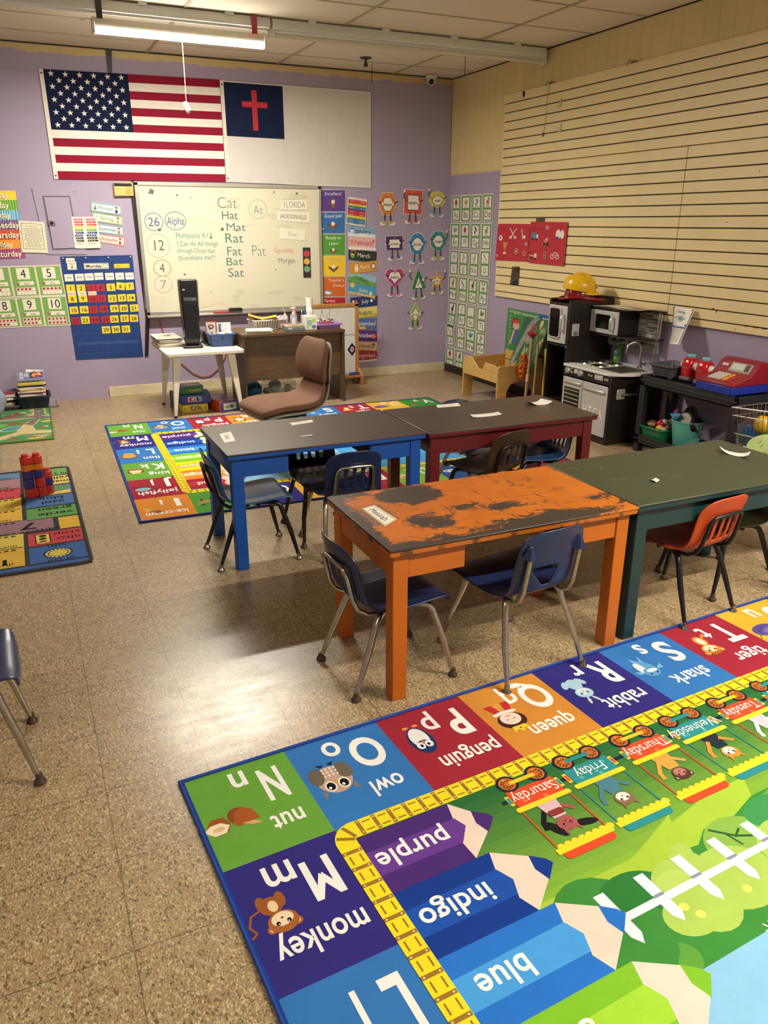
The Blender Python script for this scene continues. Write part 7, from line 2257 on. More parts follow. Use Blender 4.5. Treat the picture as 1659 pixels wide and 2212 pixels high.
# under the desk
t = thing('toy_bag', 'clear plastic bag of toys with a globe on the floor under the desk', 'bag', (-2.22, -.62, 0))
mb = MB()
for k in range(9):
    ph = PI * k / 8
    for j in range(18):
        a = 2 * PI * j / 18
        r = math.sin(ph) ** .7
        w = 1 + .10 * math.sin(5 * a + 2 * k)
        mb.v.append((.19 * r * math.cos(a) * w, .13 * r * math.sin(a) * w, .105 - .10 * math.cos(ph)))
for k in range(8):
    for j in range(18):
        mb.f.append((k * 18 + j, k * 18 + (j + 1) % 18, (k + 1) * 18 + (j + 1) % 18, (k + 1) * 18 + j)); mb.fm.append(0)
mb.build('plastic_film', M('clear_film', '#d6dad8', .1, alpha=.28, spec=.8, var=0), t, sub=1)
for nm, x, y, z, r, c, lab in (('toy_globe', -.03, .02, .10, .065, '#7fa49a', 'green and blue toy globe inside the clear bag under the desk'), ('toy_ball', .09, -.02, .075, .04, '#a8a05a', 'yellowish toy ball inside the clear bag under the desk'), ('toy_ball', -.12, .0, .06, .035, '#6a8a9a', 'grey-blue toy ball inside the clear bag under the desk')):
    m, nt, b = node_mat(nm + c)
    n = noise(nt, 14, 3, .5, mapping(nt))
    link(nt, ramp(nt, n.outputs[0], [(.45, c), (.52, '#5f7a3f')]).outputs[0], b.inputs['Base Color'])
    tag(MB().sphere((0, 0, 0), r, 18, 12).build(nm, m, loc=(-2.22 + x, -.62 + y, z)), lab, 'toy')
tag(MB().sphere((0, 0, .085), .085, 20, 14).build('play_ball', M('teal_rubber', '#1f6a80', .35), loc=(-2.47, -.60, 0)), 'teal rubber ball under the left end of the desk', 'ball')
t = thing('file_box', 'dark green striped box on the floor under the desk', 'box', (-2.42, -.86, 0), R(-24))
MB().box(-.09, .09, -.06, .06, 0, .07).build('box', M('dark_green_card', '#1d3a2c', .5), t, bevel=.003)
mb = MB()
for i in range(4):
    mb.box(-.092, .092, -.062 + i * .0, -.0605, .012 + i * .015, .018 + i * .015)
mb.build('stripes', M('cream_stripe', '#cfc9a8', .5), t)

# ================================================================ easel
pine = wood_mat('honey_pine', '#a8703a', '#c08a4c', .5, (8, 8, 1.5))
t = thing('easel', 'wooden framed whiteboard easel behind the right end of the desk', 'easel', (-1.50, -.30, 0))
zt = .83
MB().box(-.25, .25, -.012, .008, .10, zt - .02).build('whiteboard_panel', print_mat('easel_white', .25) if False else M('easel_white_surface', '#d5d6d0', .3), t, bevel=.002)
for sx in (-1, 1):
    MB().box(*sorted((sx * .275, sx * .235)), -.022, .014, .02, zt).build('post', pine, t, bevel=.004)
MB().box(-.275, .275, -.022, .014, zt - .03, zt + .005).build('top_rail', pine, t, bevel=.004)
MB().box(-.235, .235, -.016, -.0125, .515, .518).build('panel_joint', M('panel_seam', '#8f9088', .6), t)
MB().box(-.27, .30, -.11, -.02, .075, .10).build('tray', pine, t, bevel=.004)
for sx in (-1, 1):
    MB().prism([(-.13, .0), (.16, .0), (.16, .06), (.05, .17), (.0, .18), (-.10, .11), (-.13, .10)], sx * .27 - .014, sx * .27 + .014, 'x').build('foot', pine, t, bevel=.004)
A = Art(1, 1, '#1d2650'); A.ell(.5, .5, .27, .27, '#d8cfc0', 1, 18); A.ell(.52, .5, .18, .2, '#8a7a6a', 2, 14); A.line([(.3, .3), (.7, .7)], .05, '#d8cfc0', 3)
f_ = lambda x, y, h: Vector((.20 + ((x - .5) - (y - .5)) * .055, -.0135 - h, .36 + ((x - .5) + (y - .5)) * .07))
tag(A.build('diamond_sticker', f_, LAMINATE, .001, None, (-1.50, -.30, 0)), 'dark blue diamond sticker on the easel whiteboard', 'sticker')
for i, (c, a) in enumerate((('#1d4a8a', 0), ('#16305f', 12), ('#2a62a8', -8))):
    tag(MB().tube([(-.06, 0, 0), (.06, .006 * i, .0)], .010, 8).build('marker_pen', M('marker_%d' % i, c, .35), loc=(-1.30 + i * .012, -.375 + .024 * i, .111), rz=R(a)), ['front blue marker on the easel tray', 'middle dark blue marker on the easel tray', 'rear light blue marker on the easel tray'][i], 'marker', 'markers on the easel tray')

# ================================================================ far left: bins, bag, toy tower
t = thing('storage_bin', 'dark navy bin heaped with magazines against the back wall', 'bin', (-4.45, -.20, .001))
tub(.12, .115, .142, .14, .125).build('bin', M('navy_bin_plastic', '#131d33', .45), t, bevel=.002)
random.seed(21)
mags = [('#e6e2da', '#c8bfae'), ('#8b93b8', '#e8e4dc'), ('#dcd6c8', '#b8443a'), ('#3d4a6a', '#e5e0d8'), ('#d8d4c8', '#c9a03c'), ('#5a6a8c', '#d9d4c8'), ('#e2ddd0', '#35405c'), ('#c9b84a', '#e8e0c0')]
labs = ['lowest magazine in the navy bin', 'grey-blue magazine near the bottom of the navy bin heap', 'cream magazine with a red bar in the navy bin heap', 'dark blue magazine in the middle of the navy bin heap', 'pale magazine with a gold bar in the navy bin heap', 'slate blue magazine high in the navy bin heap', 'white magazine just under the top of the navy bin heap', 'yellow spined book on the front of the navy bin heap']
for i, (c, c2) in enumerate(mags):
    w, d = .215, .15
    t = thing('magazine', labs[i], 'magazine', (-4.45 + random.uniform(-.012, .012), -.20 + random.uniform(-.02, .02), .105 + i * .0165), R(random.uniform(-7, 7)), 'magazines in the navy bin')
    MB().box(-w / 2, w / 2, -d / 2, d / 2, 0, .0145).build('pages', M('offwhite_paper'), t, bevel=.001)
    MB().box(-w / 2 - .002, w / 2 + .002, -d / 2 - .003, -d / 2 + .0, -.0002, .0150).build('spine', M('spine_' + c, c2 if i < 7 else c, .5), t)
    MB().box(-w / 2 - .001, w / 2 + .001, -d / 2 - .001, d / 2, .0147, .0157).build('cover', M('cover_' + c, c, .45), t)
t = thing('magazine', 'magazine with a fiery red cover picture leaning on top of the navy bin heap', 'magazine', (-4.44, -.15, .255), 0, 'magazines in the navy bin')
A = Art(2, 1.2, '#8f95b5')
A.rect(.05, .05, 1.9, 1.1, '#6f78a0', 1); A.poly([(.9, .35), (1.85, .4), (1.85, 1.1), (.95, 1.1)], '#2a2a34', 2); A.ell(1.45, .75, .42, .33, '#c8402f', 3); A.ell(1.25, .7, .2, .25, '#e09a5a', 4); A.ell(1.6, .85, .16, .2, '#e8b07a', 4); A.ell(1.45, .6, .2, .12, '#a82a2a', 5)
A.ell(.3, 1.0, .14, .14, '#ecebe6', 3); A.ell(.3, 1.0, .09, .09, '#9aa0b0', 4)
for i in range(5):
    A.rect(.5, .95 - i * .1, .35, .05, '#d9d27a' if i % 2 else '#e9e6de', 3); A.rect(.15, .75 - i * .13, .3, .06, '#d8dce8', 3)
A.build('cover', lambda x, y, h: Vector((-.115 + x / 2 * .23, -.08 + y / 1.2 * .13 - h * .5, -.0 + y / 1.2 * .055 + h)), LAMINATE, .008, t)
t = thing('book', 'white book with a red corner standing at the back of the navy bin heap', 'book', (-4.41, -.085, .20), R(8))
MB().obox((0, 0, .06), (.15, .02, .13), Matrix.Rotation(R(-18), 3, 'X') @ Matrix.Rotation(R(8), 3, 'Y')).build('cover', M('cream_book', '#e2dccb', .5), t, bevel=.002)
MB().obox((-.0, -.014, .10), (.03, .004, .03), Matrix.Rotation(R(-18), 3, 'X') @ Matrix.Rotation(R(45), 3, 'Y')).build('emblem', M('red_card'), t)
tag(tub(.15, .12, .16, .13, .035).build('clear_box_lid', M('clear_box', '#bdb8c4', .15, alpha=.4), loc=(-4.40, -.16, .0)), 'clear plastic lid under the right side of the navy bin', 'lid')
tag(tub(.07, .09, .08, .10, .05).build('grey_tray', M('dark_grey_plastic', '#4a4b50', .5), loc=(-4.66, -.22, .001)), 'dark grey tray on the floor left of the navy bin', 'tray')
for i, (c, z, lab) in enumerate((('#6a3a34', .07, 'maroon book on the dark grey tray by the navy bin'), ('#8a2f3a', .105, 'red book in the middle above the dark grey tray'), ('#c9b98a', .03, 'cream book lowest on the dark grey tray'))):
    t = thing('book', lab, 'book', (-4.655, -.20, .015 + z), R(10 - 12 * i), 'books on the grey tray')
    MB().obox((0, 0, .015), (.11, .14, .028), Matrix.Rotation(R(6 * i - 5), 3, 'X')).build('cover', M('book_%d' % i, c, .5), t, bevel=.002)
    MB().obox((.004, -.004, .015), (.108, .138, .02), Matrix.Rotation(R(6 * i - 5), 3, 'X')).build('pages', M('offwhite_paper'), t)
t = thing('plastic_bag', 'bulging blue-grey plastic bag at the left photo edge by the street map rug', 'bag', (-4.86, -.62, .008))
mb = MB()
for k in range(13):
    ph = PI * k / 12
    for j in range(28):
        a = 2 * PI * j / 28
        r = math.sin(ph) ** .62
        w = 1 + .05 * math.sin(4 * a + 1.3 * k) + .035 * math.sin(9 * a + 2.2 * k) + .02 * math.sin(15 * a - k)
        mb.v.append((.195 * r * math.cos(a) * w * (1 if k < 9 else .92), .17 * r * math.sin(a) * w, .165 - .165 * math.cos(ph)))
for k in range(12):
    for j in range(28):
        mb.f.append((k * 28 + j, k * 28 + (j + 1) % 28, (k + 1) * 28 + (j + 1) % 28, (k + 1) * 28 + j)); mb.fm.append(0)
mb.build('film', M('blue_grey_film', '#8b97a8', .25, spec=.6, var=.08), t, sub=1)
MB().lathe([(.035, 0), (.02, .03), (.05, .07), (.03, .075)], 10).build('knot', M('blue_grey_film'), t, (0, 0, .31))

# mega block tower
def mega(label, x, y, z, nx, ny, h, c, rz=6):
    u = .064
    t = thing('toy_block', label, 'toy block', (x, y, z), R(rz), 'stacked toy blocks')
    m = M('block_' + c, c, .35, var=.03)
    mb = MB()
    for i in range(nx):
        for j in range(ny):
            cx, cy = (i - (nx - 1) / 2) * u, (j - (ny - 1) / 2) * u
            mb.prism([(cx + .0315 * math.cos(R(22.5 + 45 * k)) * 1.06, cy + .0315 * math.sin(R(22.5 + 45 * k)) * 1.06) for k in range(8)], 0, h - .001, 'z')
    if nx > 1:
        mb.box(-(nx - 1) * u / 2, (nx - 1) * u / 2, -.022, .022, .004, h - .004)
    mb.build('brick', m, t, bevel=.003)
    for i in range(nx):
        for j in range(ny):
            cx, cy = (i - (nx - 1) / 2) * u, (j - (ny - 1) / 2) * u
            MB().lathe([(0, h + .017), (.018, h + .017), (.0205, h + .014), (.0205, h - .002), (0, h - .002)], 14, (cx, cy, 0)).build('stud', m, t)
bx, by = -4.52, -2.965
rz_ = R(-4)
red_, org_, pur_ = '#b32a22', '#d2701c', '#32246e'
mega('red two-stud block at the bottom of the toy tower on the word rug', bx - .032 * 0, by, .009, 2, 1, .060, red_)
mega('red single block standing right on the toy tower second layer', bx + .032, by + .002, .070, 1, 1, .060, '#b42c22')
mega('purple single block left on the toy tower second layer', bx - .032, by - .004, .070, 1, 1, .060, '#33256f')
mega('purple two-stud block across the third layer of the toy tower', bx, by, .131, 2, 1, .050, pur_)
mega('orange two-stud block on the fourth layer of the toy tower', bx, by, .182, 2, 1, .040, org_)
mega('red two-stud block at the very top of the toy tower', bx, by, .223, 2, 1, .046, '#c03228')
mega('red single block on the rug behind the right of the toy tower', bx + .075, by + .045, .009, 1, 1, .055, red_)
mega('purple single block in the middle of the short stack behind the toy tower', bx + .075, by + .045, .065, 1, 1, .045, pur_)
mega('red single block on top of the short stack behind the toy tower', bx + .075, by + .045, .111, 1, 1, .045, '#c03228')

# ================================================================ play kitchen along the right wall
esp = M('espresso_board', '#1f1815', .42, var=.1, vscale=5)
sil = M('silver_grey_panel', '#c0c0bb', .4, .15, var=.03)
sil2 = M('silver_plastic', '#c6c3b8', .3, .5, var=.04)
wht = M('white_counter', '#d9d8d2', .35, var=.02)
blackg = M('black_gloss')
XF = -.47
t = thing('play_kitchen', 'dark brown and silver toy kitchen with a fridge, stove and sink along the right wall', 'toy kitchen', (0, -3.0, 0))
K = 3.0     # local y = room y + 3.0


def kb(name, mat, x0, x1, y0, y1, z0, z1, bevel=.002, parent=None):
    return MB().box(min(x0, x1), max(x0, x1), min(y0, y1) + K, max(y0, y1) + K, z0, z1).build(name, mat, parent or t, bevel=bevel)


# fridge column
kb('side_panel', esp, XF, -.02, -2.862, -2.845, 0, 1.045, .004)
kb('side_panel', esp, XF, -.02, -2.605, -2.590, 0, 1.045, .004)
kb('fridge_back', esp, -.035, -.022, -2.845, -2.605, 0, 1.06)
kb('fridge_top', esp, XF, -.02, -2.846, -2.604, 1.0, 1.015)
for z in (.675, .215, .03):
    kb('shelf', esp, XF + .004, -.03, -2.846, -2.604, z, z + .014)
dz0, dz1, dy0, dy1 = .70, .998, -2.842, -2.608
dr = kb('freezer_door', sil, XF - .014, XF + .002, dy0, dy1, dz0, dz1, .004)
def rr_x(name, mat, x0, x1, y0, y1, z0, z1, r, parent, hole=None, bevel=.002):
    mb = MB()
    o = rrect(y0 + K, y1 + K, z0, z1, r, 4)
    if hole is None:
        mb.prism(o, x0, x1, 'x')
    else:
        i = rrect(y0 + K + hole, y1 + K - hole, z0 + hole, z1 - hole, max(.004, r - hole * .5), 4)
        n = len(o)
        mb.v = [(x, a, b) for x in (x0, x1) for q in (o, i) for a, b in q]
        for j in range(n):
            k = (j + 1) % n
            mb.f += [(j, k, n + k, n + j), (2 * n + j, 3 * n + j, 3 * n + k, 2 * n + k), (j, 2 * n + j, 2 * n + k, k), (n + j, n + k, 3 * n + k, 3 * n + j)]
            mb.fm += [0, 0, 0, 0]
    return mb.build(name, mat, parent, bevel=bevel)
rr_x('door_window', blackg, XF - .018, XF - .012, -2.775, -2.635, .745, .975, .02, dr)
rr_x('window_rim', sil2, XF - .026, XF - .014, -2.785, -2.625, .735, .985, .028, dr, .013)
MB().tube([(XF - .014, -2.815 + K, .80), (XF - .035, -2.815 + K, .805), (XF - .045, -2.815 + K, .83), (XF - .047, -2.815 + K, .865), (XF - .045, -2.815 + K, .90), (XF - .035, -2.815 + K, .925), (XF - .014, -2.815 + K, .93)], .0105, 10).build('door_handle', sil2, dr, smooth=60)
d = kb('ice_dispenser', sil, -.435, -.365, -2.87, -2.862, .765, .862, .003)
kb('dispenser_bay', M('dispenser_shadow_grey', '#6c6b68', .5), -.42, -.38, -2.873, -2.869, .772, .80, .006, d)
for yv in (-2.852,):
    MB().lathe([(0, .005), (.005, .004), (.006, 0)], 8, (XF - .001, yv + K, .68), rot=Matrix.Rotation(R(-90), 3, 'Y')).build('screw_cap', sil2, t)

# stove and sink cabinet
ZC = .555
kb('cabinet_end', esp, XF, -.02, -3.432, -3.416, 0, ZC - .02, .004)
kb('cabinet_back', esp, -.035, -.022, -3.416, -2.862, 0, ZC - .02)
kb('kick_board', esp, XF, XF + .016, -3.416, -2.862, 0, .052)
kb('control_panel', M('black_satin_panel', '#161314', .35), XF - .004, XF + .012, -3.430, -2.864, .462, ZC - .018, .003)
mb = MB()
pl = [(XF - .02, -2.864 + K), (-.02, -2.864 + K), (-.02, -3.47 + K)] + [(p[0], p[1]) for p in arc((-.14, -3.43 + K, 0), .06, -90, -90, 1)] + [(-.30, -3.50 + K), (-.39, -3.48 + K), (XF + .0, -3.455 + K), (XF - .02, -3.42 + K)]
pl = [(XF - .02, -2.864 + K), (-.02, -2.864 + K), (-.02, -3.50 + K), (-.20, -3.515 + K), (-.33, -3.50 + K), (-.42, -3.46 + K), (XF - .012, -3.41 + K), (XF - .02, -3.36 + K)]
mb.prism(pl, ZC - .02, ZC, 'z')
mb.build('counter', wht, t, bevel=.004)
kb('corner_shelf_support', esp, -.24, -.02, -3.50, -3.43, 0, ZC - .02, .004)
kb('end_rail_bracket', sil2, -.41, -.33, -3.447, -3.432, .355, .435, .012)
MB().tube([(-.37, -3.465 + K, .395), (-.06, -3.472 + K, .385)], .010, 10).build('towel_bar', M('dull_grey_bar', '#7d7a74', .4, .4), t)
# oven door
od = kb('oven_door', sil, XF - .014, XF + .002, -3.115, -2.872, .058, .452, .004)
kb('oven_window', blackg, XF - .017, XF - .013, -3.09, -2.895, .10, .375, .002, od)
for i in range(8):
    MB().tube([(XF - .020, -3.088 + K, .125 + i * .033), (XF - .020, -2.897 + K, .125 + i * .033)], .0028, 6).build('rack_wire', sil2, od)
kb('rack_tray', M('pale_tray', '#c9c5ba', .4), XF - .0185, XF - .016, -3.08, -2.905, .20, .222, .001, od)
MB().box(-.03, -.012, -3.105 + K, -2.885 + K, -.012, .012).build('door_handle', sil2, od, (XF - .0, 0, .418), bevel=.008)
dw = kb('dishwasher_door', sil, XF - .014, XF + .002, -3.412, -3.122, .058, .452, .004)
MB().box(-.03, -.012, -3.395 + K, -3.14 + K, -.012, .012).build('door_handle', sil2, dw, (XF - .0, 0, .405), bevel=.008)
A = Art(.0001, .0001, '#a9a8a2')
A.txt('H.T.C.A.', 0, 0, .075, '#f0efe8', 1, 'b', w=.25, rot=-1)
A.build('painted_letters', lambda x, y, h: Vector((XF - .0155 - h, -3.275 - x + K, .235 + y)), PAPER, .0001, dw)
# knobs and panels
for y, r in ((-2.925, .026), (-3.085, .026)):
    k = MB().lathe([(0, .026), (r * .72, .026), (r * .8, .02), (r * .95, .006), (r, 0), (0, 0)], 20, (XF - .004, y + K, .508), rot=Matrix.Rotation(R(-90), 3, 'Y')).build('knob', sil2, t)
    MB().box(-.031, -.024, -.004, .004, -.024, .024).build('knob_grip', sil2, k, (XF - .004, y + K, .508))
for y0, y1, z0, z1 in ((-3.045, -2.99, .49, .528), (-3.345, -3.245, .487, .526)):
    p = kb('timer_panel', sil2, XF - .008, XF - .004, y0, y1, z0, z1, .004)
    kb('timer_display', M('pale_lcd', '#c5c7ba', .3), XF - .0095, XF - .007, y0 + .012, y1 - .012, z0 + .012, z1 - .006, .002, p)
for y, z in ((-2.965, .525), (-2.965, .495), (-3.18, .508), (-3.21, .506), (-3.37, .505), (-3.395, .504)):
    MB().lathe([(0, .006), (.009, .005), (.010, 0)], 12, (XF - .004, y + K, z), rot=Matrix.Rotation(R(-90), 3, 'Y')).build('button', sil2, t)
# burners, sink, tap
for x, y, r in ((-.345, -2.925, .055), (-.20, -2.945, .06), (-.325, -3.10, .062), (-.165, -3.10, .062)):
    b_ = MB().lathe([(0, .004), (r * .8, .004), (r * .86, .009), (r, .009), (r * 1.05, .0), (0, 0)], 26, (x, y + K, ZC)).build('burner', M('chrome_ring', '#bdbab0', .2, .9), t)
    MB().lathe([(0, .008), (r * .72, .008), (r * .78, .004), (0, .004)], 24, (x, y + K, ZC)).build('burner_plate', M('dark_burner', '#26231f', .3, .4), b_)
sk = MB()
sk.box(-.40, -.13, -3.44 + K, -3.19 + K, ZC, ZC + .0035)
snk = sk.build('sink_rim', M('brushed_steel', '#9d9a90', .3, .8), t, bevel=.003)
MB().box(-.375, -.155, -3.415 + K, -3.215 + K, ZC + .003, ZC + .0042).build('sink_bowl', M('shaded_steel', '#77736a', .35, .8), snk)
tp = MB().lathe([(0, .0), (.022, 0), (.022, .012), (.016, .02), (.016, .05), (0, .05)], 16, (-.115, -3.33 + K, ZC)).build('tap_base', M('tap_chrome', '#c2beb2', .15, .95), t)
MB().tube([(-.115, -3.33 + K, ZC + .04), (-.115, -3.33 + K, ZC + .15)] + [(-.115 - .055 + .055 * math.cos(R(a)), -3.33 + K + .02 * (1 - math.cos(R(a))) , ZC + .15 + .055 * math.sin(R(a))) for a in range(15, 181, 15)] + [(-.226, -3.29 + K, ZC + .12)], .0105, 12).build('spout', M('tap_chrome'), tp, smooth=60)
MB().tube([(-.115, -3.33 + K, ZC + .045), (-.13, -3.40 + K, ZC + .05)], .012, 10).build('tap_lever', M('tap_chrome'), tp)
# microwave unit, shelves, tile panels
kb('microwave_body', esp, -.25, -.035, -3.20, -2.864, .795, .985, .003)
md = kb('microwave_door', sil, -.262, -.248, -3.195, -2.868, .80, .975, .004)
kb('microwave_window', blackg, -.265, -.261, -3.105, -2.94, .835, .945, .002, md)
MB().tube([(-.262, -3.145 + K, .83), (-.285, -3.145 + K, .835), (-.292, -3.145 + K, .86), (-.292, -3.145 + K, .905), (-.285, -3.145 + K, .93), (-.262, -3.145 + K, .935)], .010, 10).build('microwave_handle', sil2, md, smooth=60)
def curved_shelf(name, z, xfront):
    pl_ = [(-.025, -2.864 + K), (-.025, -3.46 + K), (-.06, -3.46 + K), (-.11, -3.40 + K), (-.17, -3.32 + K), (xfront, -3.20 + K), (xfront, -2.864 + K)]
    MB().prism(pl_, z, z + .014, 'z').build(name, esp, t, bevel=.003)
curved_shelf('top_shelf', .985, -.26)
curved_shelf('lower_shelf', .778, -.25)
A = Art(.57, .3, '#a5a39c')
for r in range(14):
    x = -.08 + .05 * (r % 3)
    while x < .57:
        l = random.choice((.07, .1, .12))
        A.rect(max(0, x), .002 + r * .0214, min(.57, x + l) - max(0, x) - .004, .018, random.choice(('#6f6e6a', '#858480', '#a09e98', '#5f5e5b', '#b5b3ac')), 1)
        A.rect(max(0, x), .002 + r * .0214 - .003, min(.57, x + l) - max(0, x), .003, '#d0cec6', 1)
        x += l
tile = print_mat('grey_tile_print', .2)
A.build('tile_panel', lambda x, y, h: Vector((-.055 - h, -2.866 - x + K, .685 + y)), tile, .012, t)
for y in (-2.96, -3.06, -3.16, -3.26):
    hk = MB().tube([(-.056, y + K, .735), (-.09, y + K, .737)], .006, 8).build('hook', blackg, t)
    MB().tube([(-.085, y + .016 + K, .735), (-.093, y - .016 + K, .741)], .0055, 8).build('hook_tip', blackg, hk)
MB().tube([(-.075, -3.435 + K, ZC), (-.075, -3.435 + K, .985)], .0095, 12).build('chrome_post', M('tap_chrome'), t)

# things on and in the kitchen
t2 = thing('toy_fire_helmet', 'shiny dark red toy fire helmet on top of the toy fridge', 'hat', (-.28, -2.72, 1.016), R(47))
redg = M('red_helmet_plastic', '#7d1524', .18, var=.04)
mb = MB()
n_ = 28
for k, (r, z) in enumerate(((.155, .045), (.165, .028), (.15, .012), (.112, .024), (.11, .05), (.105, .085), (.09, .115), (.06, .132), (.0, .14))):
    for j in range(n_):
        a = 2 * PI * j / n_
        e = 1.3 if math.sin(a) < 0 and k < 3 else 1.08
        mb.v.append((r * math.cos(a) * .86, r * math.sin(a) * e, z + (.012 * math.cos(2 * a) if k < 3 else 0)))
for k in range(8):
    for j in range(n_):
        mb.f.append((k * n_ + j, k * n_ + (j + 1) % n_, (k + 1) * n_ + (j + 1) % n_, (k + 1) * n_ + j)); mb.fm.append(0)
mb.build('brim_and_crown', redg, t2, solid=.004, sub=1)
MB().tube([(0, .11 * math.cos(R(a)), .03 + .115 * math.sin(R(a))) for a in range(10, 171, 16)], .006, 8).build('crown_ridge', redg, t2)
t2 = thing('toy_hard_hat', 'yellow toy hard hat stacked on the red fire helmet', 'hat', (-.275, -2.715, 1.104), R(47))
yel = M('yellow_helmet_plastic', '#dfae14', .25, var=.04)
mb = MB()
for k, (r, z) in enumerate(((.122, .0), (.122, .03), (.118, .06), (.105, .09), (.08, .112), (.045, .124), (.0, .128))):
    for j in range(n_):
        a = 2 * PI * j / n_
        mb.v.append((r * math.cos(a) * .9, r * math.sin(a) * 1.08, z + .02 * math.sin(a) * (1 if k == 0 else .3)))
for k in range(6):
    for j in range(n_):
        mb.f.append((k * n_ + j, k * n_ + (j + 1) % n_, (k + 1) * n_ + (j + 1) % n_, (k + 1) * n_ + j)); mb.fm.append(0)
mb.build('crown', yel, t2, solid=.004, sub=1)
mb = MB()
for k, (e, dz) in enumerate(((1.0, -.008), (1.25, -.016), (1.42, -.026))):
    for j in range(11):
        a = R(-90 + (j - 5) * 13)
        w_ = 1 + (e - 1) * math.cos((j - 5) / 5 * PI / 2) ** .7
        mb.v.append((.122 * .9 * math.cos(a) * w_, .122 * 1.08 * math.sin(a) * w_, dz + .0))
for k in range(2):
    for j in range(10):
        mb.f.append((k * 11 + j, k * 11 + j + 1, (k + 1) * 11 + j + 1, (k + 1) * 11 + j)); mb.fm.append(0)
mb.build('peak', yel, t2, solid=.004, sub=1)
MB().tube([(0, -.125 * math.cos(R(a)), .015 + .118 * math.sin(R(a))) for a in range(12, 169, 13)], .011, 8).build('crown_ridge', yel, t2)
MB().box(-.032, .032, -.142, -.128, .022, .052).build('front_badge', M('badge_grey', '#b5a988', .5), t2, bevel=.003)
A = Art(.52, .22, '#c9bfa5')
for i in range(14):
    A.poly([(random.uniform(0, .52), random.uniform(0, .2)) for _ in range(3)], random.choice(('#d8cfb8', '#b5a88c', '#c7a6a0', '#dcd6c4')), 1)
tag(A.build('paper_map', lambda x, y, h: Vector((-.27 + y, -2.90 - x, 1.001 + h + .012 * math.sin(x * 9) ** 2)), PAPER, .0015, nu=10, nv=2), 'creased faded paper lying on the toy kitchen top shelf', 'paper')
t2 = thing('spray_bottle', 'green toy spray bottle leaning behind the toy stove burners', 'bottle', (-.075, -3.0, ZC), R(-20))
MB().lathe([(0, 0), (.030, 0), (.034, .01), (.032, .10), (.018, .14), (.013, .165), (0, .165)], 16, rot=Matrix.Rotation(R(14), 3, 'Y'), sy=.7).build('body', M('green_bottle_plastic', '#4f9a34', .3), t2)
MB().box(.01, .06, -.011, .011, .155, .185).build('spray_head', M('green_bottle_plastic'), t2, bevel=.005)
A = Art(1, 1.4, '#cfe0c0'); A.ell(.5, .7, .35, .5, '#6a8ac0', 1)
A.build('label_patch', lambda x, y, h: Vector((-.026 + x * .02, -.0255 - h, .03 + y * .05)), PAPER, .001, t2)

# ================================================================ wooden book bin
birch = wood_mat('birch_plywood', '#c39a58', '#dab46e', .42, (1.5, 8, 8), 10)
birch_edge = M('plywood_edge', '#c9a56c', .55)
t = thing('book_bin', 'low wooden bin with a notched side and arched ends by the alphabet cards', 'bin', (-.275, -1.64, 0))
O = lambda x, y: (x + .275, y + 1.64)
y0, y1 = -1.95, -1.33
pn = [(y0 + 1.64, .225), (y0 + 1.64, .37), (y0 + 1.72, .385), (-.09, .385), (-.05, .315), (.03, .315), (.10, .36), (.14, .40), (y1 + 1.60, .405), (y1 + 1.64, .385), (y1 + 1.64, .225)]
MB().prism(pn, -.255, -.238, 'x').build('notched_panel', birch, t, bevel=.004)
MB().box(.228, .245, y0 + 1.64, y1 + 1.64, .225, .43).build('back_panel', birch, t, bevel=.004)
for nm, y in (('near', y0), ('far', y1)):
    a = [(-.255, 0), (-.255, .36), (-.235, .385), (.225, .385), (.245, .36), (.245, 0), (.14, 0), (.14, .14), (.10, .20), (.04, .225), (-.06, .225), (-.11, .20), (-.145, .14), (-.15, 0)]
    MB().prism(a, y + 1.64 - .009, y + 1.64 + .009, 'y').build('end_panel', birch, t, bevel=.004)
MB().box(-.238, .228, y0 + 1.65, y1 + 1.63, .225, .238).build('floor_board', birch, t)
MB().box(.215, .228, y0 + 1.66, y1 + 1.62, .345, .365).build('inner_cleat', birch_edge, t, bevel=.003)
# road board leaning in the bin
A = Art(1, 1.15, '#24543a')
A.poly([(0, 0), (.14, 0), (.22, .35), (.30, .62), (.42, .56), (.56, .62), (.62, .78), (.58, .9), (.54, .8), (.48, .72), (.36, .76), (.38, .9), (.5, 1.08), (.62, 1.15), (.36, 1.15), (.2, .95), (.09, .5)], '#7d8078', 1)
for p in ((.09, .12, .115, .24), (.14, .36, .17, .48), (.2, .6, .24, .72), (.27, .84, .33, .95), (.40, 1.0, .46, 1.08), (.36, .66, .42, .65), (.5, .68, .55, .74)):
    A.line([(p[0], p[1]), (p[2], p[3])], .012, '#d6d6c8', 2)
for x, y, rx, ry, c in ((.42, .92, .045, .05, '#b3342f'), (.44, .99, .05, .045, '#b3342f'), (.38, .86, .04, .04, '#a82a2a'), (.72, 1.04, .06, .09, '#c9b46a'), (.72, .96, .035, .05, '#b59a50'), (.86, .93, .05, .06, '#6f9a3c'), (.93, .87, .05, .06, '#5f8a34'), (.8, .88, .04, .05, '#7fa848'), (.42, .42, .05, .07, '#6f9a3c'), (.47, .36, .05, .06, '#5f8a34'), (.38, .36, .04, .05, '#7fa848'), (.50, .45, .04, .05, '#7fa848'), (.2, .07, .05, .05, '#d9772c'), (.24, .13, .03, .05, '#7fa848'), (.56, .08, .05, .06, '#7fa848'), (.9, .64, .05, .06, '#d2772f'), (.95, .72, .03, .04, '#c9a23c'), (.6, .52, .03, .03, '#8fb050'), (.65, .3, .012, .012, '#dfe0d0')):
    A.ell(x, y, rx, ry, c, 3, 14)
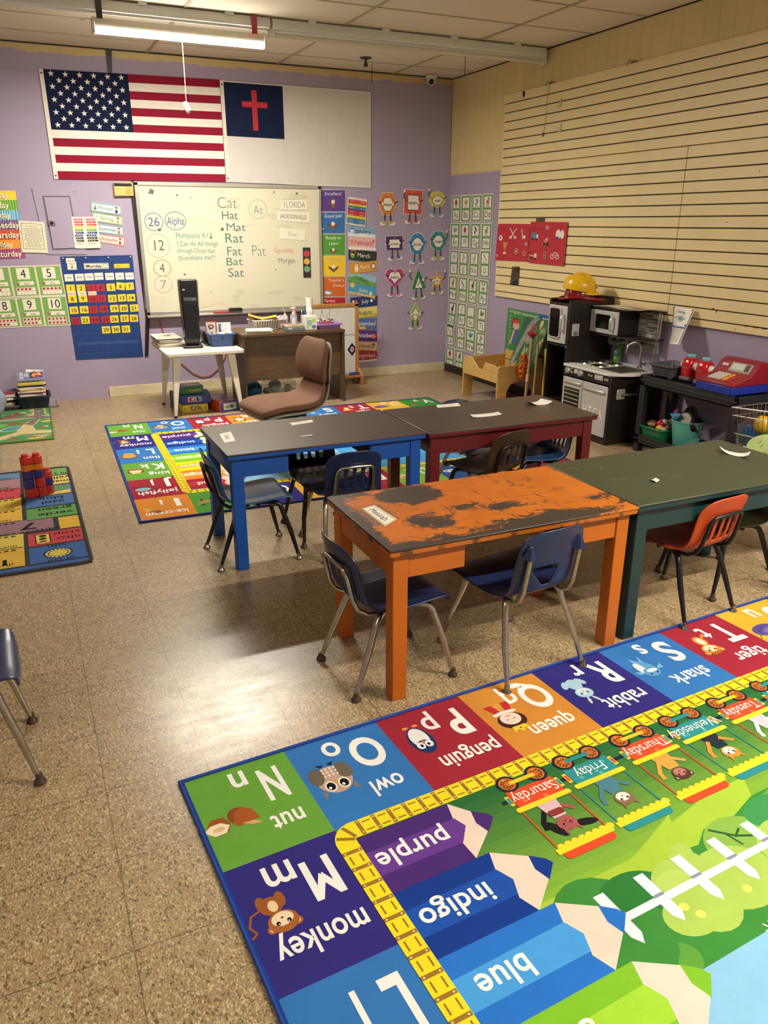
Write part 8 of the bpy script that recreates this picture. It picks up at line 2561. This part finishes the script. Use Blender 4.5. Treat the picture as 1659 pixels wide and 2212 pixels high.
for pts in ([(.55, .52), (.6, .38), (.55, .25), (.62, .16)], [(.75, .86), (.7, .74), (.75, .66), (.68, .56)], [(.33, .58), (.38, .5), (.36, .42)], [(.98, .6), (.86, .52), (.8, .4)], [(.52, .98), (.6, .92), (.56, .84)]):
    A.line(pts, .012, '#7fa848', 2)
tl, tr, bl = Vector((-.06, *(-1.67, 0.787))), Vector((-.06, *(-2.069, 0.786))), Vector((-.25, *(-1.698, 0.328)))
br = tr + bl - tl
C0 = (Vector(tl) + Vector(tr) + Vector(br) + Vector(bl)) / 4
tag(A.build('road_play_board', quad_map((tl, tr, br, bl), 1, 1.15, (-.94, 0, .3), C0), LAMINATE, .006, None, tuple(C0)), 'dark green play board with a grey road leaning in the wooden bin', 'board')
# brooms, duster and apron by the fridge
pole = M('pale_wood_pole', '#b08f68', .5, var=.12, vscale=30)
t2 = thing('toy_broom', 'wooden toy broom pole with a red spiky top leaning in front of the bin', 'broom', (-.36, -2.17, 0))
MB().tube([(0, 0, .0), (.08, .06, .665)], .013, 12).build('pole', pole, t2)
mb = MB()
for k in range(7):
    a = 2 * PI * k / 7
    mb.hexa([(.08 - .012, .06 - .012, .655), (.08 + .012, .06 - .012, .655), (.08 + .012, .06 + .012, .655), (.08 - .012, .06 + .012, .655)],
            [(.08 + .045 * math.cos(a) - .005, .06 + .045 * math.sin(a) - .005, .69), (.08 + .045 * math.cos(a) + .005, .06 + .045 * math.sin(a) - .005, .69), (.08 + .045 * math.cos(a) + .005, .06 + .045 * math.sin(a) + .005, .70), (.08 + .045 * math.cos(a) - .005, .06 + .045 * math.sin(a) + .005, .70)])
mb.lathe([(0, .64), (.016, .645), (.02, .665), (.012, .70), (0, .705)], 10, (.08, .06, 0))
mb.build('red_cap', M('red_cap_plastic', '#a81f26', .3), t2)
MB().tube([(.026, .018, .26), (.036, .026, .33)], .0165, 12).build('tape_band', M('tan_tape', '#c9ae86', .5), t2)
MB().tube([(-.09, -.01, .0), (.09, .01, .0)], .02, 8).build('broom_head', M('red_cap_plastic'), t2, (0, 0, .02))
t2 = thing('toy_mop', 'second thinner wooden pole standing right behind the toy broom', 'mop', (-.315, -2.235, 0))
MB().tube([(0, 0, .02), (.055, .06, .60)], .010, 10).build('pole', pole, t2)
MB().tube([(-.08, 0, .02), (.08, 0, .02)], .016, 8).build('mop_bar', M('grey_clip'), t2)
t2 = thing('orange_duster', 'fluffy orange duster hanging beside the toy broom pole', 'duster', (-.30, -2.03, .26))
mb = MB()
random.seed(5)
for k in range(150):
    u, a = random.random(), random.uniform(0, 2 * PI)
    r = .032 * (1 - (2 * u - 1) ** 4) + .006
    mb.sphere((r * math.cos(a), r * .8 * math.sin(a), .01 + u * .22), .012, 6, 4)
mb.build('pile', M('orange_chenille', '#cf6418', .9), t2)
MB().tube([(0, 0, .22), (.02, .02, .30)], .006, 8).build('handle', M('grey_clip'), t2)
A = Art(1, 1.2, '#cfb45a'); A.ell(.5, .75, .38, .3, '#2a6a9a', 1, 24); A.ell(.5, .9, .2, .08, '#e3dcc4', 2); A.rect(.1, .05, .8, .1, '#d9d2b8', 2)
tag(A.build('picture_bag', quad_map(((-.20, -2.20, .56), (-.12, -2.40, .56), (-.12, -2.40, 0), (-.20, -2.20, 0)), 1, 1.2, (-.9, -.3, 0), (-.16, -2.3, .28)), LAMINATE, .02, None, (-.16, -2.3, .28)), 'tan bag with a blue round picture between the bin and the toy fridge', 'bag')

# ================================================================ black utility cart and toys
cart = M('black_cart_plastic', '#1d1d20', .5, var=.08, vscale=10, bmp=.08, bscale=300)
CX0, CX1, CY0, CY1, ZK = -.355, -.025, -4.50, -3.615, .575
t = thing('utility_cart', 'black plastic two-shelf cart against the right wall beside the toy kitchen', 'cart', ((CX0 + CX1) / 2, (CY0 + CY1) / 2, 0))
cw, cd = (CX1 - CX0) / 2, (CY1 - CY0) / 2
def tray(z, h):
    mb = MB()
    mb.box(-cw, cw, -cd, cd, z - h, z - h + .012)
    mb.box(-cw, -cw + .02, -cd, cd, z - h, z); mb.box(cw - .02, cw, -cd, cd, z - h, z)
    mb.box(-cw, cw, -cd, -cd + .02, z - h, z); mb.box(-cw, cw, cd - .02, cd, z - h, z)
    mb.box(-cw - .006, -cw + .004, -cd - .002, cd + .002, z - h * .55, z - h * .38)
    return mb
tray(ZK, .075).build('upper_tray', cart, t, bevel=.003)
tray(.135, .07).build('lower_tray', cart, t, bevel=.003)
MB().box(-cw + .02, cw - .02, -cd + .02, cd - .02, ZK - .03, ZK - .018).build('upper_shelf', cart, t)
for sx in (-1, 1):
    for sy in (-1, 1):
        MB().box(*sorted((sx * cw, sx * (cw - .05))), *sorted((sy * cd, sy * (cd - .05))), 0, ZK - .05).build('leg', cart, t, bevel=.006)
top = ZK - .018
t2 = thing('dish_rack', 'dark grey plastic dish tub at the left end of the black cart', 'tub', (-.17, -3.72, ZK), R(4))
gp = M('dark_grey_plastic')
tub(.10, .085, .12, .10, .085).build('tub', gp, t2, bevel=.002)
for sx in (-1, 1):
    for sy in (-1, 1):
        MB().box(sx * .085 - .012, sx * .085 + .012, sy * .07 - .012, sy * .07 + .012, -.008, .004).build('foot', gp, t2)
MB().box(-.09, .09, -.07, .07, .012, .04).build('paper_liner', M('grey_liner', '#9a9c9c', .6), t2)


def mixer(label, x, y, rz, nozzle):
    t2 = thing('toy_blender', label, 'toy appliance', (x, y, ZK), R(rz), 'red toy kitchen appliances')
    rp = M('red_toy_plastic', '#b8141c', .2, var=.04)
    MB().prism(rrect(-.058, .058, -.05, .05, .018), 0, .026, 'z').build('base', M('grey_toy_plastic', '#6d6a64', .4), t2, bevel=.004)
    mb = MB()
    secs_ = [(.022, .052, .046), (.06, .054, .047), (.11, .053, .046), (.14, .045, .040), (.158, .028, .026)]
    for z, a, b in secs_:
        mb.v += [(p[0], p[1], z) for p in rrect(-a, a, -b, b, min(a, b) * .55, 3)]
    m_ = 16
    for k in range(4):
        for j in range(m_):
            mb.f.append((k * m_ + j, k * m_ + (j + 1) % m_, (k + 1) * m_ + (j + 1) % m_, (k + 1) * m_ + j)); mb.fm.append(0)
    mb.f.append(tuple(range(64, 80))); mb.fm.append(0)
    mb.f.append(tuple(reversed(range(16)))); mb.fm.append(0)
    mb.build('body', rp, t2, smooth=50)
    MB().lathe([(0, .178), (.028, .178), (.031, .172), (.026, .155), (0, .155)], 20).build('lid', M('aqua_plastic', '#6fb6c2', .3), t2)
    for s in (-1, 1):
        MB().lathe([(0, .03), (.022, .03), (.028, .02), (.03, 0), (0, 0)], 16, (0, s * .043, .10), rot=Matrix.Rotation(R(-90 * s), 3, 'X')).build('hub', M('white_toy_plastic', '#d9d4d0', .3), t2)
    if nozzle:
        MB().lathe([(0, .03), (.011, .028), (.012, .0), (0, 0)], 12, (0, -.072, .10), rot=Matrix.Rotation(R(90), 3, 'X')).build('nozzle', M('aqua_plastic'), t2)
    A = Art(.0001, .0001, '#b8141c')
    A.rr(-.024, -.006, .048, .013, .003, '#8d5a50', 1)
    A.build('badge', lambda x, y_, h: Vector((-.0545 - h, -x, .088 + y_)), PAPER, .0001, t2)
    return t2
mixer('red toy blender with an aqua lid, next to the grey tub on the black cart', -.175, -3.90, 2, False)
mixer('red toy blender with an aqua nozzle, next to the toy cash register', -.195, -4.055, 6, True)
# toy register
t2 = thing('toy_cash_register', 'red and blue toy cash register at the right end of the black cart', 'toy register', (-.19, -4.305, ZK), R(0))
blr = M('blue_toy_plastic', '#182f96', .35)
rdr = M('crimson_toy_plastic', '#87121f', .35)
MB().box(-.175, .16, -.155, .155, 0, .055).build('drawer_base', blr, t2, bevel=.006)
mb = MB().prism([(-.175, .055), (-.17, .075), (-.02, .115), (.03, .185), (.075, .20), (.16, .19), (.16, .055)], -.155, .155, 'y')
bd = mb.build('body', rdr, t2, bevel=.006)
def slope(u, v, h, p0=(-.15, .081), p1=(-.03, .113)):
    """Point on the sloped key deck: u to the right (towards the camera side), v up the slope."""
    x = p0[0] + (p1[0] - p0[0]) * v
    z = p0[1] + (p1[1] - p0[1]) * v
    return Vector((x - h * .25, .15 - u, z + h))
for r in range(4):
    for c in range(4):
        a = slope(.055 + c * .027, .08 + r * .22, 0)
        mb = MB().hexa([slope(.055 + c * .027 + d[0], .08 + r * .22 + d[1], .0) for d in ((0, 0), (.022, 0), (.022, .17), (0, .17))], [slope(.055 + c * .027 + d[0], .08 + r * .22 + d[1], .006) for d in ((.002, .02), (.020, .02), (.020, .15), (.002, .15))])
        mb.build('key', M('key_grey', '#c3c0b8', .4), t2, smooth=0)
for r in range(2):
    MB().hexa([slope(.175, .08 + r * .44, 0), slope(.198, .08 + r * .44, 0), slope(.198, .47 + r * .44, 0), slope(.175, .47 + r * .44, 0)], [slope(.177, .1 + r * .44, .006), slope(.196, .1 + r * .44, .006), slope(.196, .45 + r * .44, .006), slope(.177, .45 + r * .44, .006)]).build('key', M('key_amber', '#dd9a2a', .4), t2, smooth=0)
for r in range(3):
    MB().hexa([slope(.215, .1 + r * .28, 0), slope(.24, .1 + r * .28, 0), slope(.24, .3 + r * .28, 0), slope(.215, .3 + r * .28, 0)], [slope(.217, .12 + r * .28, .005), slope(.238, .12 + r * .28, .005), slope(.238, .28 + r * .28, .005), slope(.217, .28 + r * .28, .005)]).build('key', M('key_red', '#a8283a', .4), t2, smooth=0)
fs = lambda u, v, h: slope(u, v, h, (-.015, .122), (.026, .180))
MB().hexa([fs(.10, .02, .0), fs(.27, .02, .0), fs(.27, .98, .0), fs(.10, .98, .0)], [fs(.105, .06, .004), fs(.265, .06, .004), fs(.265, .94, .004), fs(.105, .94, .004)]).build('display_frame', M('display_bezel', '#a29a8c', .35), t2, smooth=0)
MB().hexa([fs(.115, .2, .003), fs(.215, .2, .003), fs(.215, .8, .003), fs(.115, .8, .003)], [fs(.115, .2, .005), fs(.215, .2, .005), fs(.215, .8, .005), fs(.115, .8, .005)]).build('display', M('pale_lcd'), t2, smooth=0)
MB().hexa([fs(.225, .15, .003), fs(.258, .15, .003), fs(.258, .85, .003), fs(.225, .85, .003)], [fs(.225, .15, .005), fs(.258, .15, .005), fs(.258, .85, .005), fs(.225, .85, .005)]).build('solar_cell', M('solar_grey', '#4c4a48', .3), t2, smooth=0)
MB().hexa([fs(.03, .5, .0), fs(.08, .5, .0), fs(.08, .75, .0), fs(.03, .75, .0)], [fs(.03, .5, .002), fs(.08, .5, .002), fs(.08, .75, .002), fs(.03, .75, .002)]).build('emblem', M('emblem_pale', '#c9b8b8', .4), t2, smooth=0)

# lower shelf
ZL = .078
t2 = thing('toy_bin', 'green plastic bin of play food on the cart lower shelf', 'bin', (-.235, -3.755, ZL), R(2))
tub(.085, .095, .105, .115, .13).build('bin', M('green_bin_plastic', '#0f6a42', .35), t2, bevel=.002)
foods = [('red_ball', 'round red toy ball with a white top in the green bin', '#c0212c', (-.02, -.02, .155), .034), ('toy_bun', 'brown and tan toy bun at the left of the green bin', '#7d5f3a', (-.03, .06, .135), .04), ('toy_egg', 'yellow toy egg at the front of the green bin', '#d0b83c', (-.055, -.045, .13), .026), ('toy_bird', 'orange beaked toy head at the right of the green bin', '#3a3634', (.0, -.085, .14), .034),
         ('toy_donut', 'pale pink toy doughnut at the front right of the green bin', '#c9a0a0', (-.05, -.085, .127), .024), ('toy_pear', 'olive toy pear at the back of the green bin', '#6f7a3c', (.04, -.05, .135), .04), ('toy_plum', 'pink toy plum under the red ball in the green bin', '#c25a78', (-.04, -.02, .122), .025)]
for nm, lab, c, p, r in foods:
    q = Vector((-.235, -3.755, ZL)) + Vector(p)
    t3 = thing(nm, lab, 'toy food', tuple(q), R(20), 'play food in the green bin')
    MB().sphere((0, 0, 0), r, 16, 10, sq=(1, 1, .8 if nm != 'toy_pear' else 1.3)).build('body', M('food_' + c, c, .3), t3)
    if nm == 'red_ball':
        MB().sphere((.008, -.022, .012), r * .7, 12, 8).build('white_top', M('white_toy_plastic'), t3)
    elif nm == 'toy_bun':
        MB().lathe([(.0, .0), (r * 1.02, 0), (r * 1.02, .012), (0, .012)], 18).build('filling', M('food_tan', '#c9a66a', .5), t3)
    elif nm == 'toy_bird':
        MB().lathe([(.012, 0), (.0, .03)], 8, (-.03, 0, 0), rot=Matrix.Rotation(R(-90), 3, 'Y')).build('beak', M('food_orange', '#d9702c', .4), t3)
t2 = thing('toy_bucket', 'aqua bucket full of toy pans on the cart lower shelf', 'bucket', (-.21, -3.985, ZL))
mb = MB().lathe([(0, 0), (.078, 0), (.082, .006), (.112, .215), (.117, .218), (.117, .226), (.109, .226), (.106, .218), (.077, .012), (0, .012)], 32)
mb.build('bucket', M('aqua_bucket_plastic', '#5aaea0', .35, var=.03), t2)
MB().tube([(-.02, -.113, .21), (-.01, -.128, .205), (.0, -.13, .17), (.0, -.125, .15)], .004, 6).build('handle', M('silver_wire'), t2)
BK = Vector((-.21, -3.985, ZL))
t3 = thing('toy_pan', 'shiny steel toy pan standing in the aqua bucket', 'toy pan', tuple(BK + Vector((-.035, -.015, .215))), R(0), 'toy pans in the aqua bucket')
MB().lathe([(0, .022), (.062, .022), (.075, .012), (.078, 0), (.072, .0), (.06, .014), (0, .014)], 28, rot=Matrix.Rotation(R(-72), 3, 'Y')).build('pan', M('polished_steel', '#b9b5aa', .18, .95), t3)
MB().tube([(.0, -.05, .0), (.02, -.10, -.06)], .007, 8).build('handle', M('black_plastic'), t3)
t3 = thing('toy_muffin_tin', 'dark toy muffin tin sticking up at the back of the aqua bucket', 'toy pan', tuple(BK + Vector((.03, .01, .20))), R(0), 'toy pans in the aqua bucket')
dkp = M('dark_pan_metal', '#2b2826', .35, .5)
mb = MB().prism([(y * 1.0, z) for y, z in ((.10, -.05), (.10, .03), (.06, .08), (.0, .125), (-.03, .12), (-.06, .07), (-.09, .03), (-.09, -.05))], -.006, .0, 'x')
mb.build('sheet', dkp, t3, bevel=.002)
for y, z in ((.01, .09), (.055, .04), (-.03, .045), (.02, .005), (.07, -.01)):
    MB().lathe([(.024, 0), (.026, .012), (.022, .012), (.018, .002), (0, .002)], 18, (-.006, y, z), rot=Matrix.Rotation(R(-90), 3, 'Y')).build('cup', dkp, t3)
t3 = thing('toy_pan', 'dark toy frying pan at the right of the aqua bucket', 'toy pan', tuple(BK + Vector((-.01, -.078, .21))), R(10), 'toy pans in the aqua bucket')
MB().lathe([(0, .02), (.05, .02), (.062, 0), (.057, 0), (.046, .014), (0, .014)], 22, rot=Matrix.Rotation(R(80), 3, 'X')).build('pan', dkp, t3)
MB().tube([(.0, 0, .05), (.0, .01, .12)], .007, 8).build('handle', dkp, t3)
t3 = thing('toy_spatula', 'magenta toy spatula standing at the left of the aqua bucket', 'toy utensil', tuple(BK + Vector((-.04, .085, .20))))
MB().prism([(-.012, -.06), (.012, -.06), (.018, .02), (.022, .075), (-.012, .095), (-.018, .02)], -.002, .002, 'x').build('blade', M('magenta_plastic', '#b02a78', .35), t3, bevel=.001)
t3 = thing('toy_cup', 'light blue scalloped toy cup resting on the aqua bucket rim', 'toy cup', tuple(BK + Vector((-.07, .055, .225))))
mb = MB()
for k, (r, z) in enumerate(((.016, 0), (.026, .018), (.036, .036))):
    for j in range(24):
        a = 2 * PI * j / 24
        mb.v.append((r * math.cos(a) * (1 + .08 * math.sin(6 * a) * k / 2), r * math.sin(a) * (1 + .08 * math.sin(6 * a) * k / 2), z))
for k in range(2):
    for j in range(24):
        mb.f.append((k * 24 + j, k * 24 + (j + 1) % 24, (k + 1) * 24 + (j + 1) % 24, (k + 1) * 24 + j)); mb.fm.append(0)
mb.f.append(tuple(reversed(range(24)))); mb.fm.append(0)
mb.build('cup', M('light_blue_plastic', '#5aa6c8', .3), t3, solid=.003)
t2 = thing('red_tub', 'red tub holding a blue toy whale on the cart lower shelf', 'tub', (-.17, -4.26, ZL))
tub(.10, .13, .115, .15, .06).build('tub', M('red_tub_plastic', '#a51526', .35), t2, bevel=.002)
t3 = thing('toy_whale', 'glossy blue toy whale watering can lying in the red tub', 'toy', (-.19, -4.24, ZL + .03), R(10))
bp_ = M('glossy_blue_plastic', '#0f4f86', .15)
MB().sphere((0, -.02, .055), .058, 20, 14, sq=(.9, 1.2, .85)).build('body', bp_, t3)
MB().tube([(0, .035, .05), (0, .075, .035), (0, .10, .012)], [.03, .016, .010], 12).build('snout', bp_, t3)
MB().box(-.04, .04, -.06, .04, -.02, .012).build('plinth', M('navy_toy_plastic', '#1a2a7a', .4), t3, bevel=.006)

# wire shopping cart at the right photo edge
chw = M('shiny_cart_wire', '#c4bda8', .2, .95)
t = thing('toy_shopping_cart', 'chrome wire toy shopping cart of play food at the right photo edge', 'shopping cart', (-.35, -4.80, 0))
b0 = [(-.12, .15, .30), (-.12, -.28, .30), (.12, -.28, .30), (.12, .15, .30)]
t0 = [(-.165, .19, .55), (-.165, -.34, .60), (.165, -.34, .60), (.165, .19, .55)]
mb = MB()
def lerp3(a, b, u): return tuple(a[i] * (1 - u) + b[i] * u for i in range(3))
for i in range(4):
    k = (i + 1) % 4
    n_ = 16 if i in (0, 2) else 9
    for j in range(n_ + 1):
        mb.tube([lerp3(b0[i], b0[k], j / n_), lerp3(t0[i], t0[k], j / n_)], .0022, 5)
for j in range(1, 9):
    mb.tube([lerp3(b0[0], b0[3], j / 9), lerp3(b0[1], b0[2], j / 9)], .0022, 5)
mb.build('wire_mesh', chw, t, smooth=60)
mb = MB()
for u in (0, .35, .8, 1.0):
    mb.tube([lerp3(b0[i], t0[i], u) for i in range(4)], .0045 if u in (0, 1.0) else .0032, 6, closed=True)
mb.build('rim_wires', chw, t, smooth=60)
MB().tube([(-.13, .15, .30), (-.135, .0, .24), (-.135, -.2, .16), (-.135, -.3, .10)], .007, 8).build('frame_tube', chw, t)
MB().tube([(.13, .15, .30), (.135, .0, .24), (.135, -.2, .16), (.135, -.3, .10)], .007, 8).build('frame_tube', chw, t)
MB().tube([(-.135, -.3, .10), (-.135, .2, .07)], .007, 8).build('frame_tube', chw, t)
MB().tube([(.135, -.3, .10), (.135, .2, .07)], .007, 8).build('frame_tube', chw, t)
for sx in (-1, 1):
    for y in (-.28, .18):
        MB().lathe([(0, .009), (.03, .009), (.034, 0), (.03, -.009), (0, -.009)], 14, (sx * .135, y, .034), rot=Matrix.Rotation(R(90), 3, 'Y')).build('wheel', M('black_rubber'), t)
MB().tube([(-.165, -.34, .60), (-.165, -.42, .66), (.165, -.42, .66), (.165, -.34, .60)], .008, 8).build('push_handle', chw, t)
for nm, lab, c, p, r, sq, sh in (('toy_pepper', 'big yellow toy pepper near the top of the wire cart', '#d3a81e', (-.08, .02, .47), .055, (.9, 1, 1), 1), ('toy_pepper', 'second yellow toy pepper right of the first in the wire cart', '#c99a1c', (-.02, -.08, .46), .055, (1, 1, 1), 1), ('toy_plate', 'round blue toy plate standing at the wire cart side', '#15588f', (-.115, .08, .39), .062, (.12, 1, 1.1), 0), ('toy_plate', 'second blue toy plate lower in the wire cart', '#164f86', (-.118, -.12, .35), .055, (.12, 1, 1), 0),
        ('toy_lettuce', 'green toy lettuce under the yellow peppers', '#4f7a34', (-.06, -.03, .39), .06, (1, 1.1, .8), 1), ('toy_broccoli', 'dark green toy broccoli at the front of the wire cart', '#2f5a34', (-.09, .12, .36), .04, (1, 1, 1), 1), ('toy_apple', 'red toy apple low in the wire cart', '#b3222a', (-.07, .0, .335), .035, (1, 1, .9), 1), ('toy_lemon', 'yellow toy lemon low in the wire cart', '#d0b83a', (-.08, -.06, .335), .03, (1, 1.3, 1), 1), ('toy_tomato', 'orange-red toy tomato deep in the wire cart', '#c2452a', (.0, .04, .35), .04, (1, 1, .9), 1), ('toy_cup', 'teal toy cup at the right of the wire cart', '#3f8a8a', (-.06, -.16, .42), .04, (1, 1, 1.1), 1)):
    t3 = thing(nm, lab, 'toy food', tuple(Vector((-.35, -4.80, 0)) + Vector(p)), 0, 'play food in the wire cart')
    MB().sphere((0, 0, 0), r, 16, 10, sq=sq).build('body', M('food_' + c, c, .35), t3)
    if sh:
        MB().tube([(0, 0, r * .8 * sq[2]), (.006, .004, r * sq[2] + .012)], .005, 6).build('stem', M('stem_green', '#3f5a2c', .6), t3)

bpy.data.objects.remove(_fobj)
